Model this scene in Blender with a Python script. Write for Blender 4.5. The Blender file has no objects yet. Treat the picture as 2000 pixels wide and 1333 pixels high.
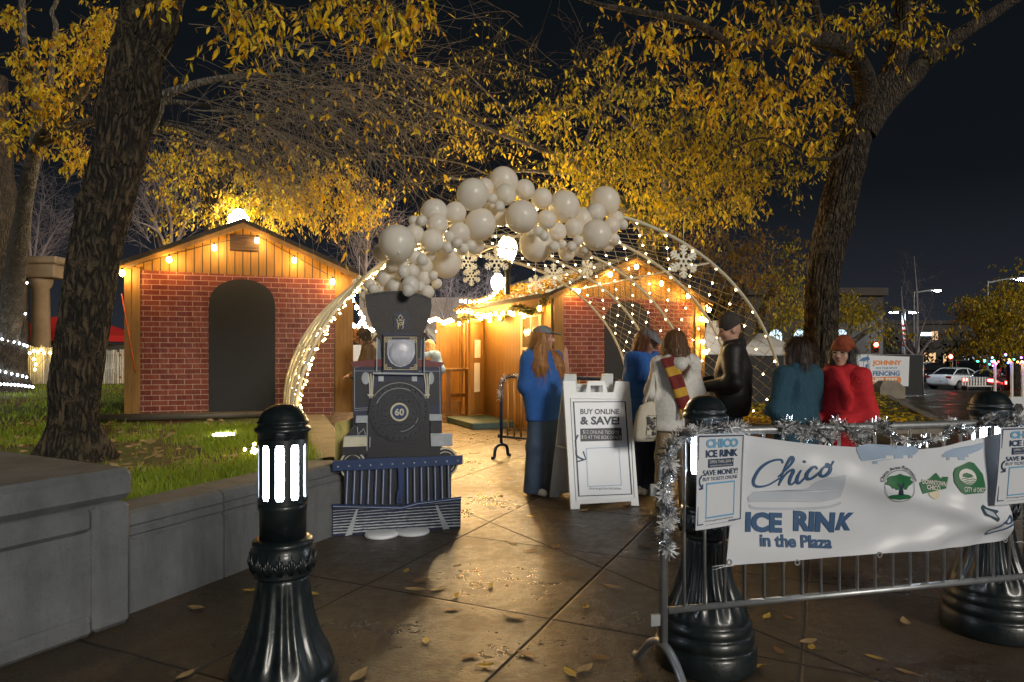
import bpy, math, random
import numpy as np
from mathutils import Vector, Matrix, noise as mnoise
R = math.radians
random.seed(7)
rng = np.random.default_rng(11)
SC = bpy.context.scene
COL = SC.collection

# ------------------------------------------------------------------ camera, sky, fill light, exposure
CX, CY, FP, CH = 1000.0, 690.0, 1310.0, 1.45
cam_d = bpy.data.cameras.new('camera')
cam_d.sensor_width = 36.0
cam_d.lens = 36.0 * FP / 2000.0
cam_d.shift_y = (CY - 666.5) / 2000.0
cam_d.clip_start = 0.05
cam_d.clip_end = 1500
cam = bpy.data.objects.new('camera', cam_d)
cam.location = (0, 0, CH)
cam.rotation_euler = (R(90), 0, 0)
COL.objects.link(cam)
SC.camera = cam

world = bpy.data.worlds.new('World')
SC.world = world
world.use_nodes = True
_n, _l = world.node_tree.nodes, world.node_tree.links
_bg = _n['Background']
_tc = _n.new('ShaderNodeTexCoord')
_sx = _n.new('ShaderNodeSeparateXYZ')
_rp = _n.new('ShaderNodeValToRGB')
_l.new(_tc.outputs['Generated'], _sx.inputs[0])
_l.new(_sx.outputs['Z'], _rp.inputs[0])
e = _rp.color_ramp.elements
e[0].position = 0.0; e[0].color = (0.017, 0.019, 0.025, 1)
e[1].position = 0.75; e[1].color = (0.0015, 0.0032, 0.0041, 1)
m_ = e.new(0.22); m_.color = (0.0046, 0.0060, 0.0080, 1)
_l.new(_rp.outputs[0], _bg.inputs[0])
_bg.inputs[1].default_value = 1.0

sun_d = bpy.data.lights.new('sun', 'SUN')
sun_d.energy = 1.4
sun_d.angle = R(14)
sun_d.color = (1.0, 0.93, 0.82)
sun = bpy.data.objects.new('sun', sun_d)
sun.rotation_euler = (R(70), 0, R(30))
COL.objects.link(sun)

SC.view_settings.view_transform = 'Standard'
SC.view_settings.look = 'None'
SC.view_settings.exposure = 0.35
SC.view_settings.gamma = 1.0
SC.render.engine = 'CYCLES'
cy = SC.cycles
cy.use_denoising = True
cy.denoiser = 'OPENIMAGEDENOISE'
cy.max_bounces = 6; cy.diffuse_bounces = 3; cy.glossy_bounces = 3; cy.transmission_bounces = 4
cy.transparent_max_bounces = 8
cy.sample_clamp_indirect = 3.0
cy.use_light_tree = True
cy.caustics_reflective = False; cy.caustics_refractive = False

# ------------------------------------------------------------------ helpers
CAMV = Vector((0, 0, CH))
def P(px, py, Y):
    return Vector(((px - CX) / FP * Y, Y, CH - (py - CY) / FP * Y))
def G(px, py, z=0.0):
    return P(px, py, (CH - z) * FP / (py - CY))
def V(*a): return Vector(a)

class Pl:
    """a plane in the scene: origin, heading of its horizontal axis, lean back"""
    def __init__(s, O, ang=0.0, tilt=0.0):
        s.O = Vector(O); c, d = math.cos(ang), math.sin(ang)
        s.u = V(c, d, 0); s.up = V(-d * math.sin(tilt), c * math.sin(tilt), math.cos(tilt))
        s.n = s.u.cross(s.up)
    def px(s, x, y):
        d = V((x - CX) / FP, 1, -(y - CY) / FP)
        t = s.n.dot(s.O - CAMV) / s.n.dot(d)
        q = CAMV + d * t - s.O
        return (q.dot(s.u), q.dot(s.up))
    def w(s, a, b, c=0.0):
        return s.O + s.u * a + s.up * b + s.n * c
    def pts(s, lst): return [s.px(x, y) for x, y in lst]

WM = {}
class MB:
    def __init__(s):
        s.v = []; s.f = []; s.uv = {}; s.mi = []; s.sm = []; s.cur = 0; s.smooth = False
    def add(s, verts, faces, uv=None, smooth=None):
        o = len(s.v)
        s.v += [tuple(q) for q in verts]
        for fc in faces:
            s.f.append([i + o for i in fc]); s.mi.append(s.cur); s.sm.append(s.smooth if smooth is None else smooth)
        if uv is not None:
            for i, q in enumerate(uv): s.uv[o + i] = q
        return s
    def box(s, c, size, rz=0.0, M=None, bev=0.0):
        x, y, z = size[0] / 2, size[1] / 2, size[2] / 2
        c = Vector(c); rot = Matrix.Rotation(rz, 3, 'Z') if M is None else M
        b = min(bev, x * .9, y * .9, z * .9)
        if b <= 0:
            vs = [V(i, j, k) for k in (-z, z) for j in (-y, y) for i in (-x, x)]
            fs = [(0, 2, 3, 1), (4, 5, 7, 6), (0, 1, 5, 4), (2, 6, 7, 3), (0, 4, 6, 2), (1, 3, 7, 5)]
        else:
            vs = []; 
            idx = {}
            for k in (-1, 1):
                for j in (-1, 1):
                    for i in (-1, 1):
                        for ax in range(3):
                            q = [i * (x - b), j * (y - b), k * (z - b)]
                            q[ax] = (i * x, j * y, k * z)[ax]
                            idx[(i, j, k, ax)] = len(vs); vs.append(V(*q))
            fs = []
            for ax in range(3):
                o1, o2 = [a for a in range(3) if a != ax]
                for sg in (-1, 1):
                    r = []
                    for a, b_ in ((-1, -1), (1, -1), (1, 1), (-1, 1)):
                        kk = [0, 0, 0]; kk[ax] = sg; kk[o1] = a; kk[o2] = b_
                        r.append(idx[(kk[0], kk[1], kk[2], ax)])
                    if (sg > 0) == (ax == 1): r.reverse()
                    fs.append(r)
            for ax in range(3):            # edges along axis ax
                o1, o2 = [a for a in range(3) if a != ax]
                for a in (-1, 1):
                    for b_ in (-1, 1):
                        k0 = [0, 0, 0]; k0[o1] = a; k0[o2] = b_
                        k1 = list(k0); k0[ax] = -1; k1[ax] = 1
                        fs.append([idx[(*k0, o1)], idx[(*k1, o1)], idx[(*k1, o2)], idx[(*k0, o2)]])
            for i in (-1, 1):
                for j in (-1, 1):
                    for k in (-1, 1):
                        fs.append([idx[(i, j, k, 0)], idx[(i, j, k, 1)], idx[(i, j, k, 2)]])
        return s.add([c + rot @ q for q in vs], fs)
    def tube(s, pts, rad, n=8, cap=True, smooth=True, flat=None):
        pts = [Vector(p) for p in pts]; m = len(pts)
        if not hasattr(rad, '__len__'): rad = [rad] * m
        t0 = (pts[1] - pts[0]).normalized()
        ref = V(0, 0, 1) if abs(t0.z) < .9 else V(1, 0, 0)
        a = t0.cross(ref).normalized(); vs = []
        for i in range(m):
            t = (pts[min(i + 1, m - 1)] - pts[max(i - 1, 0)])
            if t.length < 1e-9: t = t0
            t = t.normalized()
            a = (a - t * a.dot(t)); a = a.normalized() if a.length > 1e-6 else t.orthogonal().normalized()
            b = t.cross(a)
            for k in range(n):
                th = 2 * math.pi * k / n
                vs.append(pts[i] + (a * math.cos(th) + b * math.sin(th)) * rad[i])
        fs = [(i * n + k, i * n + (k + 1) % n, (i + 1) * n + (k + 1) % n, (i + 1) * n + k) for i in range(m - 1) for k in range(n)]
        s.add(vs, fs, smooth=smooth)
        if cap:
            o = len(s.v) - len(vs)
            for rg in (list(range(n - 1, -1, -1)), list(range((m - 1) * n, m * n))):
                s.f.append([o + q for q in rg]); s.mi.append(s.cur); s.sm.append(False)
        return s
    def lathe(s, prof, c=(0, 0, 0), n=24, smooth=True, mod=None):
        c = Vector(c); vs = []
        for r, z in prof:
            for k in range(n):
                th = 2 * math.pi * k / n
                rr = r if mod is None else r * mod(th, z)
                vs.append(c + V(math.cos(th) * rr, math.sin(th) * rr, z))
        m = len(prof)
        fs = [(i * n + k, i * n + (k + 1) % n, (i + 1) * n + (k + 1) % n, (i + 1) * n + k) for i in range(m - 1) for k in range(n)]
        s.add(vs, fs, smooth=smooth)
        o = len(s.v) - len(vs)
        s.f.append([o + q for q in range(n - 1, -1, -1)]); s.mi.append(s.cur); s.sm.append(False)
        s.f.append([o + q for q in range((m - 1) * n, m * n)]); s.mi.append(s.cur); s.sm.append(False)
        return s
    def ball(s, c, r, n=12, m=8, M=None):
        r = r if hasattr(r, '__len__') else (r, r, r)
        c = Vector(c); vs = [V(0, 0, -1)]
        for i in range(1, m):
            ph = -math.pi / 2 + math.pi * i / m
            for k in range(n):
                th = 2 * math.pi * k / n
                vs.append(V(math.cos(ph) * math.cos(th), math.cos(ph) * math.sin(th), math.sin(ph)))
        vs.append(V(0, 0, 1)); L = len(vs) - 1
        fs = [(0, 1 + (k + 1) % n, 1 + k) for k in range(n)]
        for i in range(m - 2):
            for k in range(n):
                fs.append((1 + i * n + k, 1 + i * n + (k + 1) % n, 1 + (i + 1) * n + (k + 1) % n, 1 + (i + 1) * n + k))
        fs += [(1 + (m - 2) * n + k, 1 + (m - 2) * n + (k + 1) % n, L) for k in range(n)]
        M = M or Matrix.Identity(3)
        return s.add([c + M @ V(q.x * r[0], q.y * r[1], q.z * r[2]) for q in vs], fs, smooth=True)
    def prism(s, pl, pts, c0=0.0, c1=0.02, back=True):
        """polygon (plane coordinates) extruded from c0 to c1 along the plane's normal"""
        pts = list(pts)
        ar = sum(pts[i][0] * pts[(i + 1) % len(pts)][1] - pts[(i + 1) % len(pts)][0] * pts[i][1] for i in range(len(pts)))
        if ar < 0: pts.reverse()
        n = len(pts)
        vs = [pl.w(a, b, c1) for a, b in pts] + [pl.w(a, b, c0) for a, b in pts]
        fs = [list(range(n))] + ([list(range(2 * n - 1, n - 1, -1))] if back else [])
        fs += [(n + i, n + (i + 1) % n, (i + 1) % n, i) for i in range(n)]
        return s.add(vs, fs, uv=list(pts) + list(pts), smooth=False)
    def rect(s, pl, a0, b0, a1, b1, c0=0.0, c1=0.02):
        return s.prism(pl, [(a0, b0), (a1, b0), (a1, b1), (a0, b1)], c0, c1)
    def line(s, pl, pts, w, c0=0.0, c1=0.003, closed=False):
        """a flat ribbon of width w along plane points"""
        P2 = [Vector(p) for p in pts]; m = len(P2); L, Rr = [], []
        ws = w if hasattr(w, '__len__') else [w] * m
        for i in range(m):
            if closed: t = P2[(i + 1) % m] - P2[i - 1]
            else: t = P2[min(i + 1, m - 1)] - P2[max(i - 1, 0)]
            t = t.normalized() if t.length > 1e-9 else Vector((1, 0))
            nn = Vector((-t.y, t.x)) * ws[i] / 2
            L.append(P2[i] + nn); Rr.append(P2[i] - nn)
        rngi = range(m if closed else m - 1)
        for i in rngi:
            j = (i + 1) % m
            s.prism(pl, [tuple(Rr[i]), tuple(Rr[j]), tuple(L[j]), tuple(L[i])], c0, c1, back=False)
        return s
    def np(s, verts, faces, smooth=False):
        """bulk arrays"""
        s.add(verts.tolist(), faces.tolist(), smooth=smooth); return s
    def build(s, name, mats, parent=None, local=False):
        if not isinstance(mats, (list, tuple)): mats = [mats]
        me = bpy.data.meshes.new(name)
        vs = s.v
        if parent is not None and not local:
            Mi = WM[parent].inverted()
            vs = [tuple(Mi @ Vector(q)) for q in vs]
        me.from_pydata(vs, [], s.f)
        for q in mats: me.materials.append(q)
        me.polygons.foreach_set('material_index', s.mi)
        me.polygons.foreach_set('use_smooth', s.sm)
        if s.uv:
            lay = me.uv_layers.new(name='UVMap')
            idx = np.empty(len(me.loops), dtype=np.int32); me.loops.foreach_get('vertex_index', idx)
            uva = np.zeros((len(vs), 2), dtype=np.float32)
            for k, q in s.uv.items(): uva[k] = q
            lay.data.foreach_set('uv', uva[idx].ravel())
        me.validate()
        o = bpy.data.objects.new(name, me)
        COL.objects.link(o)
        if parent is not None:
            o.parent = parent; WM[o] = WM[parent]
        else: WM[o] = Matrix.Identity(4)
        return o

def tag(o, label=None, cat=None, group=None, kind=None):
    if label: o['label'] = label
    if cat: o['category'] = cat
    if group: o['group'] = group
    if kind: o['kind'] = kind
    return o
def thing(name, label, cat, loc=(0, 0, 0), rz=0.0, group=None, sc=1.0):
    o = bpy.data.objects.new(name, None)
    COL.objects.link(o)
    o.empty_display_size = .1
    o.location = loc; o.rotation_euler = (0, 0, rz); o.scale = (sc, sc, sc)
    WM[o] = Matrix.Translation(Vector(loc)) @ Matrix.Rotation(rz, 4, 'Z') @ Matrix.Scale(sc, 4)
    return tag(o, label, cat, group)
def dup(root, loc, rz, label, group=None, sc=None):
    r = root.copy(); COL.objects.link(r); r.location = loc; r.rotation_euler = (0, 0, rz)
    if sc: r.scale = (sc, sc, sc)
    r['label'] = label
    if group: r['group'] = group
    for ch in list(root.children):
        c = ch.copy(); COL.objects.link(c); c.parent = r
        for g in list(ch.children):
            d = g.copy(); COL.objects.link(d); d.parent = c
    return r

def catmull(pts, n=6):
    pts = [Vector(p) for p in pts]; out = []
    for i in range(len(pts) - 1):
        p0 = pts[max(i - 1, 0)]; p1 = pts[i]; p2 = pts[i + 1]; p3 = pts[min(i + 2, len(pts) - 1)]
        for k in range(n):
            t = k / n
            out.append(.5 * ((2 * p1) + (p2 - p0) * t + (2 * p0 - 5 * p1 + 4 * p2 - p3) * t * t + (3 * p1 - p0 - 3 * p2 + p3) * t ** 3))
    out.append(pts[-1]); return out

# ---- lettering
def text_geo(txt, bold=0.0, shear=0.0, spacing=1.0):
    cu = bpy.data.curves.new('lettering', 'FONT')
    cu.body = txt; cu.size = 1.0; cu.offset = bold; cu.shear = shear; cu.space_character = spacing
    cu.resolution_u = 3
    ob = bpy.data.objects.new('lettering', cu)
    me = bpy.data.meshes.new_from_object(ob)
    vs = [(q.co.x, q.co.y) for q in me.vertices]; fs = [list(p.vertices) for p in me.polygons]
    bpy.data.objects.remove(ob); bpy.data.curves.remove(cu); bpy.data.meshes.remove(me)
    return vs, fs
def text(mb, fn, txt, box, bold=0.01, shear=0.0, spacing=1.0, rot=0.0):
    """fit the text into box=(a0,b0,a1,b1) and map each vertex through fn(a,b)"""
    vs, fs = text_geo(txt, bold, shear, spacing)
    x0 = min(q[0] for q in vs); x1 = max(q[0] for q in vs); y0 = min(q[1] for q in vs); y1 = max(q[1] for q in vs)
    a0, b0, a1, b1 = box
    out = []
    for x, y in vs:
        a = a0 + (x - x0) / (x1 - x0) * (a1 - a0); b = b0 + (y - y0) / (y1 - y0) * (b1 - b0)
        if rot:
            cx_, cy_ = (a0 + a1) / 2, (b0 + b1) / 2
            a, b = cx_ + (a - cx_) * math.cos(rot) - (b - cy_) * math.sin(rot), cy_ + (a - cx_) * math.sin(rot) + (b - cy_) * math.cos(rot)
        out.append(fn(a, b))
    mb.add(out, fs)
    return mb

# ------------------------------------------------------------------ materials
MATS = {}
def mat(name, col, rough=.6, metal=0.0, var=.25, scale=8.0, bump=.0, bscale=40.0, coat=0.0, stretch=(1, 1, 1), spec=None, coords='Object', rvar=0.0):
    m = bpy.data.materials.new(name); m.use_nodes = True
    nt = m.node_tree; N, L = nt.nodes, nt.links
    b = N['Principled BSDF']
    b.inputs['Roughness'].default_value = rough; b.inputs['Metallic'].default_value = metal
    if coat: b.inputs['Coat Weight'].default_value = coat; b.inputs['Coat Roughness'].default_value = .1
    if spec is not None: b.inputs['Specular IOR Level'].default_value = spec
    tc = N.new('ShaderNodeTexCoord'); mp = N.new('ShaderNodeMapping')
    L.new(tc.outputs[coords], mp.inputs[0]); mp.inputs['Scale'].default_value = stretch
    if var > 0:
        nz = N.new('ShaderNodeTexNoise'); nz.inputs['Scale'].default_value = scale; nz.inputs['Detail'].default_value = 6; nz.inputs['Roughness'].default_value = .65
        L.new(mp.outputs[0], nz.inputs['Vector'])
        rp = N.new('ShaderNodeValToRGB')
        rp.color_ramp.elements[0].position = .28; rp.color_ramp.elements[1].position = .72
        rp.color_ramp.elements[0].color = tuple(c * (1 - var) for c in col[:3]) + (1,)
        rp.color_ramp.elements[1].color = tuple(min(1, c * (1 + var)) for c in col[:3]) + (1,)
        L.new(nz.outputs['Fac'], rp.inputs[0]); L.new(rp.outputs[0], b.inputs['Base Color'])
        if rvar:
            mr = N.new('ShaderNodeMapRange'); mr.inputs['To Min'].default_value = max(.03, rough - rvar); mr.inputs['To Max'].default_value = min(1, rough + rvar)
            mr.inputs['From Min'].default_value = .3; mr.inputs['From Max'].default_value = .7
            L.new(nz.outputs['Fac'], mr.inputs['Value']); L.new(mr.outputs[0], b.inputs['Roughness'])
    else: b.inputs['Base Color'].default_value = tuple(col[:3]) + (1,)
    if bump > 0:
        n2 = N.new('ShaderNodeTexNoise'); n2.inputs['Scale'].default_value = bscale; n2.inputs['Detail'].default_value = 5
        L.new(mp.outputs[0], n2.inputs['Vector'])
        bp = N.new('ShaderNodeBump'); bp.inputs['Strength'].default_value = bump; bp.inputs['Distance'].default_value = .02
        L.new(n2.outputs['Fac'], bp.inputs['Height']); L.new(bp.outputs[0], b.inputs['Normal'])
    MATS[name] = m
    return m
def emit(name, col, strength, sampling='AUTO'):
    m = bpy.data.materials.new(name); m.use_nodes = True
    nt = m.node_tree; nt.nodes.remove(nt.nodes['Principled BSDF'])
    e_ = nt.nodes.new('ShaderNodeEmission'); e_.inputs[0].default_value = (*col, 1); e_.inputs[1].default_value = strength
    nt.links.new(e_.outputs[0], nt.nodes['Material Output'].inputs[0])
    m.cycles.emission_sampling = sampling
    MATS[name] = m
    return m
class NT:
    """small node-graph helper"""
    def __init__(s, name):
        s.m = bpy.data.materials.new(name); s.m.use_nodes = True
        s.N, s.L = s.m.node_tree.nodes, s.m.node_tree.links; s.b = s.N['Principled BSDF']
    def n(s, typ, **k):
        q = s.N.new('ShaderNode' + typ)
        for a, b in k.items(): setattr(q, a, b)
        return q
    def put(s, sock, val):
        if hasattr(val, 'is_linked') or hasattr(val, 'node'): s.L.new(val, sock)
        else: sock.default_value = val
    def math(s, op, a, b=0.0, c=0.0, clamp=False):
        q = s.n('Math', operation=op, use_clamp=clamp)
        s.put(q.inputs[0], a); s.put(q.inputs[1], b); s.put(q.inputs[2], c); return q.outputs[0]
    def noise(s, vec, scale, detail=5, rough=.6):
        q = s.n('TexNoise'); q.inputs['Scale'].default_value = scale; q.inputs['Detail'].default_value = detail; q.inputs['Roughness'].default_value = rough
        if vec is not None: s.L.new(vec, q.inputs['Vector'])
        return q.outputs['Fac']
    def ramp(s, fac, stops):
        q = s.n('ValToRGB'); els = q.color_ramp.elements
        while len(els) < len(stops): els.new(.5)
        for el, (p, c) in zip(els, stops): el.position = p; el.color = (*c, 1)
        s.L.new(fac, q.inputs[0]); return q.outputs[0]
    def mix(s, fac, a, b, blend='MIX'):
        q = s.n('Mix', data_type='RGBA', blend_type=blend)
        s.put(q.inputs[0], fac); s.put(q.inputs[6], a if hasattr(a, 'node') else (*a, 1)); s.put(q.inputs[7], b if hasattr(b, 'node') else (*b, 1)); return q.outputs[2]
    def bump(s, h, strength=.3, dist=.02):
        q = s.n('Bump'); q.inputs['Strength'].default_value = strength; q.inputs['Distance'].default_value = dist
        s.L.new(h, q.inputs['Height']); s.L.new(q.outputs[0], s.b.inputs['Normal']); return q
# ------------------------------------------------------------------ shared materials
def concrete_mat(name, c):
    g = NT(name); tc = g.n('TexCoord'); mp = g.n('Mapping'); g.L.new(tc.outputs['Object'], mp.inputs[0]); mp.inputs['Scale'].default_value = (5, 5, .7)
    a = g.noise(tc.outputs['Object'], 1.7, 7, .7); st = g.noise(mp.outputs[0], 1.6, 6, .7); sp = g.noise(tc.outputs['Object'], 90, 3, .6)
    base = g.ramp(a, [(.3, tuple(x * .62 for x in c)), (.5, c), (.72, tuple(x * 1.35 for x in c))])
    base = g.mix(g.ramp(st, [(.48, (0, 0, 0)), (.66, (.38, .38, .38))]), base, (c[0] * .38, c[1] * .42, c[2] * .36))
    base = g.mix(g.ramp(sp, [(.60, (0, 0, 0)), (.72, (.6, .6, .6))]), base, tuple(x * .35 for x in c))
    g.L.new(base, g.b.inputs['Base Color']); g.b.inputs['Roughness'].default_value = .85
    g.bump(g.math('ADD', g.math('MULTIPLY', sp, -.25), g.math('MULTIPLY', a, .5)), .6, .02); return g.m
concrete = concrete_mat('concrete', (.125, .129, .132))
concrete_warm = mat('concrete_warm', (.24, .21, .17), .8, var=.25, scale=4, bump=.25, bscale=50)
iron = mat('black_green_iron', (.009, .015, .017), .40, var=.35, scale=14, bump=.10, bscale=45, coat=.25, rvar=.10)
steel = mat('galvanised_steel', (.42, .44, .46), .42, metal=.75, var=.2, scale=12, bump=.06, bscale=60)
black_mat = mat('black_board', (.019, .020, .022), .75, var=.12, scale=10, bump=.05)
white_plastic = mat('white_plastic', (.74, .77, .80), .4, var=.05, scale=3, bump=.05)
white_paint = mat('white_paint', (.8, .79, .76), .5, var=.06, scale=5)
vinyl = mat('white_vinyl', (.72, .76, .83), .38, var=.05, scale=2, bump=.04, bscale=15)
ink_navy = mat('navy_ink', (.02, .05, .13), .5, var=0)
ink_dark = mat('dark_ink', (.02, .03, .06), .5, var=0)
ink_blue = mat('blue_ink', (.04, .16, .38), .5, var=0)
ink_mid = mat('slate_blue_ink', (.05, .12, .26), .5, var=0)
ink_pale = mat('pale_blue_ink', (.36, .48, .66), .5, var=.05)
ink_ghost = mat('ghost_blue_ink', (.52, .57, .66), .5, var=.04)
ink_green = mat('green_ink', (.02, .16, .06), .5, var=.1)
ink_orange = mat('orange_ink', (.75, .24, .04), .5, var=.1)
ink_black = mat('black_ink', (.015, .015, .016), .5, var=0)
ink_sky = mat('sky_ink', (.16, .42, .68), .5, var=0)
wire_dark = mat('dark_wire', (.02, .02, .018), .5, var=0)
cream = mat('cream_paint', (.72, .66, .50), .5, var=.08)
warm_bulb = emit('warm_bulb', (1.0, .56, .14), 190)
hot_bulb = emit('warm_bulb_cluster', (1.0, .56, .18), 400)
net_bulb = emit('net_bulb', (1.0, .72, .33), 40)
globe_glow = emit('white_globe', (1.0, .74, .40), 430)
globe_low = emit('white_globe_low', (1.0, .90, .70), 75)
globe_far = emit('white_globe_far', (.86, .93, 1.0), 250)
tube_glow = emit('bollard_tube', (.80, .90, 1.0), 46)

def paving_mat():
    g = NT('wet_paving'); b = g.b
    tc = g.n('TexCoord'); sp = g.n('SeparateXYZ'); g.L.new(tc.outputs['Object'], sp.inputs[0])
    x, y = sp.outputs[0], sp.outputs[1]
    wob = g.noise(tc.outputs['Object'], 1.6, 2)
    wob = g.math('MULTIPLY', g.math('SUBTRACT', wob, .5), .02)
    q = g.math('ADD', g.math('MULTIPLY_ADD', x, .9063, wob), g.math('MULTIPLY', y, -.4226))
    s = g.math('ADD', g.math('MULTIPLY_ADD', x, .4226, wob), g.math('MULTIPLY', y, .9063))
    def ln(t, off, per):
        f = g.math('SUBTRACT', g.math('FRACT', g.math('ADD', g.math('DIVIDE', g.math('SUBTRACT', t, off), per), .5)), .5)
        return g.math('MULTIPLY', g.math('ABSOLUTE', f), per)
    d1 = ln(q, -1.349, 1.25); d2 = ln(s, 3.40, 1.25)
    dg = g.math('ABSOLUTE', g.math('ADD', g.math('MULTIPLY', g.math('SUBTRACT', x, .322), .837), g.math('MULTIPLY', g.math('SUBTRACT', y, 4.96), .547)))
    d = g.math('MINIMUM', g.math('MINIMUM', d1, d2), dg)
    jn = g.math('SUBTRACT', 1.0, g.math('SMOOTH_MIN', g.math('DIVIDE', d, .0135), 1.0, .1), clamp=True)
    n1 = g.noise(tc.outputs['Object'], 1.3, 7, .65); n2 = g.noise(tc.outputs['Object'], 11, 7, .75); n3 = g.noise(tc.outputs['Object'], 60, 4, .6)
    # slab to slab tint
    cell = g.n('TexWhiteNoise', noise_dimensions='2D'); cv = g.n('CombineXYZ')
    g.L.new(g.math('FLOOR', g.math('DIVIDE', g.math('ADD', q, 1.349), 1.25)), cv.inputs[0]); g.L.new(g.math('FLOOR', g.math('DIVIDE', g.math('SUBTRACT', s, 3.40), 1.25)), cv.inputs[1])
    g.L.new(cv.outputs[0], cell.inputs['Vector'])
    base = g.ramp(n1, [(.28, (.020, .015, .008)), (.5, (.050, .034, .017)), (.72, (.105, .067, .029))])
    base = g.mix(g.math('MULTIPLY', n2, .62), base, (.04, .028, .019), 'MIX')
    base = g.mix(g.math('MULTIPLY', cell.outputs['Value'], .35), base, (.10, .072, .042), 'MIX')
    col = g.mix(jn, base, (.008, .007, .006))
    g.L.new(col, b.inputs['Base Color'])
    wet = g.math('ADD', g.math('MULTIPLY', n1, .55), g.math('MULTIPLY', n2, .45))
    mr = g.n('MapRange'); mr.inputs['From Min'].default_value = .36; mr.inputs['From Max'].default_value = .56
    mr.inputs['To Min'].default_value = .13; mr.inputs['To Max'].default_value = .52; g.L.new(wet, mr.inputs[0])
    g.L.new(g.math('MAXIMUM', mr.outputs[0], g.math('MULTIPLY', jn, .8)), b.inputs['Roughness'])
    b.inputs['Specular IOR Level'].default_value = .6
    h = g.math('SUBTRACT', g.math('ADD', g.math('MULTIPLY', n2, .35), g.math('ADD', g.math('MULTIPLY', n3, .07), g.math('MULTIPLY', n1, .25))), g.math('MULTIPLY', jn, .6))
    g.bump(h, .8, .05)
    return g.m
paving = paving_mat()
asphalt = mat('asphalt', (.035, .035, .036), .6, var=.3, scale=.6, bump=.2, bscale=80, rvar=.15)

def soil_mat(name, g0, g1, s0, s1):
    g = NT(name); tc = g.n('TexCoord')
    a = g.noise(tc.outputs['Object'], .55, 4); b2 = g.noise(tc.outputs['Object'], 14, 6, .7)
    gc = g.ramp(b2, [(.3, g0), (.7, g1)]); sc = g.ramp(b2, [(.3, s0), (.7, s1)])
    f = g.ramp(a, [(.46, (0, 0, 0)), (.56, (1, 1, 1))])
    g.L.new(g.mix(f, gc, sc), g.b.inputs['Base Color']); g.b.inputs['Roughness'].default_value = .9
    g.bump(b2, .8, .05); return g.m
lawn_mat = soil_mat('lawn_soil', (.05, .085, .012), (.10, .14, .02), (.06, .035, .018), (.12, .07, .035))
bed_mat = soil_mat('leafy_soil', (.05, .06, .012), (.09, .08, .02), (.08, .05, .016), (.16, .09, .02))

# ------------------------------------------------------------------ ground, road, lawn
mb = MB(); mb.add([(-60, -8, 0), (60, -8, 0), (60, 26, 0), (-60, 26, 0)], [(0, 1, 2, 3)])
tag(mb.build('plaza_paving', paving), kind='structure')
mb = MB(); mb.add([(-160, 25.9, -.004), (160, 25.9, -.004), (160, 38, -.95), (-160, 38, -.95), (400, 420, -.95), (-400, 420, -.95)], [(0, 1, 2, 3), (3, 2, 4, 5)])
tag(mb.build('road', asphalt), kind='structure')

WD = V(.4067, .9135, 0)                       # seat wall heading
WO = V(-2.11, 3.76, 0)                        # a point on its foot
def wall_x(Y): return WO.x + WD.x / WD.y * (Y - WO.y)
CORN = V(wall_x(5.62), 5.62, 0)
BACKD = V(-.325, .9457, 0)
def lawn_edge(Y):
    if Y < CORN.y - .1: return wall_x(Y) - .3
    if Y < 9.6: return CORN.x - .28 + (Y - CORN.y) * (BACKD.x / BACKD.y)
    return lawn_edge(9.59) - (Y - 9.6) * .4
def lawn_z(x, y):
    z = .50 + .03 * max(0, y - 10.2) * min(1, max(0, (-x - 6) / 2))
    return z + .012 * math.sin(x * 2.3 + y) + .012 * math.sin(y * 3.1 - x * 1.3)
mb = MB(); mb.smooth = True
ys = [3.0 + .25 * i for i in range(86)]
nx = 60; vs = []; fs = []
for y in ys:
    xr = lawn_edge(y); xl = -34
    for i in range(nx + 1):
        t = (i / nx) ** 2.2
        x = xr + (xl - xr) * t
        vs.append((x, y, lawn_z(x, y) if i else .47))
for j in range(len(ys) - 1):
    for i in range(nx):
        a = j * (nx + 1) + i; fs.append((a, a + nx + 1, a + nx + 2, a + 1))
mb.add(vs, fs)
tag(mb.build('lawn', lawn_mat), kind='structure')

# grass blades on the part of the lawn one can see
def blade_field(name, n, sampler, hmin, hmax, m, w=.006):
    pos = np.array([sampler() for _ in range(n)])
    h = rng.uniform(hmin, hmax, n); az = rng.uniform(0, 2 * np.pi, n); ln = rng.uniform(.1, .9, n) * h; la = rng.uniform(0, 2 * np.pi, n)
    sx, sy = np.cos(az) * w, np.sin(az) * w
    v = np.zeros((n, 5, 3))
    v[:, 0] = pos - np.c_[sx, sy, np.zeros(n)]; v[:, 1] = pos + np.c_[sx, sy, np.zeros(n)]
    mid = pos + np.c_[np.cos(la) * ln * .35, np.sin(la) * ln * .35, h * .6]
    v[:, 2] = mid + np.c_[sx * .7, sy * .7, np.zeros(n)]; v[:, 3] = mid - np.c_[sx * .7, sy * .7, np.zeros(n)]
    v[:, 4] = pos + np.c_[np.cos(la) * ln, np.sin(la) * ln, h]
    o = (np.arange(n) * 5)[:, None]
    q = MB(); q.add(v.reshape(-1, 3).tolist(), (np.array([[0, 1, 2, 3]]) + o).tolist()); 
    q.f += (np.array([[3, 2, 4]]) + o).tolist(); q.mi += [0] * n; q.sm += [False] * n
    return q.build(name, m)
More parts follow.
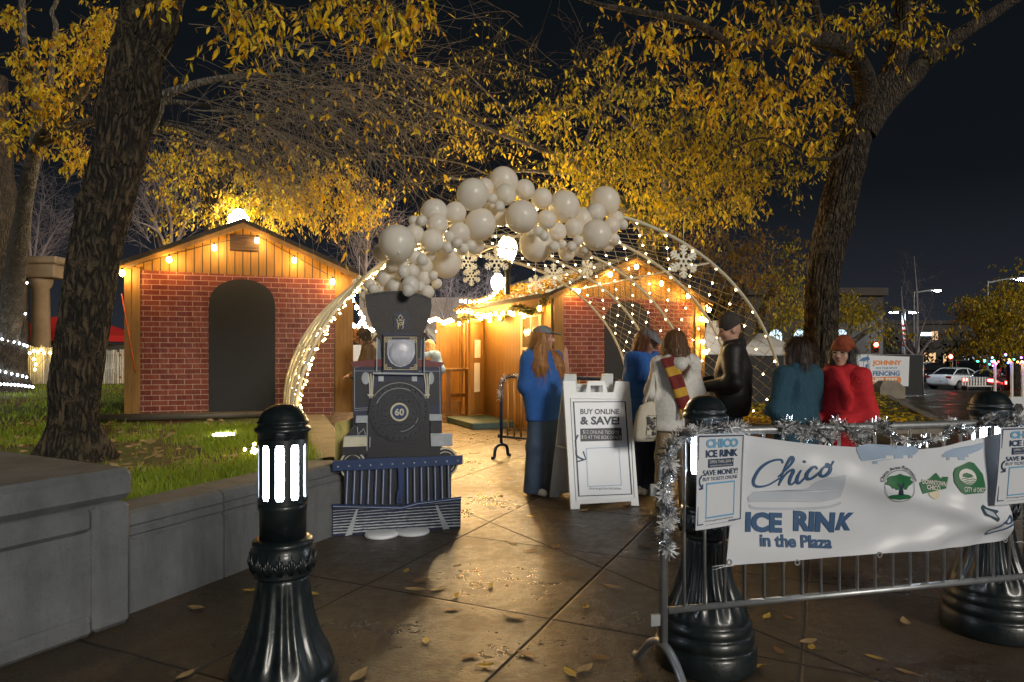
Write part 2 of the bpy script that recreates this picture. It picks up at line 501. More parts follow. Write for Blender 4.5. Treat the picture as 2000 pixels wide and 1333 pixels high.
def grass_mat(name, c0, c1):
    g = NT(name); tc = g.n('TexCoord'); f = g.noise(tc.outputs['Object'], 3.0, 3)
    g.L.new(g.ramp(f, [(.3, c0), (.7, c1)]), g.b.inputs['Base Color']); g.b.inputs['Roughness'].default_value = .55
    tr = g.n('BsdfTranslucent'); tr.inputs[0].default_value = (*c1, 1); mx = g.n('MixShader'); mx.inputs[0].default_value = .3
    out = g.N['Material Output']; g.L.new(g.b.outputs[0], mx.inputs[1]); g.L.new(tr.outputs[0], mx.inputs[2]); g.L.new(mx.outputs[0], out.inputs[0]); return g.m
grassm = grass_mat('grass_blades', (.10, .17, .012), (.26, .36, .022))
def samp_lawn():
    while True:
        y = random.uniform(3.6, 8.6); x = random.uniform(-7.5, lawn_edge(y) - .02)
        d = abs(x - (lawn_edge(y))); tr = math.hypot(x + 3.95, y - 6.0)
        p = 1.0 if d < 1.6 else .35
        nz = mnoise.noise(V(x * 1.1, y * 1.1, 3.3))
        if tr < 1.1: p *= .12
        if nz > .12 and d > .5: p *= .25
        if random.random() < p: return (x, y, lawn_z(x, y) - .01)
tag(blade_field('grass', 26000, samp_lawn, .03, .11, grassm, .0045), kind='stuff')
def samp_lawn2():
    while True:
        y = random.uniform(8.6, 16); x = random.uniform(-14, -5.2)
        if random.random() < .9: return (x, y, lawn_z(x, y) - .01)
tag(blade_field('grass', 9000, samp_lawn2, .04, .10, grassm, .008), kind='stuff')

# ------------------------------------------------------------------ concrete plinth, seat wall, kerbs
def along(pts_dir, prof, s0, s1, name_mb, o, d):
    """extrude an (offset, z) profile along heading d; offset is measured to the outside (right of d)"""
    nrm = V(d.y, -d.x, 0); n = len(prof)
    vs = [o + d * s + nrm * a + V(0, 0, z) for s in (s0, s1) for a, z in prof]
    fs = [(i, (i + 1) % n, n + (i + 1) % n, n + i) for i in range(n)] + [list(range(n - 1, -1, -1)), list(range(n, 2 * n))]
    name_mb.add(vs, fs, smooth=False)
SEATP = [(0, 0), (0, .40), (-.012, .41), (-.012, .425), (0, .435), (0, .46), (-.012, .47), (-.012, .48), (0, .49), (-.004, .525), (-.018, .55), (-.045, .565), (-.31, .565), (-.34, .55), (-.35, .5), (-.35, 0)]
t = thing('seat_wall', 'grey concrete seat wall with rounded top running from the big plinth to the train', 'wall', (WO.x, WO.y, 0))
mb = MB()
s_end = (CORN - WO).length
joint = .62
cuts = [-.15, joint, joint + 1.35, s_end]
for a, b in zip(cuts[:-1], cuts[1:]): along(None, SEATP, a + .006, b - .006, mb, WO, WD)
mb.build('wall_block', concrete, t)
mb = MB()
for a, b in ((.0, 1.5), (1.51, 3.0), (3.01, 4.35)):
    along(None, SEATP, a + .006, b - .006, mb, CORN, BACKD)
mb.build('return_wall', concrete_warm, t)
# plinth
t = thing('stone_plinth', 'massive square grey concrete plinth with an overhanging cap slab', 'plinth', (-2.03, 3.6, 0))
Dm = Matrix(((.4695, -.8829, 0), (.8829, .4695, 0), (0, 0, 1)))     # x along the face, y into the lawn
C0 = V(-2.05, 3.62, 0)
mb = MB()
def pb(m, x0, x1, y0, y1, z0, z1, bev=.02): m.box(C0 + Dm @ V((x0 + x1) / 2, (y0 + y1) / 2, (z0 + z1) / 2), (x1 - x0, y1 - y0, z1 - z0), M=Dm, bev=bev)
pb(mb, -1.6, -.03, .03, 1.6, 0, .655)
pb(mb, -.20, 0, 0, .12, .0, .655, .025); pb(mb, -1.597, -.2, .0, .1, .53, .655, .025); pb(mb, -1.597, -.2, .003, .1, 0, .10, .02)
mb.build('plinth_body', concrete, t)
mb = MB(); pb(mb, -1.66, .012, -.012, 1.66, .668, .835, .035); pb(mb, -1.55, -.04, .04, 1.55, .65, .67, 0); mb.build('cap_slab', concrete, t)
# low kerb before the left hut, kerb of the leafy bed
def kerb(name, label, a, b, w, h, m, cat='kerb'):
    a, b = Vector(a), Vector(b); d = (b - a).normalized(); L = (b - a).length
    q = MB(); pr = [(0, 0), (0, h - .02), (-.02, h), (-w + .02, h), (-w, h - .02), (-w, 0)]
    k = max(1, int(L / 1.5))
    for i in range(k): along(None, pr, i * L / k + .004, (i + 1) * L / k - .004, q, a, d)
    return tag(q.build(name, m), label, cat)

# leafy planting bed on the right
BED = [V(4.0, 12.3, 0), V(7.9, 12.0, 0), V(11.6, 20.6, 0), V(5.0, 19.0, 0)]
kerb('bed_kerb', 'pale concrete kerb edging the leaf covered bed, running towards the fencing banner', BED[1], BED[2], .22, .17, concrete_warm)
kerb('bed_kerb', 'concrete kerb along the near edge of the leaf covered bed behind the queue', BED[0], BED[1] - V(.05, 0, 0), .22, .17, concrete_warm)
mb = MB(); mb.smooth = True; vs = []; fs = []
for j in range(25):
    for i in range(25):
        a = BED[0].lerp(BED[1] - V(.1, 0, 0), i / 24); b = BED[3].lerp(BED[2] - V(.15, 0, 0), i / 24); q = a.lerp(b, j / 24)
        vs.append((q.x, q.y + .06, .13 + .09 * math.sin(math.pi * i / 24) + .03 * mnoise.noise(q * 1.3)))
for j in range(24):
    for i in range(24): a = j * 25 + i; fs.append((a, a + 1, a + 26, a + 25))
mb.add(vs, fs); tag(mb.build('planting_bed_ground', bed_mat), kind='structure')
# ------------------------------------------------------------------ timber huts
def planks_mat(name, col, pitch, axis=0):
    g = NT(name); uv = g.n('UVMap'); sp = g.n('SeparateXYZ'); g.L.new(uv.outputs[0], sp.inputs[0])
    tt = g.math('DIVIDE', sp.outputs[axis], pitch)
    fr = g.math('ABSOLUTE', g.math('SUBTRACT', g.math('FRACT', tt), .5))
    seam = g.math('GREATER_THAN', fr, .5 - .007 / pitch)
    wn = g.n('TexWhiteNoise', noise_dimensions='1D'); g.L.new(g.math('FLOOR', tt), wn.inputs['W'])
    mp = g.n('Mapping'); g.L.new(uv.outputs[0], mp.inputs[0]); mp.inputs['Scale'].default_value = (14, 1.2, 1) if axis == 0 else (1.2, 14, 1)
    gr = g.noise(mp.outputs[0], 3, 6, .7)
    base = g.ramp(gr, [(.3, tuple(c * .62 for c in col)), (.7, tuple(c * 1.25 for c in col))])
    base = g.mix(g.math('MULTIPLY', wn.outputs['Value'], .4), base, tuple(c * .6 for c in col))
    g.L.new(g.mix(seam, base, (.02, .012, .006)), g.b.inputs['Base Color']); g.b.inputs['Roughness'].default_value = .6
    g.bump(g.math('SUBTRACT', g.math('MULTIPLY', gr, .2), seam), .5, .012); return g.m
def brick_mat(name, c1, c2, mortar):
    g = NT(name); uv = g.n('UVMap'); br = g.n('TexBrick')
    g.L.new(uv.outputs[0], br.inputs['Vector'])
    br.inputs['Scale'].default_value = 1.0; br.inputs['Brick Width'].default_value = .225; br.inputs['Row Height'].default_value = .079
    br.inputs['Mortar Size'].default_value = .0055; br.inputs['Bias'].default_value = -.1; br.inputs['Mortar Smooth'].default_value = .2
    br.inputs['Color1'].default_value = (*c1, 1); br.inputs['Color2'].default_value = (*c2, 1); br.inputs['Mortar'].default_value = (*mortar, 1)
    nz = g.noise(uv.outputs[0], 9, 6, .7); n2 = g.noise(uv.outputs[0], 60, 4, .7)
    col = g.mix(g.math('MULTIPLY', nz, .9), br.outputs['Color'], tuple(c * .3 for c in c1))
    col = g.mix(g.ramp(n2, [(.55, (0, 0, 0)), (.8, (.45, .45, .45))]), col, tuple(min(1, c * 1.7 + .03) for c in c2))
    col = g.mix(br.outputs['Fac'], col, mortar)
    g.L.new(col, g.b.inputs['Base Color']); g.b.inputs['Roughness'].default_value = .42
    wr = g.n('Mapping'); g.L.new(uv.outputs[0], wr.inputs[0]); wr.inputs['Scale'].default_value = (2.2, .7, 1); wr.inputs['Rotation'].default_value = (0, 0, .5)
    g.bump(g.noise(wr.outputs[0], 3, 4), .35, .05); return g.m
wood = planks_mat('gable_boards', (.30, .155, .03), .115)
wood_side = planks_mat('side_boards', (.36, .19, .045), .07)
wood_plain = mat('timber_trim', (.26, .135, .03), .6, var=.3, scale=4, stretch=(3, 3, .4), bump=.1)
door_wood = mat('varnished_door', (.33, .13, .035), .45, var=.3, scale=3, stretch=(4, 4, .4), bump=.05)
brick = brick_mat('brick_print', (.20, .028, .013), (.36, .082, .036), (.40, .25, .18))
shingle = mat('dark_shingles', (.03, .027, .025), .85, var=.4, scale=18, bump=.5, bscale=30)

def string_bulbs(name, label, pts, bulbs, wire_r=.006, r=.033, m=warm_bulb, group='bulb strings', sag=.0, socket=True):
    """a string of bulbs: one wire, each bulb a part of its own"""
    t = thing(name, label, 'string lights', tuple(pts[0]), 0, group)
    w = MB(); w.tube(pts, wire_r, 5); 
    for b in bulbs:
        if socket: w.tube([Vector(b) + V(0, 0, r * 2.2), Vector(b) + V(0, 0, r * .7)], r * .45, 6)
    w.build('wire', wire_dark, t)
    for b in bulbs:
        q = MB(); q.ball(b, (r, r, r * 1.25), 8, 6); q.build('bulb', m, t)
    return t

def hut(label, O, ang, W, He, Hp, depth, z0, brick_px, arch_px, vent_px, post=.2):
    pl = Pl((O[0], O[1], z0), ang)
    t = thing('timber_hut', label, 'hut', (O[0], O[1], z0), 0)
    sh = MB()
    rise = Hp - He
    gable = [(0, 0), (W, 0), (W, He), (W / 2, Hp), (0, He)]
    sh.prism(pl, gable, -depth, -.0); sh.build('wall', wood, t)
    # battens at the corners
    for a, a2 in ((-.012, -.016), (W - post + .012, W - post * .45 + .016)):
        q = MB(); q.rect(pl, a, 0, a + post, He - .02, .001, .03); q.rect(pl, a2, 0, a2 + post * .45, He - .05, .0295, .055); q.build('corner_trim', wood_plain, t)
    # roof: two slabs with overhang
    ov = .16; sl = rise / (W / 2)
    r = MB()
    for sg in (-1, 1):
        e0 = (W / 2 + sg * (W / 2 + ov), He - ov * sl); k = (W / 2, Hp)
        pts = [(k[0], k[1] + .015), (e0[0], e0[1] + .015), (e0[0], e0[1] + .075), (k[0], k[1] + .075)]
        r.prism(pl, pts, -depth - .1, .17)
    r.build('roof', shingle, t)
    f = MB()
    for sg in (-1, 1):
        e0 = (W / 2 + sg * (W / 2 + ov - .01), He - ov * sl + .007)
        pts = [(W / 2, Hp + .008), e0, (e0[0], e0[1] - .07), (W / 2, Hp - .075)]
        f.prism(pl, pts, .13, .155)
    f.build('fascia', wood_plain, t)
    b = MB(); b.prism(pl, pl.pts(brick_px), .002, .014); b.build('brick_panel', brick, t)
    d = MB(); d.prism(pl, arch_px if isinstance(arch_px[0], tuple) else arch_px, .0145, .028); d.build('door_panel', black_mat, t)
    v = MB(); a = pl.pts(vent_px); x0, x1 = min(q[0] for q in a), max(q[0] for q in a); y0, y1 = min(q[1] for q in a), max(q[1] for q in a)
    v.rect(pl, x0, y0, x1, y1, .002, .018)
    for i in range(6):
        yy = y0 + (y1 - y0) * (i + .5) / 6
        v.rect(pl, x0 + .02, yy - .008, (x0 + x1) / 2 - .01, yy + .008, .019, .034); v.rect(pl, (x0 + x1) / 2 + .01, yy - .008, x1 - .02, yy + .008, .019, .034)
    v.build('vent', mat('vent_brown', (.045, .022, .012), .6, var=.2), t)
    return t, pl
def arch_poly(pl, x0, x1, ytop, ybot, k=14):
    a0, b0 = pl.px(x0, ybot); a1, b1 = pl.px(x1, ybot); _, bt = pl.px((x0 + x1) / 2, ytop)
    w = (a1 - a0) / 2; c = (a0 + a1) / 2; rr = w * .92; out = [(a0, min(b0, b1)), (a1, min(b0, b1))]
    for i in range(k + 1):
        th = math.pi * i / k
        out.append((c + w * math.cos(th), bt - rr + rr * abs(math.sin(th)) ** .8))
    return out

# --- left hut
LO = (-5.72, 9.95); LA = R(16.5); LW = 3.26
lp = Pl((LO[0], LO[1], .5), LA)
hl, lp = hut('hut with brick print panel and black arched door, left of the train cutout', LO, LA, LW, 2.24, 2.94, 3.4, .5,
    [(272, 528), (655, 546), (651, 811), (266, 812)], arch_poly(lp, 408, 538, 546, 811), [(449, 461), (505, 461), (505, 490), (449, 490)])
def gable_string(label, pl, pix, c=.2):
    pts = [pl.w(*pl.px(x, y), c) for x, y in pix]
    return pts
bl = [(246, 537), (336, 511), (422, 488), (504, 474), (575, 512), (649, 553)]
bp = gable_string('', lp, bl)
string_bulbs('string_lights', 'warm bulbs along the gable of the hut beside the tree trunk', [q + V(0, 0, .07) for q in bp], bp, r=.036)
# orange cord on its corner
q = MB(); q.tube([lp.w(*lp.px(x, y), .07) for x, y in ((240, 575), (246, 610), (255, 660), (262, 700), (268, 728))], .008, 6)
tag(q.build('extension_cord', mat('orange_cord', (.75, .13, .02), .5, var=0)), 'orange cord hanging down the left corner of the hut by the tree', 'cord')
q = MB(); a = lp.w(-.35, 0, .75); b = lp.w(2.35, 0, .75)
q.tube([V(a.x, a.y, .555), V(b.x, b.y, .555)], .055, 10)
tag(q.build('drain_pipe', mat('dark_pipe', (.07, .06, .045), .6, var=.2)), 'dark pipe lying on the grass along the foot of the left hut', 'pipe')
bb = lp.w(-.4, 0, -.8); 

# --- right hut
RA = R(24); RO = (P(1081, 690, 11.8).x, 11.8); RW = 3.28
rp = Pl((RO[0], RO[1], 0), RA)
hr, rp = hut('hut with brick print front and lit side wall with open door, behind the tunnel', RO, RA, RW, 2.50, 3.20, 4.9, 0.0,
    [(1096, 576), (1350, 592), (1350, 775), (1096, 790)], arch_poly(rp, 1180, 1268, 588, 842), [(1210, 522), (1246, 522), (1246, 545), (1210, 545)])
br_ = [(1118, 571), (1180, 539), (1231, 524), (1279, 556), (1331, 580)]
bp = gable_string('', rp, br_)
string_bulbs('string_lights', 'warm bulbs strung along the gable seen through the light tunnel', [q + V(0, 0, .07) for q in bp], bp, r=.036)
bd = [(1378, 606), (1364, 624), (1374, 626), (1366, 668), (1372, 688)]
bp = [rp.w(*rp.px(x, y), .1) for x, y in bd]
string_bulbs('string_lights', 'warm bulbs hanging down the right corner post of the hut behind the light tunnel', [q + V(.02, 0, .06) for q in bp], bp, r=.036)
# its side wall: a plane facing left, running away from us
sd = V(-math.sin(RA), math.cos(RA), 0)
far = V(RO[0], RO[1], 0) + sd * 4.9
sp_ = Pl(far, RA - R(90))                     # local a runs from the far end to the front corner
q = MB(); q.rect(sp_, 0, 0, 4.9, 2.45, .002, .02); q.build('side_cladding', wood_side, hr)
q = MB(); q.rect(sp_, 4.9 - .16, 0, 4.9, 2.44, .021, .05); q.rect(sp_, 0, 2.3, 4.73, 2.44, .021, .05); q.rect(sp_, .0, 0, .12, 2.29, .021, .05); q.build('corner_trim', wood_plain, hr)
# doorway
x0, y0 = sp_.px(913, 822); x1, y1 = sp_.px(945, 829); _, yt = sp_.px(930, 628)
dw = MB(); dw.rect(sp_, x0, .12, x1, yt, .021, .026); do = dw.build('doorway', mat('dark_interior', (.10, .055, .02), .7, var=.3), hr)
fr = MB()
fr.rect(sp_, x0 - .1, .1, x0, yt + .1, .021, .06); fr.rect(sp_, x1, .1, x1 + .1, yt + .1, .021, .06); fr.rect(sp_, x0 + .001, yt, x1 - .001, yt + .1, .021, .06); fr.build('door_frame', wood_plain, do)
# back door leaf inside the opening and the open leaf outside
q = MB(); q.rect(sp_, x0 + .1, .14, x1 - .35, yt - .25, .03, .05); q.build('inner_door', door_wood, hr)
h0 = sp_.w(x1 + .1, 0, .06); dirx = V(-.35, -.94, 0).normalized()
dpl = Pl(h0 + dirx * .75, math.atan2(-dirx.y, -dirx.x))
q = MB(); q.rect(dpl, 0, .14, .75, yt, -.02, .02); dl = q.build('open_door', wood_plain, hr)
q = MB(); q.line(dpl, [(.06, .2), (.69, .2), (.69, yt - .06), (.06, yt - .06)], .09, .021, .034, closed=True); q.build('door_frame', wood_side, dl)
q = MB()
for (a, b) in ((.25, 1.35), (.22, .62)): q.rect(dpl, a, b, a + .3, b + (.38 if b > 1 else .62), .021, .026)
q.build('notice_sheet', white_paint, dl)
# window with panes
x0, y0 = sp_.px(1023, 735); x1, y1 = sp_.px(1059, 735); _, yt = sp_.px(1040, 618); _, yb = sp_.px(1040, 745)
w = MB(); w.rect(sp_, x0, yb, x1, yt, .021, .03)
g = NT('lit_window_glass'); g.b.inputs['Base Color'].default_value = (.22, .17, .10, 1); g.b.inputs['Roughness'].default_value = .08
g.b.inputs['Specular IOR Level'].default_value = .9
win = w.build('window', g.m, hr)
fr = MB(); fr.line(sp_, [(x0, yb), (x1, yb), (x1, yt), (x0, yt)], .07, .031, .055, closed=True)
ym = (yb + yt) / 2; xm = (x0 + x1) / 2
fr.rect(sp_, x0 + .03, ym - .03, x1 - .03, ym + .03, .031, .05); fr.rect(sp_, xm - .012, yb, xm + .012, yt, .031, .046)
for yy in ((yb + ym) / 2, (ym + yt) / 2): fr.rect(sp_, x0 + .03, yy - .012, x1 - .03, yy + .012, .031, .045)
fr.rect(sp_, x0 - .1, yt + .05, x1 + .1, yt + .13, .021, .07); fr.build('window_frame', cream, win)
# shutter hatch further back
x0, _ = sp_.px(881, 800); x1, _ = sp_.px(898, 800); _, yt = sp_.px(890, 632)
h0 = sp_.w(.3, 0, .05); dpl = Pl(h0 + V(-.62, .0, 0), R(6))
q = MB(); q.rect(dpl, 0, .3, .6, 2.2, -.02, .02); sh = q.build('hatch_door', wood_plain, hr)
q = MB(); q.line(dpl, [(.05, .4), (.55, .4), (.55, 2.1), (.05, 2.1)], .08, .021, .034, closed=True); q.build('door_frame', wood_side, sh)
q = MB(); q.box(sp_.w(2.75, .06, .55), (1.5, .9, .12), rz=RA - R(90), bev=.01); q.build('step', mat('teal_step', (.03, .065, .06), .5, var=.3, scale=5), hr)
# bulbs and garland along its side eave
ev = [(893, 607, 835), ]
bul = [(1060, 590), (984, 609), (935, 612), (917, 614), (1005, 596), (1000, 610)]
pts = [sp_.w(a, b, .18) for a, b in ((4.9, 2.36), (4.2, 2.25), (3.4, 2.34), (2.6, 2.22), (1.8, 2.33), (.9, 2.25), (0, 2.35))]
bp = [sp_.w(a, b, .2) for a, b in ((4.75, 2.24), (4.1, 2.14), (3.6, 2.2), (2.95, 2.16), (2.4, 2.14), (1.9, 2.2), (1.2, 2.16), (.5, 2.14))]
string_bulbs('string_lights', 'warm bulbs hanging with a garland along the side eave of the right hut', catmull(pts, 4), bp, r=.036)
# ------------------------------------------------------------------ tunnel of light nets
TA = R(20); TO = V(-1.92, 6.0, 0)
TU = V(math.cos(TA), math.sin(TA), 0); TV = V(-math.sin(TA), math.cos(TA), 0)
HA, HB, HZ, HC = 2.73, 2.2, .75, 2.70
def hoop_pt(th, d, off=0.0):                 # th 0 (right) .. pi (left)
    return TO + TU * (HC + (HA + off) * math.cos(th)) + TV * d + V(0, 0, HZ + (HB + off) * math.sin(th))
tun = thing('light_tunnel', 'arched walk-through tunnel of white hoops and nets of tiny warm lights behind the balloons', 'light tunnel', tuple(TO + TU * HC))
DS = [0, .9, 1.8, 2.7, 3.6]
hoop_m = mat('hoop_paint', (.62, .56, .42), .5, var=.1)
for d in DS:
    q = MB()
    pts = [TO + TU * (HC + HA) + TV * d] + [hoop_pt(math.pi * i / 48, d) for i in range(49)] + [TO + TU * (HC - HA) + TV * d + V(0, 0, .48)]
    q.tube(pts, .019, 8); q.build('hoop', hoop_m, tun)
q = MB()
for th in (.9, 1.57, 2.25): q.tube([hoop_pt(th, 0, -.02), hoop_pt(th, 3.6, -.02)], .012, 6)
q.build('ridge_rod', white_paint, tun)
# nets: crossing wires, a bulb at each crossing
NS = 44
bulbs = []
def net_pt(s, d):
    f = (d / .9) % 1.0
    sag = .045 * math.sin(math.pi * f)
    j = .018 * mnoise.noise(V(s * 9.1, d * 7.7, 1.3))
    p = hoop_pt(s, d, -.012 - sag + j)
    return p
for bay in range(4):
    q = MB(); q.cur = 0
    for i in range(-6, NS + 7):
        for sg in (-1, 1):
            pts = []
            for k in range(5):
                d = DS[bay] + .9 * k / 4; s_ = math.pi * (i + sg * 2 * (k / 2)) / NS
                if -.06 <= s_ <= math.pi + .03: pts.append(net_pt(s_, d))
            if len(pts) > 1: q.tube(pts, .0026, 4, cap=False)
    q.build('light_net', mat('net_wire_%d' % bay, (.55, .42, .20), .5, var=0) if bay == 0 else MATS['net_wire_0'], tun)
    for i in range(-1, NS + 1):
        for k in range(4):
            if (i + k) % 2 == 0:
                d = DS[bay] + .9 * k / 4; s_ = math.pi * i / NS
                if 0 <= s_ <= math.pi: bulbs.append(net_pt(s_, d) - V(0, 0, .012))
for d in DS:
    for i in range(84, 154):
        bulbs.append(hoop_pt(math.pi * (i + random.random()) / 154, d + random.uniform(-.2, .25), -.03 - .02 * random.random()))
bulbs.sort(key=lambda p: (p - CAMV).length)
for p in bulbs[:98]:
    q = MB(); q.ball(p, .0088, 6, 4); q.build('bulb', net_bulb, tun)
q = MB()
for p in bulbs[98:]: q.ball(p, .0098, 6, 4)
tag(q.build('bulb', net_bulb, tun), kind='stuff')

# snowflakes hanging in it
def snowflake(label, px, py, rpx, Y, ang=0.3, rot=0.0, m=None):
    c = P(px, py, Y); r = rpx / FP * Y; pl = Pl(c, ang)
    q = MB(); w = r * .12
    for k in range(6):
        th = rot + k * math.pi / 3 + math.pi / 6
        dx, dy = math.cos(th), math.sin(th)
        q.line(pl, [(dx * r * .12, dy * r * .12), (dx * r, dy * r)], w, -.006 - .0004 * k, .006 + .0004 * k)
        for f, l in ((.38, .26), (.58, .34), (.78, .24)):
            for sg in (-1, 1):
                t2 = th + sg * math.pi / 3.4
                a = (dx * r * f, dy * r * f)
                q.line(pl, [a, (a[0] + math.cos(t2) * r * l, a[1] + math.sin(t2) * r * l)], w * .8, -.0045 - .0004 * k, .0045 + .0004 * k)
    q.line(pl, [(r * .17 * math.cos(i * math.pi / 3), r * .17 * math.sin(i * math.pi / 3)) for i in range(6)], w, -.0035, .0035, closed=True)
    up = hoop_pt(math.pi / 2, 0).z
    q.tube([c + V(0, 0, r), c + V(0, 0, r + .25)], .002, 4)
    return tag(q.build('snowflake', m or snow_m), label, 'snowflake', 'snowflakes hanging in the light tunnel')
snow_m = mat('glitter_snow', (.92, .86, .72), .5, var=.15, scale=60, bump=.2, bscale=200)
snowflake('big feathery snowflake hanging at the front right of the light tunnel, apart from the others', 1335, 511, 33, 7.3, .35)
snowflake('round glittering snowflake left of the tunnel lamp, largest of the left cluster', 970, 511, 26, 8.4, .1)
snowflake('glittering snowflake hanging just under the lowest balloons, left edge of the cluster', 914, 512, 22, 8.9, .5)
snowflake('small snowflake hanging lowest of the left cluster under the round one', 921, 540, 19, 9.3, -.2)
snowflake('open branched snowflake hanging below the right end of the balloon garland', 1081, 536, 21, 9.2, .2)
snowflake('thin tilted snowflake hanging above the left slope of the right hut roof', 1147, 524, 21, 9.0, .9)
snowflake('dim half hidden snowflake in front of the right hut eave', 1046, 553, 16, 10.2, .3)
snowflake('snowflake hanging at the left side of the tunnel beside the smokestack balloons', 702, 556, 18, 8.6, -.4)

# ------------------------------------------------------------------ balloon garland
g = NT('balloon_latex'); b = g.b
b.inputs['Base Color'].default_value = (.92, .91, .87, 1); b.inputs['Roughness'].default_value = .26; b.inputs['Specular IOR Level'].default_value = .45
tr = g.n('BsdfTranslucent'); tr.inputs[0].default_value = (.86, .79, .62, 1); mx = g.n('MixShader'); mx.inputs[0].default_value = .38
g.L.new(b.outputs[0], mx.inputs[1]); g.L.new(tr.outputs[0], mx.inputs[2]); g.L.new(mx.outputs[0], g.N['Material Output'].inputs[0])
latex = g.m
BZ2 = [(755, 950, 78, 1), (595, 1015, 83, -1), (655, 980, 50, 1), (765, 1015, 55, -1), (865, 990, 54, 0), (955, 1035, 55, 0), (1070, 1075, 82, 0), (1285, 1050, 77, 1), (1235, 1110, 52, 0),
 (850, 1130, 85, -2), (635, 1170, 82, -1), (505, 1110, 57, 0), (395, 1110, 72, 1), (410, 1170, 58, 0), (330, 1150, 28, -1), (290, 1152, 28, 0), (980, 1145, 50, -1), (740, 1130, 48, 1), (690, 1090, 38, 0),
 (735, 1075, 28, -2), (698, 1035, 28, -2), (1165, 1150, 60, 1), (1240, 1225, 80, -2), (1318, 1178, 45, 0), (1340, 1140, 42, 1), (1377, 1170, 27, 0), (1120, 1190, 50, -1), (1035, 1210, 50, 0), (935, 1205, 27, -2),
 (967, 1228, 27, -1), (900, 1215, 25, 0), (1145, 1255, 27, -2), (1020, 1285, 28, -2), (1060, 1275, 25, -1), (1110, 1285, 27, -2), (925, 1275, 88, 1), (203, 1267, 95, -2), (290, 1222, 52, 0), (385, 1255, 60, -1),
 (525, 1218, 58, -1), (475, 1232, 29, -2), (515, 1266, 28, -3), (465, 1290, 31, -2), (585, 1280, 30, -1), (548, 1296, 28, -1), (1155, 1312, 30, 0), (1085, 1320, 42, 1), (1180, 1300, 25, -1), (1330, 1248, 32, 0), (118, 1312, 42, 1), (1190, 1330, 26, 0), (1300, 1280, 30, 1)]
BZ5 = [(857, 572, 78, 1), (742, 585, 46, 0), (575, 585, 33, -1), (630, 572, 31, -1), (695, 543, 38, -1), (735, 555, 31, -2), (777, 535, 24, 0), (635, 617, 33, -2), (680, 617, 40, -1), (545, 652, 52, 0), (588, 694, 42, -1),
 (672, 688, 48, -2), (660, 712, 33, -3), (742, 650, 42, 0), (790, 636, 25, -1), (808, 678, 27, 0), (758, 722, 37, -1), (480, 708, 30, -1), (462, 682, 32, 0), (432, 742, 26, 0), (720, 694, 30, -1), (1010, 482, 46, 1), (940, 497, 32, 1), (520, 520, 42, 1), (700, 640, 40, 1), (590, 635, 40, 1), (530, 720, 34, 0), (610, 745, 30, 0), (700, 735, 30, 0)]
blist = [(700 + x * .3751, y * .3751, r * .3751, o) for x, y, r, o in BZ2] + [(550 + x * .3751, 300 + y * .3751, r * .3751, o) for x, y, r, o in BZ5]
gar = thing('balloon_garland', 'cloud of white balloons of many sizes rising like smoke from the train smokestack', 'balloons', tuple(P(778, 575, 5.6)))
bm_ = MB(); bm_.ball((0, 0, 0), (1, 1, 1.04), 28, 18)
kn = [(-.0, -1.03), (.05, -1.08), (.09, -1.12)]
bm_.lathe([(.02, -1.15), (.085, -1.13), (.03, -1.06), (.03, -1.02)], n=8)
first = None
for i, (x, y, r, o) in enumerate(blist):
    t_ = min(1, max(0, (x - 800) / 400)); Y = 5.62 + 1.35 * t_ + o * .10
    c = P(x, y, Y); rad = r / FP * Y
    if first is None:
        first = bm_.build('balloon', latex, gar, local=True); ob = first
    else:
        ob = first.copy(); COL.objects.link(ob); ob.parent = gar
    ob.location = WM[gar].inverted() @ c; ob.scale = (rad, rad, rad)
    ob.rotation_euler = (random.uniform(-.9, .9), random.uniform(-.9, .9), random.uniform(0, 6))

# ------------------------------------------------------------------ train cutout
TL, TR = G(649, 1047), G(898, 1031)
tp = Pl(TL, math.atan2((TR - TL).y, (TR - TL).x))
def Z2(l): return [(620 + x * .2101, 540 + y * .2101) for x, y in l]
def Z3(l): return [(620 + x * .225, 780 + y * .225) for x, y in l]
board = lambda n, c, **k: mat(n, c, k.pop('rough', .40), var=k.pop('var', .25), scale=k.pop('scale', 7), bump=.12, bscale=90, **k)
t_navy = board('print_navy', (.006, .010, .040)); t_dark = board('print_black', (.007, .007, .011)); t_blue = board('print_blue', (.006, .028, .105))
t_grey = board('print_grey', (.36, .39, .42)); t_cream = board('print_cream', (.55, .52, .40)); t_gold = board('print_gold', (.62, .52, .26)); t_lens = board('print_lens', (.52, .53, .60), var=.5, scale=5, rough=.25)
t_brown = board('print_brown', (.018, .012, .011), rough=.5); t_red = board('print_red', (.16, .018, .016)); t_snow = board('print_snow', (.42, .45, .46), var=.6, scale=25); t_ring = board('print_ring', (.013, .014, .020))
tr_ = thing('train_cutout', 'flat blue and black steam locomotive cutout numbered 60 standing on the plaza under the balloons', 'photo prop', tuple(TL))
def part(name, m, polys, c0, c1, parent=tr_, pl=tp):
    for p in polys:
        q = MB(); q.prism(pl, pl.pts(p), c0, c1); o = q.build(name, m, parent)
    return o
def ell(cx, cy_, rx, ry, k=28, a0=0, a1=2 * math.pi): return [(cx + rx * math.cos(a0 + (a1 - a0) * i / k), cy_ + ry * math.sin(a0 + (a1 - a0) * i / k)) for i in range(k if abs(a1 - a0) > 6.2 else k + 1)]
def plines(q, pl, lst, wpx, c0, c1, closed=False):
    a = pl.pts(lst); w = wpx / FP * 5.4
    q.line(pl, a, w, c0, c1, closed)
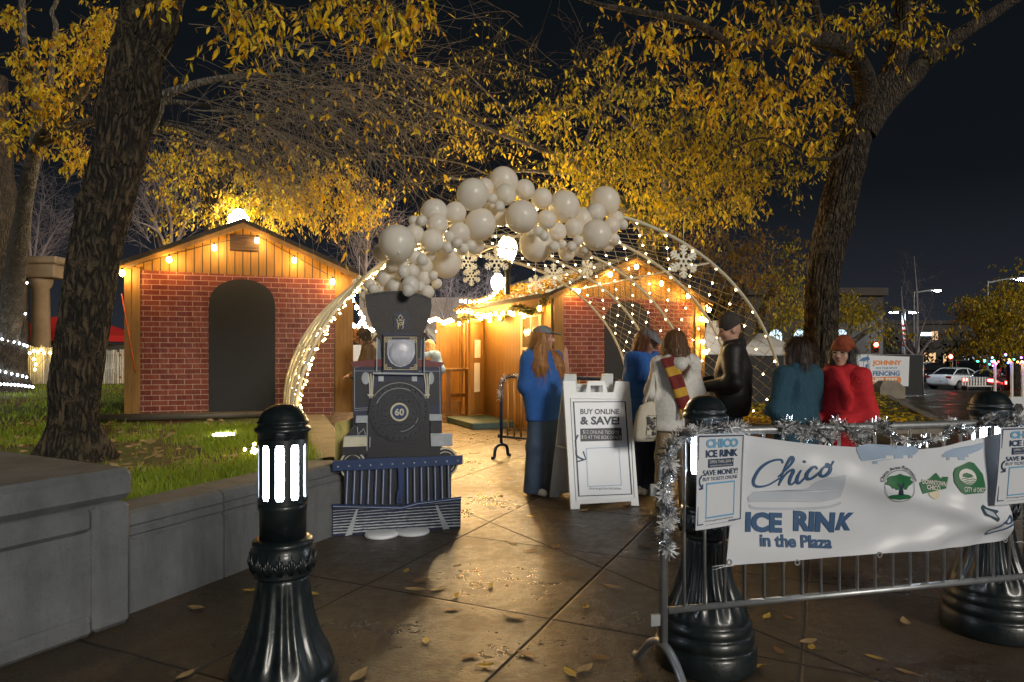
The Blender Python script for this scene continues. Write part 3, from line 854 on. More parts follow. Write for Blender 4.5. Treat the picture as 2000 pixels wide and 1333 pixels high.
# back board: cab
cab = part('cab', t_navy, [[(690, 905), (689, 716), (862, 717), (863, 900)]], 0, .012)
part('cab_roof', t_red, [[(690, 716.5), (681, 707), (738, 702), (828, 703), (867, 709), (861, 717)]], 0, .016)
q = MB()
plines(q, tp, Z2([(345, 1230), (345, 845), (560, 822)]), 1.0, .0125, .0145); plines(q, tp, Z2([(330, 880), (610, 880)]), .8, .0125, .0145); plines(q, tp, Z2([(1140, 1300), (1135, 845), (980, 828)]), 1.0, .0125, .0145)
plines(q, tp, Z2([(340, 1228), (480, 1222)]), .8, .0125, .0145); plines(q, tp, Z2([(340, 1246), (480, 1240)]), .8, .0125, .0145); plines(q, tp, Z2([(930, 882), (1135, 882)]), .8, .0125, .0145)
q.build('pinstripe', t_grey, tr_)
part('cab_window', t_dark, [Z2([(355, 900), (480, 895), (470, 1200), (355, 1210)]), Z2([(1010, 900), (1125, 905), (1125, 1190), (1030, 1190)])], .0125, .0148)
part('side_lamp', t_grey, [ell(714, 739, 8, 12, 16), ell(841, 739, 6, 12, 16)], .015, .024)
for x0, sg in ((724, 1), (833, -1)):
    q = MB()
    for dx in (-5, 0, 5): plines(q, tp, [(x0 + dx, 730), (x0 + dx * .6 + 1, 752), (x0 + dx * .4, 778)], 2.2, .0245, .03 + .001 * dx)
    q.prism(tp, tp.pts([(x0 - 7, 770), (x0 + 6, 770), (x0 + 4, 774), (x0 - 5, 774)]), .0245, .037); q.build('bracket', t_cream, tr_)
part('cab_plate', t_grey, [[(739, 735), (749, 735), (749, 745), (739, 745)], [(804, 735), (814, 735), (814, 745), (804, 745)]], .0125, .018)
part('stay_panel', board('print_slate', (.14, .17, .21)), [[(736, 663), (748, 663), (747, 702), (737, 704)], [(815, 663), (828, 663), (827, 704), (816, 702)]], .0, .01)
# smokestack, arched top
part('smokestack', t_brown, [[(713, 577), (728, 573), (752, 570), (778, 569), (803, 571), (824, 576), (841, 584), (842, 600), (839, 620), (829, 644), (822, 660), (820, 700), (746, 700), (744, 664), (728, 641), (718, 614), (714, 596)]], .0165, .032)
q = MB(); plines(q, tp, [(714, 579), (728, 575), (752, 572), (778, 571), (803, 573), (824, 578), (841, 586)], 3.0, .0325, .042); q.build('stack_rim', t_dark, tr_)
pq = part('plaque', t_navy, [Z2([(712, 500), (705, 370), (735, 330), (830, 328), (845, 370), (838, 500)])], .0325, .04)
q = MB()
for pts in ([(768, 360), (748, 388), (768, 410), (788, 388), (768, 360)], [(735, 400), (745, 440), (765, 455), (790, 440), (802, 400)], [(740, 470), (760, 440), (768, 465), (778, 440), (795, 470), (785, 490)], [(745, 490), (752, 465), (740, 430)], [(800, 430), (787, 462)], [(752, 412), (785, 412), (780, 432), (756, 432)]):
    plines(q, tp, Z2(pts), 1.3, .0405, .0425)
q.build('ornament', t_gold, pq)
# headlamp box
hb = part('headlamp_box', t_navy, [[(748, 656), (815, 656), (816, 728), (747, 728)]], .0325, .055)
part('lamp_bracket', t_navy, [Z2([(598, 552), (612, 526), (905, 526), (942, 552)])], .0325, .062)
part('headlamp', t_lens, [[(756, 664), (808, 664), (809, 690), (806, 700), (799, 710), (790, 715), (781, 717), (772, 715), (763, 709), (757, 700), (755, 690)]], .0555, .062, hb)
q = MB(); q.ball(tp.w(*tp.px(782, 690), .058), (.098, .03, .104), 28, 16, Matrix.Rotation(math.atan2(tp.u.y, tp.u.x), 3, 'Z')); q.build('lens', t_lens, hb)
q = MB(); plines(q, tp, [(750.5, 659), (812.5, 659), (813, 722), (750, 722)], 1.0, .0555, .0575, True)
for cx_, cy__, sx, sy in ((750.5, 659, 1, 1), (812.5, 659, -1, 1), (750.5, 722, 1, -1), (812.5, 722, -1, -1)):
    for k in range(3): plines(q, tp, ell(cx_ + sx * (3 + 4 * k), cy__ + sy * (3.5 if k == 0 else 2.2), 2.2, 1.9, 10), .9, .0578, .0592, True)
    plines(q, tp, ell(cx_ + sx * 2.5, cy__ + sy * 8, 1.8, 2.2, 10), .9, .0578, .0592, True)
q.build('gold_border', t_gold, hb)
part('handrail', t_grey, [[(728, 727), (829, 729), (829, 732), (728, 730.5)]], .036, .062)
q = MB(); plines(q, tp, [(736, 660), (735, 726)], 2.2, .033, .05); q.build('handrail_post', t_grey, tr_); q = MB(); plines(q, tp, [(828, 660), (827, 728)], 2.0, .033, .05); q.build('handrail_post', t_grey, tr_)
# boiler
part('smokebox', t_dark, [[(719, 800), (724, 772), (738, 752), (758, 742), (800, 742), (822, 754), (835, 776), (840, 800), (850, 830), (860, 868), (858, 900), (717, 906), (716, 840)]], .015, .03)
bo = part('boiler_front', t_ring, [ell(779, 804, 59, 58, 40)], .0305, .046)
q = MB()
for r_, w_ in ((55, 2.2), (42, 2.6), (34, 1.4)): plines(q, tp, ell(779, 804, r_, r_ * .985, 40), w_, .0465, .052, True)
q.build('boiler_ring', t_dark, bo)
q = MB()
for k in range(28):
    th = 2 * math.pi * k / 28; q.ball(tp.w(*tp.px(779 + 51 * math.cos(th), 804 + 50.5 * math.sin(th)), .047), (.006, .006, .006), 8, 6)
for k in range(14):
    th = 2 * math.pi * k / 14 + .1; q.ball(tp.w(*tp.px(779 + 27 * math.cos(th), 804 + 27 * math.sin(th)), .047), (.005, .005, .005), 8, 6)
q.build('rivets', t_ring, bo)
q = MB()
for yy in (780, 828): plines(q, tp, [(742, yy), (779, yy + (2 if yy < 800 else -2)), (836, yy)], 3.4, .0525, .058)
q.build('hinge_strap', t_ring, bo)
q = MB(); plines(q, tp, ell(779, 804, 46.5, 46, 26, 3.5, 5.2), 1.0, .0468, .0485); plines(q, tp, ell(779, 804, 57.5, 56.5, 26, 3.7, 5.9), 1.0, .0468, .0485); plines(q, tp, ell(779, 804, 38.5, 38, 20, .3, 1.5), .9, .0468, .0485); q.build('highlight_arc', t_grey, bo)  # grey arcs drawn as painted highlights of the boiler rings
npk = part('number_plate', t_cream, [ell(779, 804, 17.6, 17.8, 36)], .047, .056)
part('plate_disc', t_blue, [ell(779, 804, 14, 14.2, 32)], .0565, .0585, npk)
q = MB(); plines(q, tp, ell(779, 804, 15.8, 16, 36), .9, .0565, .058, True); q.build('plate_ring', t_gold, npk)
q = MB(); text(q, lambda x, y: tp.w(*tp.px(x, y), .0600), '60', (770, 811, 788, 797), bold=.03); q.build('lettering', t_cream, npk)
# steam chests
part('steam_chest', t_grey, [Z3([(335, 140), (435, 138), (432, 200), (330, 202)]), Z3([(965, 125), (1070, 128), (1072, 180), (965, 182)]), Z3([(975, 292), (1160, 290), (1166, 400), (980, 402)])], .0305, .052)
part('steam_chest', t_cream, [Z3([(230, 322), (430, 318), (428, 400), (222, 408)])], .0305, .052)
part('valve_gear', t_dark, [Z3([(240, 318), (345, 210), (432, 205), (430, 318)]), Z3([(975, 185), (1058, 185), (1055, 290), (975, 290)]), Z3([(222, 409), (430, 402), (430, 470), (210, 480)])], .0305, .048)
q = MB()
for pts in ([(345, 235), (350, 300), (400, 250), (415, 300)], [(240, 316), (345, 312), (432, 310)], [(430, 140), (428, 440)], [(455, 320), (452, 410)]): plines(q, tp, Z3(pts), 1.6, .0525, .056)
q.build('gear_rod', t_grey, tr_)
for cxx, cyy in ((689, 908), (869, 902)):
    w = part('wheel', t_dark, [ell(cxx, cyy, 26, 29, 28)], .016, .022)
    q = MB(); plines(q, tp, ell(cxx, cyy, 24, 27, 28), 3.2, .0225, .029, True); plines(q, tp, ell(cxx, cyy, 18, 20, 28), 1.4, .0225, .027, True); q.build('wheel_rim', t_cream, w)
# pilot and beam
part('pilot_backing', t_dark, [[(672, 905), (880, 895), (880, 977), (814, 984), (782, 991), (672, 985)]], .023, .03)
bt = [265, 328, 390, 452, 513, 575, 635, 775, 835, 895, 953, 1012, 1070, 1128]; bb_ = [250, 312, 375, 437, 500, 563, 628, 778, 840, 900, 960, 1018, 1078, 1135]
for i, (a, c) in enumerate(zip(bt, bb_)):
    y0 = 520 - (a - 265) * .03; y1 = 900 if i < 7 else 895 - (c - 778) * .115
    q = MB(); qa = Z3([(a, y0), (c, y1)]); plines(q, tp, [(x, y) for x, y in qa], 6.0, .0305, .05); o = q.build('pilot_bar', t_blue, tr_)
    q = MB(); plines(q, tp, qa, 1.5, .0505, .0545); q.build('bar_edge', t_grey, o)
part('coupler', t_blue, [Z3([(690, 500), (745, 498), (738, 760), (732, 890), (680, 890), (684, 800), (700, 760)])], .0305, .07)
q = MB()
for k in range(12): q.ball(tp.w(*tp.px(660 + k * 21, 909 - k * 1.05), .078), (.008, .005, .008), 8, 6)
q.build('beam_bolts', t_grey, tr_)
part('coupler_hole', t_dark, [[(x, y) for x, y in Z3(ell(706, 853, 10, 14, 12))]], .0705, .073)
part('buffer_beam', t_blue, [Z3([(132, 525), (520, 500), (880, 492), (1200, 478), (1247, 474), (1247, 552), (1200, 556), (880, 575), (520, 596), (132, 610)])], .051, .078)
part('pilot_rail', t_blue, [Z3([(132, 900), (560, 912), (720, 915), (860, 880), (1238, 832), (1238, 860), (860, 908), (720, 944), (560, 938), (132, 925)])], .031, .062)
q = MB(); plines(q, tp, Z3([(135, 916), (560, 926), (720, 931), (860, 894), (1236, 847)]), 1.0, .0625, .0645); q.build('rail_edge', t_grey, tr_)
part('track_board', t_navy, [Z3([(132, 918), (560, 936), (720, 940), (860, 900), (1240, 850), (1236, 1116), (126, 1186)])], .0, .03)
q = MB()
for i in range(9):
    f = (i + .6) / 9.4
    y0 = 950 + 225 * f; y1 = 870 + 240 * f
    n_ = 26
    pts = Z3([(135 + (1095 * k / n_), y0 + (y1 - y0) * k / n_ - (4 if 0 < k < n_ else 0) * random.random()) for k in range(n_ + 1)])
    a = tp.pts(pts); q.line(tp, a, [(.6 + 1.6 * f + random.random() * .9 * f) * .0043 for _ in a], .0305, .033)
q.build('snowy_sleeper', t_snow, tr_)
part('rail', t_grey, [Z3([(335, 950), (352, 948), (300, 1165), (240, 1178)]), Z3([(1018, 915), (1036, 912), (1140, 1115), (1085, 1122)])], .0335, .04)
for x, y in ((745, 1046), (806, 1041)):
    q = MB(); c = G(x, y); q.lathe([(.135, 0), (.137, .012), (.12, .028), (.05, .034)], c + V(0, 0, .001), 28); q.build('base_disc', white_plastic, tr_)
q = MB(); q.tube([tp.w(.3, 1.2, -.01), tp.w(.3, .01, -.5)], .02, 6); q.tube([tp.w(.7, 1.2, -.01), tp.w(.7, .01, -.5)], .02, 6); q.tube([tp.w(.3, .3, -.39), tp.w(.7, .3, -.39)], .018, 6)
q.build('back_strut', wood_plain, tr_)
# golden sheet wrapped round the prop's far side
pl2 = Pl(tp.w(0, 0, -.16), R(5))
q = MB(); q.prism(pl2, pl2.pts([(655, 827), (697, 815), (705, 830), (705, 905), (668, 905), (654, 897)]), 0, .015)
q.line(pl2, pl2.pts([(664, 826), (672, 842), (664, 860), (668, 880), (660, 896)]), .02, .0155, .03)
q.build('side_sheet', mat('golden_sheet', (.50, .42, .13), .4, var=.3, scale=6, bump=.3, bscale=10), tr_)
q = MB(); q.box(pl2.w(.12, .1, -.02), (.05, .04, .2)); q.build('sheet_foot', wood_plain, tr_)

# ------------------------------------------------------------------ bollards
def make_bollard(label, loc, rz):
    t = thing('bollard_light', label, 'bollard', loc, rz, 'black bollard lights')
    fl = lambda th, z: 1 + .045 * math.cos(16 * th) * min(1, max(0, (z - .24) / .05)) * min(1, max(0, (.575 - z) / .04))
    q = MB()
    prof = [(.228, 0), (.232, .01), (.232, .085), (.222, .10), (.215, .105), (.222, .118), (.222, .15), (.212, .162), (.206, .168), (.212, .178), (.21, .2), (.2, .213), (.194, .22), (.198, .232), (.192, .245)]
    rs = [(.27, .182), (.30, .166), (.34, .146), (.38, .130), (.42, .119), (.47, .108), (.52, .101), (.57, .097)]
    prof += [(r, z) for z, r in rs] + [(.095, .59)]
    q.lathe(prof, n=128, mod=fl); q.build('base', iron, t, local=True)
    q = MB()
    q.lathe([(.09, .585), (.108, .59), (.114, .60), (.108, .61), (.118, .625), (.121, .655), (.118, .69), (.109, .70), (.115, .71), (.115, .722), (.105, .73), (.088, .734)], n=48)
    for k in range(9):                       # acanthus leaves
        for a, s in ((0, 1), (.5, .75)):
            th = 2 * math.pi * (k + a) / 9
            for j in (-2, -1, 0, 1, 2):
                th2 = th + j * .075; z1 = .69 - abs(j) * .018
                pts = [V(math.cos(th + j * .02) * .118, math.sin(th + j * .02) * .118, .612), V(math.cos(th2) * .126, math.sin(th2) * .126, .65 * s + .65 * (1 - s)), V(math.cos(th2) * .122, math.sin(th2) * .122, z1)]
                q.tube(pts, [.003, .006, .002], 5)
    q.build('collar', iron, t, local=True)
    q = MB(); q.lathe([(.088, .73), (.088, .84), (.0935, .85), (.0935, .872)], n=48)
    q.build('shaft', iron, t, local=True)
    # slotted sleeve
    q = MB(); na, nz = 140, 26; z0, z1 = .870, 1.118
    ro, ri = .0935, .0895
    slots = 10; w2 = .0158; zc0, zc1 = .886 + w2, 1.102 - w2
    vs = []
    for rr in (ro, ri):
        for j in range(nz + 1):
            for i in range(na):
                th = 2 * math.pi * i / na; vs.append((rr * math.cos(th), rr * math.sin(th), z0 + (z1 - z0) * j / nz))
    fs = []; off = (nz + 1) * na
    for j in range(nz):
        for i in range(na):
            th = 2 * math.pi * (i + .5) / na; z = z0 + (z1 - z0) * (j + .5) / nz
            ph = (th * slots / (2 * math.pi)) % 1 - .5; dx = abs(ph) * 2 * math.pi * ro / slots
            dz = max(0, zc0 - z, z - zc1)
            if math.hypot(dx, dz) < w2: continue
            a = j * na + i; b_ = j * na + (i + 1) % na
            fs.append((a, b_, b_ + na, a + na)); fs.append((off + b_, off + a, off + a + na, off + b_ + na))
    q.add(vs, fs, smooth=True); q.build('slotted_sleeve', iron, t, local=True)
    q = MB(); q.lathe([(.078, .874), (.078, 1.114)], n=32); q.build('light_tube', tube_glow, t, local=True)
    q = MB(); q.lathe([(.0935, 1.115), (.0935, 1.138), (.098, 1.142), (.106, 1.15), (.106, 1.158), (.098, 1.164), (.094, 1.17), (.093, 1.176), (.098, 1.180), (.098, 1.185), (.092, 1.190), (.086, 1.205), (.072, 1.226), (.052, 1.241), (.028, 1.249), (.006, 1.251)], n=48)
    q.build('cap', iron, t, local=True); return t
b1p = P(553, 690, 2.62); b2p = P(1377, 690, 3.17); b3p = P(1935, 690, 3.53)
B1 = make_bollard('black bollard light with glowing slots standing alone by the seat wall', (b1p.x, b1p.y, 0), 1.45)
dup(B1, (b2p.x, b2p.y, 0), .4, 'black bollard light half hidden behind the first poster on the barricade')
dup(B1, (b3p.x, b3p.y, 0), .9, 'black bollard light behind the right end of the barricade banner')
# ------------------------------------------------------------------ barricade in front, with banner, posters, tinsel
BA = math.atan2(.45, 1.9); bp_ = Pl((.655, 2.9, 0), BA)
def barricade(label, pl, L, m, H=1.105, zb=.335, step=.098, foot=.30, group='crowd barricades', rr=.019, br=.0075, m2=None):
    t = thing('crowd_barricade', label, 'barricade', tuple(pl.O), 0, group)
    q = MB(); rb = .16
    pts = [pl.w(0, .20)] + [pl.w(0, H - rb)] + [pl.w(rb - rb * math.cos(a), H - rb + rb * math.sin(a)) for a in [math.pi / 2 * i / 6 for i in range(1, 7)]]
    pts += [pl.w(L - rb + rb * math.sin(a), H - rb + rb * math.cos(a)) for a in [math.pi / 2 * i / 6 for i in range(0, 7)]] + [pl.w(L, .20)]
    q.tube(pts, rr, 12); q.tube([pl.w(rr, zb), pl.w(L - rr, zb)], rr * .8, 10); q.build('frame', m, t)
    a = step
    while a < L - .04:
        q = MB(); q.tube([pl.w(a, zb), pl.w(a, H if a > rb else H - rb + math.sqrt(max(0, rb * rb - (rb - a) ** 2)))], br, 8); q.build('bar', m2 or m, t); a += step
    for a in (0, L):
        q = MB(); pts = catmull([pl.w(a, .0 + rr, foot), pl.w(a, .035, foot - .05), pl.w(a, .15, .12), pl.w(a, .19, .0), pl.w(a, .15, -.12), pl.w(a, .035, -foot + .05), pl.w(a, .0 + rr, -foot)], 5)
        q.tube(pts, rr * .95, 10); q.build('foot', m, t)
    q = MB()
    for z in (.30, .86): q.box(pl.w(-.035, z), (.05, .012, .05), rz=math.atan2(pl.u.y, pl.u.x))
    q.build('hook', m, t)
    return t
BAR = barricade('galvanised steel crowd barricade carrying the long white banner', bp_, 2.62, steel)

# banner
def wave(a, b):
    k = max(0.0, min(1.0, (a - .1) / 1.8))
    s_ = lambda x: .5 + .5 * math.sin(x)
    return .023 + .020 * s_(a * 4.6 + b * 2.2) + k * (.034 * s_(a * 8.2 - b * 7.5 + .6) + .022 * s_(a * 3.0 + b * 12.0) + .012 * s_(a * 17 + b * 9)) + (.25 + k) * (.008 * s_(a * 31 - b * 24 + 2 * math.sin(b * 7)) * s_(a * 3.1 + b * 5) + .007 * s_(b * 34 + a * 13 + 2 * math.sin(a * 5)) * s_(a * 4.3 - b * 3 + 1)) + .03 * math.exp(-((b - .80 + .30 * (a - 1.15)) / .05) ** 2) * k + .022 * math.exp(-((b - .62 - .22 * (a - 1.5)) / .04) ** 2) * k
TLb, TRb, BLb, BRb = (1452, 850), (1955, 846), (1422, 1108), (1972, 1056)
bq = Pl(bp_.O + bp_.n * .06, BA)
def bpix(s, t):
    top = (TLb[0] + (TRb[0] - TLb[0]) * s, TLb[1] + (TRb[1] - TLb[1]) * s + 26 * math.sin(math.pi * s) ** 1 + (-10 * math.sin(math.pi * s * 2) if s > .5 else 0))
    bot = (BLb[0] + (BRb[0] - BLb[0]) * s, BLb[1] + (BRb[1] - BLb[1]) * s + 3 * math.sin(math.pi * s))
    return (top[0] + (bot[0] - top[0]) * t, top[1] + (bot[1] - top[1]) * t)
ban = thing('banner', 'long white vinyl banner reading Chico Ice Rink in the Plaza tied to the barricade', 'banner', tuple(bp_.w(.4, .7, .03)))
q = MB(); ns, nt = 90, 40; vs = []; fs = []
for off in (0, -.003):
    for j in range(nt + 1):
        for i in range(ns + 1):
            a, b = bq.px(*bpix(i / ns, j / nt)); vs.append(bq.w(a, b, wave(a, b) + off - .06))
N_ = (ns + 1) * (nt + 1)
for j in range(nt):
    for i in range(ns):
        a = j * (ns + 1) + i; fs.append((a, a + ns + 1, a + ns + 2, a + 1)); fs.append((N_ + a, N_ + a + 1, N_ + a + ns + 2, N_ + a + ns + 1))
q.add(vs, fs, smooth=True); q.build('banner_sheet', vinyl, ban)
def Bf(c=.003):
    def fn(x, y):
        a, b = bq.px(x, y); return bq.w(a, b, wave(a, b) + c - .06)
    return fn
Zb = lambda l: [(1220 + x * .4149, 780 + y * .4149) for x, y in l]
class Ink:
    """flat ink laid over a curved sheet: filled outlines (cut into small quads) and strokes"""
    def __init__(s, fn): s.q = MB(); s.fn = fn
    def poly(s, pts, step=5):
        ys = [p[1] for p in pts]; y = min(ys); n = len(pts); ye = max(ys); rows = max(2, int((ye - y) / step)); h = (ye - y) / rows
        for r in range(rows):
            ya, yb = y + r * h, y + (r + 1) * h
            def xs(yy):
                o = []
                for i in range(n):
                    (x0, y0), (x1, y1) = pts[i], pts[(i + 1) % n]
                    if (y0 <= yy) != (y1 <= yy): o.append(x0 + (yy - y0) / (y1 - y0) * (x1 - x0))
                return sorted(o)
            A, B = xs(ya + h * .02), xs(yb - h * .02)
            if len(A) != len(B): A = B = xs((ya + yb) / 2)
            for k in range(0, len(A) - 1, 2):
                m = max(1, int(max(A[k + 1] - A[k], B[k + 1] - B[k]) / step / 1.6))
                for i in range(m):
                    f, g_ = i / m, (i + 1) / m
                    s.q.add([s.fn(B[k] + (B[k + 1] - B[k]) * f, yb), s.fn(B[k] + (B[k + 1] - B[k]) * g_, yb), s.fn(A[k] + (A[k + 1] - A[k]) * g_, ya), s.fn(A[k] + (A[k + 1] - A[k]) * f, ya)], [(0, 1, 2, 3)])
        return s
    def stroke(s, pts, w, n=6, closed=False):
        if closed: pts = list(pts) + [pts[0]]
        c = [p.xy for p in catmull([(x, y, 0) for x, y in pts], n)] if n > 1 else [Vector(p) for p in pts]
        m = len(c); L = []
        for i in range(m):
            t = c[min(i + 1, m - 1)] - c[max(i - 1, 0)]; t = t.normalized() if t.length else Vector((1, 0))
            ww = (w(i / (m - 1)) if callable(w) else w) / 2
            nn = Vector((-t.y, t.x)) * ww; L += [c[i] + nn, c[i] - nn]
        s.q.add([s.fn(p.x, p.y) for p in L], [(2 * i, 2 * i + 2, 2 * i + 3, 2 * i + 1) for i in range(m - 1)]); return s
    def text(s, txt, box, **k): text(s.q, s.fn, txt, box, **k); return s
    def build(s, name, m, parent): return s.q.build(name, m, parent)
i1 = Ink(Bf(.0025))
i1.poly(Zb([(592, 470), (640, 430), (800, 440), (880, 425), (905, 395), (960, 365), (1035, 355), (1030, 440), (1020, 470), (930, 490), (640, 490), (600, 490)]))
i1.stroke(Zb([(600, 505), (640, 520), (800, 522), (960, 512), (1025, 490)]), 5)
i1.build('skate_print', ink_ghost, ban)
i1 = Ink(Bf(.0025))
i1.poly(Zb([(1085, 225), (1130, 208), (1260, 212), (1390, 225), (1375, 252), (1345, 272), (1310, 265), (1270, 276), (1240, 262), (1200, 272), (1170, 302), (1140, 287), (1110, 290), (1095, 260)]))
i1.build('snow_print', ink_pale, ban)
i1 = Ink(Bf(.0025))
i1.poly(Zb([(1490, 268), (1525, 236), (1620, 225), (1695, 205), (1690, 240), (1640, 252), (1590, 286), (1550, 272), (1520, 282)]))
i1.build('snow_print', ink_pale, ban)
i1 = Ink(Bf(.004)); wv = lambda f: 3.0 + 3.2 * math.sin(math.pi * f) ** 2
for st in ([(757, 305), (750, 289), (720, 290), (680, 308), (645, 342), (624, 385), (628, 410), (655, 418), (700, 408), (748, 378)],
           [(742, 372), (785, 322), (805, 288), (798, 276), (785, 290), (768, 330), (746, 413)], [(748, 405), (775, 358), (800, 336), (808, 345), (798, 375), (796, 402), (810, 405), (832, 378)],
           [(842, 336), (832, 362), (828, 390), (840, 400), (862, 372)], [(852, 300), (860, 292)],
           [(908, 330), (902, 318), (885, 326), (868, 352), (870, 376), (888, 376), (918, 345), (932, 326)], [(960, 318), (945, 316), (926, 334), (922, 356), (938, 362), (960, 342), (968, 318), (955, 306), (950, 318), (968, 316), (988, 292)]):
    i1.stroke(Zb(st), wv)
i1.build('lettering', ink_mid, ban)
i1 = Ink(Bf(.004)); rs_ = -.035
i1.text('ICE', (1462, 1043, 1534, 1003), bold=.055, rot=.03); i1.text('RIN', (1556, 1041, 1634, 1001), bold=.055, rot=.03); i1.text('K', (1636, 1038, 1671, 1002), bold=.05, shear=.25, rot=.03)
i1.build('lettering', ink_mid, ban)
i1 = Ink(Bf(.004)); i1.text('in the Plaza', (1489, 1072, 1630, 1047), bold=.035, rot=.03); i1.build('lettering', ink_mid, ban)
# emblem: oak in a ring
i1 = Ink(Bf(.004)); cx_, cy__ = 1752, 948
crown = []
for k in range(36):
    th = 2 * math.pi * k / 36; rr = 1 + .10 * math.sin(7 * th) + .06 * math.sin(11 * th + 1)
    crown.append((cx_ + 27 * rr * math.cos(th), cy__ - 8 + 14 * rr * math.sin(th)))
i1.poly(crown, 2.5); i1.poly(ell(cx_, cy__ + 21, 21, 6, 20), 2); i1.build('oak_emblem', ink_green, ban)
i1 = Ink(Bf(.0045)); i1.poly([(cx_ - 3, cy__ + 2), (cx_ - 8, cy__ - 4), (cx_ - 5, cy__ - 6), (cx_, cy__), (cx_ + 6, cy__ - 7), (cx_ + 9, cy__ - 4), (cx_ + 3, cy__ + 4), (cx_ + 5, cy__ + 18), (cx_ - 5, cy__ + 18)], 2); i1.stroke(ell(cx_, cy__, 31, 31, 40), .8, 1, True)
def arcf(r0, a0, a1):
    fn = Bf(.0045)
    def f(u, v):
        th = a0 + (a1 - a0) * u; rr = r0 + v; return fn(cx_ + rr * math.cos(th), cy__ + rr * math.sin(th))
    return f
text(i1.q, arcf(33.5, -math.pi * .93, -math.pi * .07), 'Chico Area Recreation', (0, 0, 1, 6.5), bold=.01)
i1.build('emblem_text', ink_dark, ban)
# emblem: downtown plate
i1 = Ink(Bf(.004)); i1.poly(Zb([(1384, 392), (1430, 372), (1458, 345), (1475, 368), (1512, 362), (1500, 418), (1470, 425), (1390, 442)]), 2.5); i1.build('downtown_emblem', ink_green, ban)
i1 = Ink(Bf(.0065)); i1.text('DOWNTOWN', (1220 + 1395 * .4149, 780 + 403 * .4149, 1220 + 1500 * .4149, 780 + 380 * .4149), bold=.03, rot=.12); i1.text('CHICO', (1220 + 1412 * .4149, 780 + 425 * .4149, 1220 + 1472 * .4149, 780 + 403 * .4149), bold=.03, rot=.12); i1.build('emblem_text', white_paint, ban)
i1 = Ink(Bf(.0035)); i1.poly(Zb(ell(1443, 438, 28, 28, 18)), 2.5); i1.build('acorn_disc', cream, ban)
# emblem: city badge
i1 = Ink(Bf(.004)); i1.poly(Zb([(1536, 345), (1548, 322), (1615, 293), (1635, 298), (1668, 350), (1674, 425), (1660, 436), (1572, 441), (1558, 432), (1536, 388)]), 2.5); i1.build('city_emblem', ink_green, ban)
i1 = Ink(Bf(.0065)); i1.poly(Zb(ell(1592, 360, 37, 36, 22)), 2.5); i1.text('CITY of CHICO', (1220 + 1568 * .4149, 780 + 430 * .4149, 1220 + 1668 * .4149, 780 + 408 * .4149), bold=.02, rot=.05); i1.build('emblem_text', white_paint, ban)
i1 = Ink(Bf(.0085))
for yy in (372, 382, 390): i1.stroke(Zb([(1562, yy), (1578, yy - 4), (1592, yy + 2), (1608, yy - 3), (1622, yy + 1)]), 1.3)
i1.poly(Zb([(1568, 360), (1572, 348), (1586, 342), (1600, 345), (1612, 355), (1612, 364), (1590, 366)]), 2); i1.build('emblem_mark', ink_green, ban)
# ice skates
i1 = Ink(Bf(.004))
i1.poly(Zb([(1640, 498), (1652, 488), (1672, 505), (1720, 512), (1722, 520), (1698, 528), (1705, 548), (1690, 560), (1664, 540), (1644, 534), (1640, 515)]), 2.5); i1.build('skate_print', mat('deep_teal_ink', (.03, .07, .10), .5, var=0), ban)
i1 = Ink(Bf(.0055)); i1.poly(Zb([(1650, 505), (1690, 520), (1692, 545), (1655, 528)]), 2.5); i1.build('skate_print', ink_ghost, ban)
i1 = Ink(Bf(.004)); i1.stroke(Zb([(1790, 540), (1795, 570), (1770, 578), (1752, 566), (1730, 590), (1690, 605), (1684, 628), (1700, 630), (1760, 608), (1802, 582)]), 3.2); i1.stroke(Zb([(1790, 538), (1752, 572), (1700, 598)]), 2.2); i1.build('skate_print', ink_mid, ban)
for (x, y) in Zb([(502, 773), (820, 773), (1205, 735), (1802, 665), (1258, 219)]):
    q = MB(); a, b = bq.px(x, y); w_ = wave(a, b) - .06
    q.line(bq, [(a + .011 * math.cos(2 * math.pi * k / 12), b + .011 * math.sin(2 * math.pi * k / 12)) for k in range(12)], .006, w_, w_ + .004, closed=True); q.build('grommet', steel, ban)
q = MB()
for x0, y0, x1, y1 in ((1424, 1100, 1386, 1104), (1424, 1100, 1388, 1110), (1970, 1056, 1990, 1057)):
    a, b = bp_.px(x0, y0); a2, b2 = bp_.px(x1, y1); q.tube([bp_.w(a, b, .036), bp_.w((a + a2) / 2, (b + b2) / 2 + .006, .036), bp_.w(a2, b2, .024)], .0022, 5)
q.build('cable_tie', white_plastic, ban)

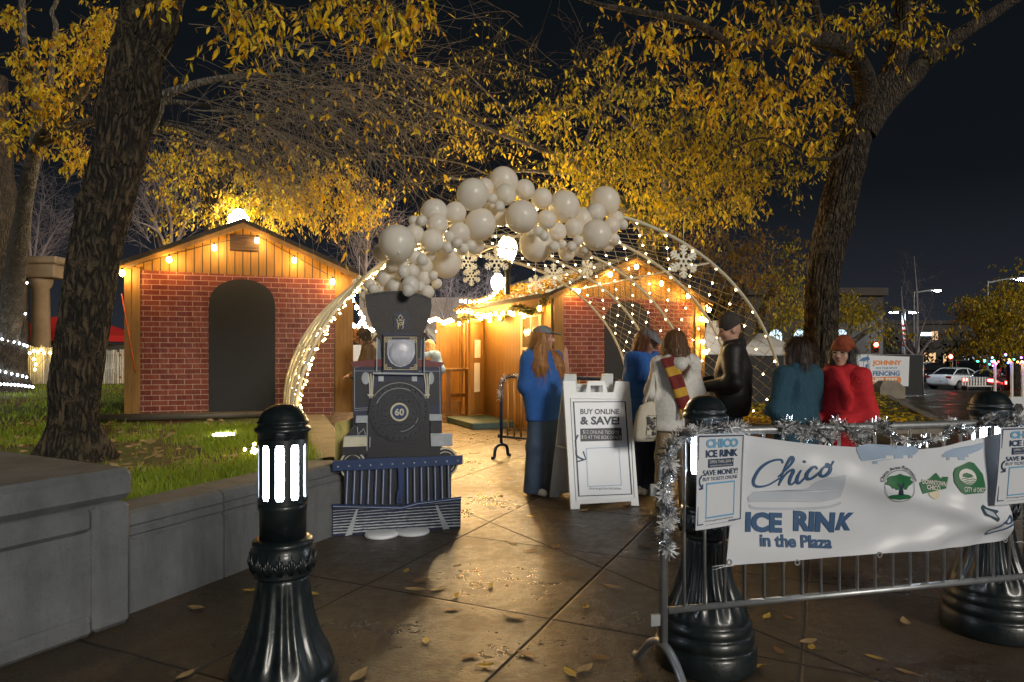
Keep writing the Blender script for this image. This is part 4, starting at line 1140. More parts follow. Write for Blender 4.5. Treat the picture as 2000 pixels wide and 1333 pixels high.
# posters on the barricade
def poster(label, pl, quad, c):
    (x0, y0), (x1, y1), (x2, y2), (x3, y3) = quad     # TL TR BR BL
    A, B, C_, D = [Vector(pl.px(*p)) for p in quad]
    def at(u, v, cc):
        p = A * (1 - u) * (1 - v) + B * u * (1 - v) + C_ * u * v + D * (1 - u) * v
        return pl.w(p.x, p.y, c + cc + .010 * math.sin(3.0 * u + 1) * math.sin(2.2 * v))
    t = thing('poster', label, 'poster', tuple(at(.5, .5, 0)), 0, 'ice rink posters on the barricade')
    q = MB(); n1, n2 = 10, 16; vs = []; fs = []
    for off in (0, -.004):
        for j in range(n2 + 1):
            for i in range(n1 + 1): vs.append(at(i / n1, j / n2, off))
    M_ = (n1 + 1) * (n2 + 1)
    for j in range(n2):
        for i in range(n1): a = j * (n1 + 1) + i; fs.append((a, a + n1 + 1, a + n1 + 2, a + 1)); fs.append((M_ + a, M_ + a + 1, M_ + a + n1 + 2, M_ + a + n1 + 1))
    q.add(vs, fs, smooth=True); q.build('sheet', vinyl, t)
    F_ = lambda cc: (lambda u, v: at(u, v, cc))
    def strokes(name, m, lst, w, cc=.0025, closed=False):
        k = Ink(F_(cc)); 
        for pts in lst: k.stroke(pts, w, 1, closed)
        return k.build(name, m, t)
    strokes('border', ink_navy, [[(.035, .02), (.965, .02), (.965, .945), (.035, .945), (.035, .02)]], .018)
    k = Ink(F_(.003)); k.text('CHICO', (.19, .145, .86, .048), bold=.05); k.build('lettering', ink_sky, t)
    k = Ink(F_(.003)); k.text('ICE RINK', (.18, .245, .86, .165), bold=.04); k.text('SAVE MONEY!', (.12, .435, .87, .375), bold=.01); k.text('BUY TICKETS ONLINE', (.12, .489, .87, .450), bold=.0); k.text('chicorec.gov/ice-rink-tickets', (.18, .925, .80, .902), bold=.005); k.build('lettering', ink_navy, t)
    k = Ink(F_(.003)); k.poly([(.23, .262), (.77, .262), (.77, .352), (.23, .352)], .03); o = k.build('dark_label', ink_navy, t)
    k = Ink(F_(.005)); k.text('OPEN THRU JAN 4', (.25, .318, .75, .276), bold=0.0); k.text('DOWNTOWN CITY PLAZA', (.26, .342, .74, .325), bold=.0); k.build('lettering', white_paint, o)
    strokes('code_frame', ink_sky, [[(.20, .52), (.81, .52), (.81, .88), (.20, .88), (.20, .52)]], .02)
    k = Ink(F_(.003)); k.stroke([(.10, .43), (.055, .47), (.06, .52), (.11, .56)], .022); k.stroke([(.045, .57), (.12, .565), (.115, .52)], .02, 1); k.build('arrow', ink_navy, t)
    strokes('code_frame', ink_navy, [[(.2, .955), (.85, .955)]], .004)
    return t
poster('white ice rink ticket poster hung at the left end of the barricade over the bollard', Pl(bp_.O + bp_.n * .088, BA), [(1361, 849), (1455, 847), (1450, 1023), (1357, 1036)], 0.0)
poster('white ticket poster at the right end of the barricade, cut by the picture edge', Pl(bp_.O + bp_.n * .115, BA), [(1955, 836), (2050, 833), (2046, 978), (1940, 987)], 0.0)

# tinsel
def tinsel(label, path, seed, r=.04, dens=2300, mats=None, silver=.7):
    rs = random.Random(seed); pts = catmull(path, 8)
    L = sum((pts[i + 1] - pts[i]).length for i in range(len(pts) - 1)); n = int(L * dens)
    t = thing('tinsel_garland', label, 'tinsel', tuple(pts[0]), 0, 'tinsel garlands on the barricades')
    core = MB(); core.tube(pts, .006, 5); core.build('core', steel, t)
    qs = [MB(), MB()]
    for i in range(n):
        f = rs.random() * (len(pts) - 1.001); k = int(f); p = pts[k].lerp(pts[k + 1], f - k)
        d = V(rs.gauss(0, 1), rs.gauss(0, 1), rs.gauss(0, 1)).normalized(); 
        band = mnoise.noise(V(f * .35, seed * 3.1, 0)) + (rs.random() - .5) * .5
        w = .0016; rr = r * rs.uniform(.6, 1.25); s = d.orthogonal().normalized() * w
        if band > (.1 if silver > .5 else .3): rr *= 1.15
        e = p + d * rr; which = 1 if math.sin(f * .55 + seed) + band > .45 else 0
        qs[which].add([p + s, p - s, e - s, e + s], [(0, 1, 2, 3)])
    qs[0].build('silver_fringe', tin_silver, t); 
    if qs[1].v: qs[1].build('white_fringe', tin_white, t)
    return t
tin_silver = mat('silver_tinsel', (.75, .77, .80), .18, metal=1.0, var=.1)
tin_white = mat('white_tinsel', (.85, .86, .88), .5, var=.05)
W_ = lambda x, y, c=0: bp_.w(*bp_.px(x, y), c)
def wrap(pl, a0, a1, z, r, turns, n=10, sag=0.0):
    out = []; m = max(4, int(turns * n))
    for i in range(m + 1):
        f = i / m; th = 2 * math.pi * turns * f
        out.append(pl.w(a0 + (a1 - a0) * f, z + r * math.sin(th) - sag * math.sin(math.pi * f), r * math.cos(th)))
    return out
tinsel('silver and white tinsel wound down the left post of the barricade', [W_(1302, 1075, .02), W_(1290, 1040, .03), W_(1306, 1000, .02), W_(1290, 960, .03), W_(1306, 920, .02), W_(1298, 885, .03), W_(1318, 858, .02), W_(1345, 845, .03), W_(1385, 838, .02), W_(1440, 834, .03)], 1, .038, 3000)
tinsel('tinsel wound along the barricade top rail between the poster and the red coat', catmull([bp_.w(.56, 1.10, .03), bp_.w(.62, 1.13, 0), bp_.w(.68, 1.08, .03), bp_.w(.74, 1.12, .01), bp_.w(.8, 1.06, .03), bp_.w(.86, 1.12, .0), bp_.w(.93, 1.09, .03), bp_.w(.98, 1.04, .03), bp_.w(1.05, 1.11, 0), bp_.w(1.12, 1.10, .03)], 3), 2, .036, 3300)
tinsel('thin tinsel sagging under the top rail in the middle of the banner', [bp_.w(1.10, 1.09, .03), bp_.w(1.2, 1.04, .03), bp_.w(1.32, 1.035, .03), bp_.w(1.45, 1.06, .03), bp_.w(1.52, 1.12, 0), bp_.w(1.56, 1.07, .03), bp_.w(1.66, 1.10, .03), bp_.w(1.74, 1.14, .02)], 3, .024, 2600)
tinsel('tinsel wound along the right end of the barricade top rail', [bp_.w(1.74, 1.12, .03), bp_.w(1.82, 1.08, .03), bp_.w(1.9, 1.13, 0), bp_.w(1.98, 1.08, .03), bp_.w(2.05, 1.12, .02), bp_.w(2.13, 1.09, .03), bp_.w(2.2, 1.13, 0), bp_.w(2.3, 1.08, .03), bp_.w(2.45, 1.12, .02), bp_.w(2.6, 1.1, .03)], 4, .036, 3000)

# second barricade behind the first woman
p2 = Pl((P(979, 690, 9.27).x, 9.27, 0), R(-38))
barricade('dark blue crowd barricade with tinsel wound on it behind the woman in the blue hoodie', p2, 1.9, mat('blue_steel', (.03, .06, .14), .4, metal=.3, var=.1), H=1.13, zb=.30, step=.115, foot=.2, rr=.022, br=.014, m2=mat('warm_lit_steel', (.50, .27, .07), .4, metal=.0, var=.1))  # bars: warm light on the dark blue steel is put into their colour
tinsel('tinsel wound on the corner of the blue barricade beside the open door', [p2.w(0, .78, .02), p2.w(.0, .95, .02), p2.w(.06, 1.1, .02), p2.w(.25, 1.14, .02), p2.w(.5, 1.13, .03), p2.w(.8, 1.14, .02)], 5, .045, 900)

# ------------------------------------------------------------------ folding A-frame sign
F0, F1 = G(1117, 996), G(1249, 989)
sa = math.atan2((F1 - F0).y, (F1 - F0).x); tilt = R(11)
sf = Pl(F0, sa, tilt)
ZA = lambda l: [(980 + x * .2927, 620 + y * .2927) for x, y in l]
sg = thing('sandwich_board', 'white folding A-frame sign reading Buy Online and Save beside the woman in the blue hoodie', 'sign', tuple(F0))
q = MB(); outl = ZA([(462, 1285), (520, 1285), (523, 1248), (862, 1228), (866, 1258), (915, 1258), (852, 430), (762, 425), (745, 500), (500, 500), (490, 425), (410, 425)])
A_ = sf.pts(outl); mnb = min(b for a, b in A_); A_ = [(a, max(0.003, b)) for a, b in A_]
q.prism(sf, A_, -.03, 0)
q.line(sf, sf.pts(ZA([(578, 502), (585, 440), (680, 440), (690, 500)])), .05, -.028, -.004)
fp = q.build('front_panel', white_plastic, sg)
q = MB(); q.line(sf, sf.pts(ZA([(462, 540), (855, 545), (888, 1205), (500, 1222)])), .018, .0005, .012, closed=True); q.build('panel_rim', white_plastic, sg)
wid = (F1 - F0).length
R0 = G(1073, 973); R0 = F0 + sf.n.cross(V(0, 0, 1)) * 0 + V(-math.sin(sa), math.cos(sa), 0) * .58 - sf.u * .055
sr = Pl(R0, sa, -tilt)
q = MB(); q.prism(sr, [(0, .003), (.09, .003), (.1, .05), (wid - .1, .05), (wid - .09, .003), (wid, .003), (wid - .09, 1.27), (wid - .2, 1.27), (wid - .21, 1.17), (.21, 1.17), (.2, 1.27), (.08, 1.27)], 0, .03)
q.build('rear_panel', white_plastic, sg)
q = MB(); 
for k in (.12, .2, .28): q.rect(sr, k + .02, .12, k + .03, 1.1, .0305, .036)
q.line(sr, [(.06, .08), (wid - .06, .08), (wid - .13, 1.15), (.13, 1.15)], .03, .0305, .04, closed=True); q.build('rear_rib', white_plastic, sg)
q = MB(); a = sf.w(.03, .55, -.03); b = sr.w(.03, .55, .03); q.tube([a, b], .008, 6); q.build('side_stay', white_plastic, sg)
Sf = lambda c: (lambda x, y: sf.w(*sf.px(x, y), c))
q = MB(); q.prism(sf, sf.pts(ZA([(470, 556), (828, 556), (872, 1186), (508, 1202)])), .0006, .003); sh = q.build('poster_sheet', vinyl, sg)
q = MB(); q.line(sf, sf.pts(ZA([(478, 566), (822, 564), (866, 1180), (514, 1194)])), .016, .0032, .0045, closed=True); q.build('border', ink_dark, sh)
def Sa(x0, yb, x1, yt): return (980 + x0 * .2927, 620 + yb * .2927, 980 + x1 * .2927, 620 + yt * .2927)
q = MB(); text(q, Sf(.0045), 'BUY ONLINE', Sa(523, 648, 783, 612), bold=.025); text(q, Sf(.0045), '& SAVE!', Sa(523, 718, 785, 662), bold=.04); text(q, Sf(.0045), 'chicorec.gov/ice-rink-tickets', Sa(580, 1155, 795, 1134), bold=.005); q.build('lettering', ink_dark, sh)
q = MB(); q.prism(sf, sf.pts(ZA([(522, 744), (798, 738), (801, 822), (525, 830)])), .0032, .005); pb_ = q.build('dark_label', ink_dark, sh)
q = MB(); text(q, Sf(.0065), '$12 ONLINE TICKETS', Sa(541, 783, 779, 756), bold=-.008, rot=.02); text(q, Sf(.0065), '$15 AT THE BOX OFFICE', Sa(531, 816, 795, 790), bold=-.008, rot=.02); q.build('lettering', white_paint, pb_)
q = MB(); q.line(sf, sf.pts(ZA([(563, 876), (780, 866), (797, 1120), (574, 1130)])), .012, .0032, .005, closed=True); q.build('code_frame', ink_pale, sh)
k = Ink(Sf(.0045)); k.stroke(ZA([(508, 785), (487, 835), (485, 890), (505, 930), (545, 950)]), 3.6); k.stroke(ZA([(542, 895), (560, 948), (500, 965)]), 3.2, 1); k.build('arrow', ink_navy, sh)
# ------------------------------------------------------------------ trees
def bark_mat(name, c0, c1, sc=1.0):
    g = NT(name); tc = g.n('TexCoord'); mp = g.n('Mapping'); mp.inputs['Scale'].default_value = (21 * sc, 21 * sc, 3.6 * sc)
    wv = g.n('TexNoise'); wv.inputs['Scale'].default_value = 3.0; wv.inputs['Detail'].default_value = 3; g.L.new(tc.outputs['Object'], wv.inputs['Vector'])
    ad = g.n('VectorMath', operation='MULTIPLY_ADD'); ad.inputs[1].default_value = (.16, .16, .55); g.L.new(wv.outputs['Color'], ad.inputs[0]); g.L.new(tc.outputs['Object'], ad.inputs[2]); g.L.new(ad.outputs[0], mp.inputs[0])
    vo = g.n('TexVoronoi', feature='DISTANCE_TO_EDGE'); vo.inputs['Scale'].default_value = 1.0; g.L.new(mp.outputs[0], vo.inputs['Vector'])
    ed_ = g.ramp(vo.outputs['Distance'], [(.02, (0, 0, 0)), (.28, (1, 1, 1))])
    brk = g.noise(tc.outputs['Object'], 7.0, 4, .7); ed_ = g.math('MAXIMUM', ed_, g.ramp(brk, [(.50, (0, 0, 0)), (.62, (.85, .85, .85))]))
    fine = g.noise(mp.outputs[0], 3.0, 6, .7); b2 = g.noise(tc.outputs['Object'], 1.5, 4)
    plate = g.ramp(fine, [(.3, tuple(.5 * (x + y) for x, y in zip(c0, c1))), (.7, c1)])
    plate = g.mix(g.ramp(b2, [(.5, (0, 0, 0)), (.7, (.45, .45, .45))]), plate, (.05, .055, .025))
    g.L.new(g.mix(ed_, c0, plate), g.b.inputs['Base Color']); g.b.inputs['Roughness'].default_value = .9
    g.bump(g.math('ADD', ed_, g.math('MULTIPLY', fine, .35)), 1.0, .035); return g.m
bark = bark_mat('elm_bark', (.005, .004, .003), (.105, .076, .045))
bark_pale = bark_mat('pale_bark', (.09, .08, .065), (.30, .27, .22), 1.5)
bark_dark = bark_mat('dark_bark', (.03, .024, .018), (.10, .075, .05), 1.2)
twig_grey = mat('grey_twigs', (.24, .21, .17), .8, var=.3, scale=3)
twig_dark = mat('brown_twigs', (.12, .09, .055), .8, var=.3, scale=3)
twig_violet = mat('bare_twigs', (.24, .21, .22), .8, var=.3, scale=3)

def leaf_mat(name, stops, trans=.42):
    g = NT(name); ge = g.n('NewGeometry')
    c = g.ramp(ge.outputs['Random Per Island'], stops)
    g.L.new(c, g.b.inputs['Base Color']); g.b.inputs['Roughness'].default_value = .5
    tr = g.n('BsdfTranslucent'); g.L.new(c, tr.inputs[0]); mx = g.n('MixShader'); mx.inputs[0].default_value = trans
    g.L.new(g.b.outputs[0], mx.inputs[1]); g.L.new(tr.outputs[0], mx.inputs[2]); g.L.new(mx.outputs[0], g.N['Material Output'].inputs[0]); return g.m
leaf_gold = leaf_mat('golden_leaves', [(0, (.42, .20, .010)), (.3, (.74, .46, .012)), (.7, (.80, .58, .022)), (1, (.46, .44, .03))])
leaf_green = leaf_mat('yellow_green_leaves', [(0, (.80, .52, .012)), (.35, (.76, .56, .018)), (.65, (.40, .34, .016)), (1, (.07, .08, .012))])
leaf_rust = leaf_mat('rusty_leaves', [(0, (.24, .10, .012)), (.5, (.34, .17, .012)), (1, (.20, .15, .02))])

class Crown:
    def __init__(s): s.p = []; s.d = []; s.sz = []; s.tw = MB()
    def leaf(s, p, d, size): s.p.append(tuple(p)); s.d.append(tuple(d)); s.sz.append(size)
    def spray(s, p, d, L, r, leafs=.12, size=.085, droop=.35, subs=3, lp=1.0, wander=.35, sub_len=.45, steps=6):
        d = Vector(d).normalized(); p = Vector(p); pts = [p.copy()]; nodes = []
        for k in range(steps):
            d = (d + V(random.gauss(0, wander), random.gauss(0, wander), random.gauss(0, wander * .6) - droop * .25)).normalized()
            p = p + d * (L / steps); pts.append(p.copy()); nodes.append((p.copy(), d.copy(), k))
        rad = [max(.0016, r * (1 - .85 * i / steps)) for i in range(steps + 1)]
        s.tw.tube(pts, rad, 4 if r > .006 else 3, cap=False)
        for q, dd, k in nodes[1:]:
            for _ in range(subs):
                if random.random() < .75:
                    side = (dd * .6 + V(random.gauss(0, .7), random.gauss(0, .7), random.gauss(0, .5) - droop * .4)).normalized()
                    l2 = L * sub_len * random.uniform(.4, 1.0); m = 4; q2 = q.copy(); pp = [q2.copy()]; d2 = side
                    for j in range(m):
                        d2 = (d2 + V(random.gauss(0, .18), random.gauss(0, .18), random.gauss(0, .15) - droop * .3)).normalized()
                        q2 = q2 + d2 * (l2 / m); pp.append(q2.copy())
                    s.tw.tube(pp, [max(.0017, r * .42 * (1 - .7 * i / m)) for i in range(m + 1)], 3, cap=False)
                    if random.random() < lp and leafs > 0:
                        nl = max(1, int(l2 / leafs))
                        for j in range(nl):
                            f = (j + random.random()) / nl * m; i0 = min(m - 1, int(f)); b = pp[i0].lerp(pp[i0 + 1], f - i0)
                            ld = V(random.gauss(0, .55), random.gauss(0, .55), -1.0 + random.gauss(0, .35)).normalized()
                            s.leaf(b, ld, size * random.uniform(.5, 1.25))
    def build_leaves(s, name, m, parent):
        n = len(s.p)
        if not n: return
        p = np.array(s.p); d = np.array(s.d); sz = np.array(s.sz)[:, None]
        rnd = rng.normal(size=(n, 3)); w = np.cross(d, rnd); w /= np.linalg.norm(w, axis=1)[:, None] + 1e-9
        nn = np.cross(w, d)
        curl = rng.uniform(-.25, .25, (n, 1))
        v = np.zeros((n, 8, 3))
        v[:, 0] = p; v[:, 1] = p + d * sz * .35 + w * sz * .21 + nn * sz * .06; v[:, 2] = p + d * sz * .7 + w * sz * .16 + nn * sz * (.05 + curl * .4)
        v[:, 3] = p + d * sz * 1.08 + nn * sz * curl; v[:, 4] = p + d * sz * .7 - w * sz * .16 + nn * sz * (.05 + curl * .4); v[:, 5] = p + d * sz * .35 - w * sz * .21 + nn * sz * .06
        v[:, 6] = p + d * sz * .36 - nn * sz * .03; v[:, 7] = p + d * sz * .72 + nn * sz * (curl * .5 - .03)
        o = (np.arange(n) * 8)[:, None]
        f4 = np.concatenate([np.array([[1, 2, 7, 6]]) + o, np.array([[6, 7, 4, 5]]) + o]); f3 = np.concatenate([np.array([[0, 1, 6]]) + o, np.array([[0, 6, 5]]) + o, np.array([[2, 3, 7]]) + o, np.array([[7, 3, 4]]) + o])
        q = MB(); q.add(v.reshape(-1, 3).tolist(), f4.tolist() + f3.tolist()); return q.build(name, m, parent)
    def build_twigs(s, name, m, parent):
        if s.tw.v: return s.tw.build(name, m, parent)

def bark_tube(mb, pts, rad, na=64, sub=8, amp=.10, freq=3.0, zf=.9, seed=0.0, burls=()):
    c = catmull(pts, sub); m = len(c); rr = []
    for i in range(m):
        f = i / sub; k = min(int(f), len(rad) - 2); t = f - k; t = t * t * (3 - 2 * t); rr.append(rad[k] * (1 - t) + rad[k + 1] * t)
    vs = []; a = V(1, 0, 0); run = 0
    for i in range(m):
        t = (c[min(i + 1, m - 1)] - c[max(i - 1, 0)]).normalized(); a = (a - t * a.dot(t)).normalized(); b = t.cross(a)
        if i: run += (c[i] - c[i - 1]).length
        for k in range(na):
            th = 2 * math.pi * k / na; dr = (a * math.cos(th) + b * math.sin(th))
            nz = mnoise.noise(V(math.cos(th) * freq, math.sin(th) * freq, run * zf + seed)); n2 = mnoise.noise(V(math.cos(th) * freq * 3, math.sin(th) * freq * 3, run * zf * 3 + seed + 9)); n3 = mnoise.noise(V(math.cos(th) * 1.0, math.sin(th) * 1.0, run * .8 + seed + 5))
            ridge = (1 - abs(nz) * 2) * .6 + (1 - abs(n2) * 2) * .4
            bu = 0
            for bc, br_, ba in burls:
                dd = (c[i] + dr * rr[i] - bc).length_squared; bu += ba * math.exp(-dd / (br_ * br_))
            vs.append(c[i] + dr * (rr[i] * (1 + amp * (ridge - .6) + .10 * n3) + bu))
    fs = [(i * na + k, i * na + (k + 1) % na, (i + 1) * na + (k + 1) % na, (i + 1) * na + k) for i in range(m - 1) for k in range(na)]
    mb.add(vs, fs, smooth=True)
def tpath(l, Y):
    """[(px, py, width px[, Y])] -> points and radii"""
    pts = []; rad = []
    for q in l:
        y = q[3] if len(q) > 3 else Y
        pts.append(P(q[0], q[1], y)); rad.append(q[2] / 2 / FP * y)
    return pts, rad
def limb(mb, l, Y, n=10, sub=6, amp=.06):
    pts, rad = tpath(l, Y); bark_tube(mb, pts, rad, n * 2, sub, amp, 2.0, 1.2, random.random() * 9)
    return pts
def region(cr, px, py, rx, ry, Y, dY, n, L, size, leafs=.1, droop=.3, subs=3, lp=1.0, dirx=None, r=.006):
    for _ in range(n):
        while True:
            a, b = random.uniform(-1, 1), random.uniform(-1, 1)
            if a * a + b * b < 1: break
        p = P(px + a * rx, py + b * ry, Y + random.uniform(-dY, dY))
        d = V(random.gauss(0, 1), random.gauss(0, .7), random.gauss(0, .35)) if dirx is None else V(dirx[0] + random.gauss(0, .35), dirx[1] + random.gauss(0, .4), dirx[2] + random.gauss(0, .25))
        cr.spray(p - d.normalized() * L * .4, d, L, r, leafs, size, droop, subs, lp)

# --- big tree at the left, close to us
t1 = thing('elm_tree', 'big leaning ridged trunk on the grass between the plinth and the left hut', 'tree', tuple(P(146, 882, 6.05)))
mb = MB()
pts, rad = tpath([(146, 905, 175), (146, 885, 128), (145, 850, 104), (147, 810, 100), (150, 750, 106), (163, 650, 104), (176, 562, 105), (190, 470, 106), (214, 375, 112), (241, 262, 108), (257, 190, 116), (270, 112, 108), (294, 40, 116), (314, -40, 116), (345, -170, 100), (400, -330, 70)], 6.05)
rad = [r * .84 for r in rad]; bark_tube(mb, pts, rad, 240, 16, .15, 7.5, 1.1, 0, [(P(308, 185, 5.95), .12, .07), (P(300, 235, 5.9), .10, .045), (P(205, 215, 6.0), .12, .05), (P(272, 392, 5.95), .09, .05), (P(150, 395, 6), .09, .05), (P(250, 430, 5.8), .07, .03)])
for k in range(5):                       # root flare
    th = 2 * math.pi * k / 7 + .3; c = pts[1]
    bark_tube(mb, [c + V(math.cos(th) * .12, math.sin(th) * .12, .20), c + V(math.cos(th) * .22, math.sin(th) * .22, .03), c + V(math.cos(th) * .34, math.sin(th) * .34, -.06)], [.11, .09, .04], 24, 5, .12, 3, 1, k)
mb.build('trunk', bark, t1)
mb = MB()
limb(mb, [(285, 250, 40), (305, 222, 24), (318, 190, 20), (360, 172, 15), (420, 155, 12), (520, 146, 8), (610, 152, 5.5), (700, 168, 3)], 6.2)
limb(mb, [(290, 215, 18), (330, 200, 10), (395, 205, 7), (450, 218, 6), (500, 232, 5), (560, 262, 3)], 6.5)
limb(mb, [(275, 255, 16), (310, 243, 9), (356, 249, 8), (410, 268, 7), (455, 285, 6), (520, 318, 3.5)], 6.5)
limb(mb, [(280, 255, 14), (330, 260, 5), (380, 275, 4), (440, 300, 3)], 6.8)
mb.build('limb', bark_pale, t1)
cr = Crown()
def fan(cr, a, b, Y0, Y1, n, L, spread=.28, droop=.32, r=.004, lp=.07, size=.075, dx=1.0):
    for _ in range(n):
        f = random.random(); y = Y0 + (Y1 - Y0) * random.random()
        p = P(a[0] + (b[0] - a[0]) * f + random.gauss(0, 10), a[1] + (b[1] - a[1]) * f + random.gauss(0, 14), y)
        cr.spray(p, V(dx, random.gauss(0, .5), random.gauss(.02, spread)), L * random.uniform(.6, 1.2), r, .16, size, droop, 4, lp, .13, .55, 7)
fan(cr, (330, 185), (690, 160), 5.8, 7.4, 14, 1.35, .3, .25)
fan(cr, (330, 205), (560, 262), 6.2, 7.8, 20, 1.35, .2, .45)
fan(cr, (300, 245), (520, 315), 6.2, 7.8, 20, 1.2, .2, .5)
fan(cr, (480, 160), (850, 240), 6.5, 9.0, 12, 1.5, .3, .35, lp=.05)
fan(cr, (340, 60), (700, 120), 5.8, 8.0, 9, 1.5, .3, .25, r=.005, lp=.06)
cr.build_twigs('bare_twig', twig_grey, t1); cr.build_leaves('sparse_leaves', leaf_gold, t1)
cr2 = Crown()
for (x, y, rx, ry, n) in ((520, 15, 60, 18, 9), (480, 40, 25, 25, 4), (650, 20, 60, 22, 8), (760, 12, 60, 14, 7), (690, 45, 20, 12, 2), (820, 5, 40, 10, 3), (740, 60, 25, 15, 1), (370, 45, 20, 20, 1)):
    region(cr2, x, y - 12, rx, ry, 4.9, .5, n, .40, .070, .055, .55, 3, 1.0, r=.004)
for (x, y, n) in ((660, 250, 3), (500, 175, 2), (385, 110, 2), (520, 70, 3), (750, 130, 4), (760, 230, 4), (620, 120, 3), (860, 160, 4)):
    region(cr2, x, y, 45, 35, 6.5, .8, n, .35, .075, .1, .4, 2, .6, r=.003)
cr2.build_twigs('leafy_twig', twig_dark, t1); cr2.build_leaves('crown', leaf_gold, t1)

# --- tree behind it at the left edge
t2 = thing('elm_tree', 'pale barked tree at the left edge with white lights spiralling up its trunk', 'tree', tuple(P(18, 757, 14.5)))
mb = MB()
pts, rad = tpath([(12, 775, 110), (14, 757, 84), (15, 720, 66), (16, 640, 60), (14, 560, 58), (8, 480, 56), (2, 400, 54), (-6, 300, 50), (-10, 150, 40)], 14.2)
bark_tube(mb, pts, rad, 48, 8, .1, 3, .7, 4.0); mb.build('trunk', bark_dark, t2)
mb = MB()
limb(mb, [(12, 720, 30, 14.2), (24, 600, 40, 13.8), (34, 500, 34, 12.8), (52, 375, 27, 11.6), (71, 292, 25, 11), (94, 255, 20, 10.6), (124, 225, 17, 10.3), (161, 184, 14, 10), (176, 157, 11, 9.8), (214, 109, 8, 9.5), (250, 60, 5, 9.2)], 11)
limb(mb, [(70, 300, 22), (71, 244, 22), (71, 157, 16), (49, 94, 13), (43, 0, 11), (40, -80, 8)], 11)
limb(mb, [(90, 262, 14), (100, 139, 12), (109, 56, 10), (101, 26, 8), (112, 0, 7), (130, -60, 4)], 10.6)
limb(mb, [(92, 262, 14), (130, 245, 12), (180, 232, 9), (240, 210, 6)], 10.4); limb(mb, [(84, 282, 14), (120, 268, 12), (180, 240, 8), (230, 225, 5)], 10.8)
mb.build('limb', bark_pale, t2)
cr = Crown()
for (x, y, rx, ry, n) in ((40, 150, 40, 40, 6), (30, 215, 45, 35, 10), (50, 120, 40, 40, 6), (90, 180, 40, 30, 8), (150, 100, 50, 35, 10), (190, 30, 55, 25, 10), (160, 70, 50, 30, 6), (110, 190, 35, 30, 6), (150, 290, 25, 15, 5), (20, 255, 20, 20, 3), (180, 90, 25, 25, 4), (60, 20, 60, 25, 5), (230, 20, 40, 25, 5), (140, 250, 35, 20, 5), (150, 305, 20, 15, 3)):
    region(cr, x, y, rx, ry, 10.2, .9, n, .62, .095, .07, .4, 3, .95, r=.006)
fan(cr, (100, 200), (230, 40), 10, 11, 14, 1.2, .4, .2)
cr.build_twigs('leafy_twig', twig_dark, t2); cr.build_leaves('crown', leaf_gold, t2)

# --- big tree at the right
t3 = thing('elm_tree', 'tall forked tree on the right standing behind the red coat, limbs reaching over the scene', 'tree', tuple(P(1600, 815, 11.2)))
mb = MB()
pts, rad = tpath([(1600, 850, 105), (1600, 815, 88), (1600, 760, 78), (1601, 690, 76), (1604, 600, 76), (1610, 520, 78), (1632, 420, 80), (1655, 330, 78), (1678, 250, 72), (1706, 195, 74), (1740, 150, 56), (1756, 100, 46), (1764, 40, 40), (1766, -40, 36), (1770, -200, 24)], 11.2)
rad = [r * .79 for r in rad]; bark_tube(mb, pts, rad, 170, 12, .14, 6.5, 1.0, 2.0, [(P(1672, 440, 10.9), .16, .10), (P(1575, 560, 11), .14, .06), (P(1700, 330, 11), .10, .06), (P(1640, 560, 10.8), .15, .05)])
c = P(1612, 545, 11.2); mb.build('trunk', bark, t3)
mb = MB()
limb(mb, [(1676, 280, 40, 11.2), (1694, 225, 44, 11.2), (1690, 165, 42, 11), (1672, 120, 38, 10.6), (1640, 88, 36, 10.2), (1600, 80, 30, 9.7), (1540, 76, 26, 9.2), (1490, 86, 22, 8.8), (1425, 88, 18, 8.4), (1400, 70, 16, 8.2), (1355, 45, 16, 7.9), (1300, 32, 14, 7.6), (1230, 20, 11, 7.3), (1160, 6, 8, 7), (1060, -30, 3, 6.7)], 10, 12)
limb(mb, [(1690, 260, 40), (1728, 200, 44), (1775, 155, 40), (1810, 118, 34), (1850, 85, 30), (1920, 40, 24), (1990, -5, 18), (2090, -60, 10)], 11.1, 12)
limb(mb, [(1535, 80, 15), (1520, 40, 12), (1508, -10, 10), (1490, -80, 6)], 9.2); limb(mb, [(1615, 80, 15), (1600, 30, 12), (1585, -30, 9)], 9.8)
limb(mb, [(1632, 86, 8), (1690, 62, 6), (1740, 40, 4)], 10.2); limb(mb, [(1430, 92, 8), (1400, 118, 5), (1370, 180, 3.5), (1300, 240, 2.5)], 8.6); limb(mb, [(1400, 75, 8), (1340, 78, 6), (1330, 120, 4)], 8.2)
limb(mb, [(1685, 240, 12, 11.2), (1640, 300, 8, 11), (1590, 310, 6, 10.8), (1500, 270, 4, 10.5), (1430, 290, 3, 10.3)], 11)
mb.build('limb', bark_dark, t3)
cr = Crown()
for (x, y, rx, ry, n) in ((1290, 20, 60, 25, 5), (1400, 30, 60, 30, 9), (1480, 35, 60, 40, 12), (1570, 30, 60, 35, 14), (1660, 25, 60, 30, 12), (1700, 65, 45, 30, 8), (1560, 130, 70, 30, 12), (1450, 130, 60, 30, 12), (1510, 165, 70, 30, 12), (1600, 150, 40, 30, 8), (1450, 190, 60, 30, 10), (1620, 195, 40, 20, 6), (1790, 60, 18, 30, 5), (1830, 15, 40, 15, 5), (1880, 18, 25, 15, 3), (1820, 85, 12, 12, 2), (1330, 100, 50, 40, 8), (1250, 60, 60, 40, 8), (1360, 170, 60, 40, 8), (1580, 215, 60, 30, 9)):
    region(cr, x, y - 10, rx, ry, 8.6 if x < 1600 else 10, 1.1, max(2, int(n * .72)), .62, .092, .085, .5, 3, .95, r=.005)
cr.build_twigs('leafy_twig', twig_dark, t3); cr.build_leaves('crown', leaf_gold, t3)

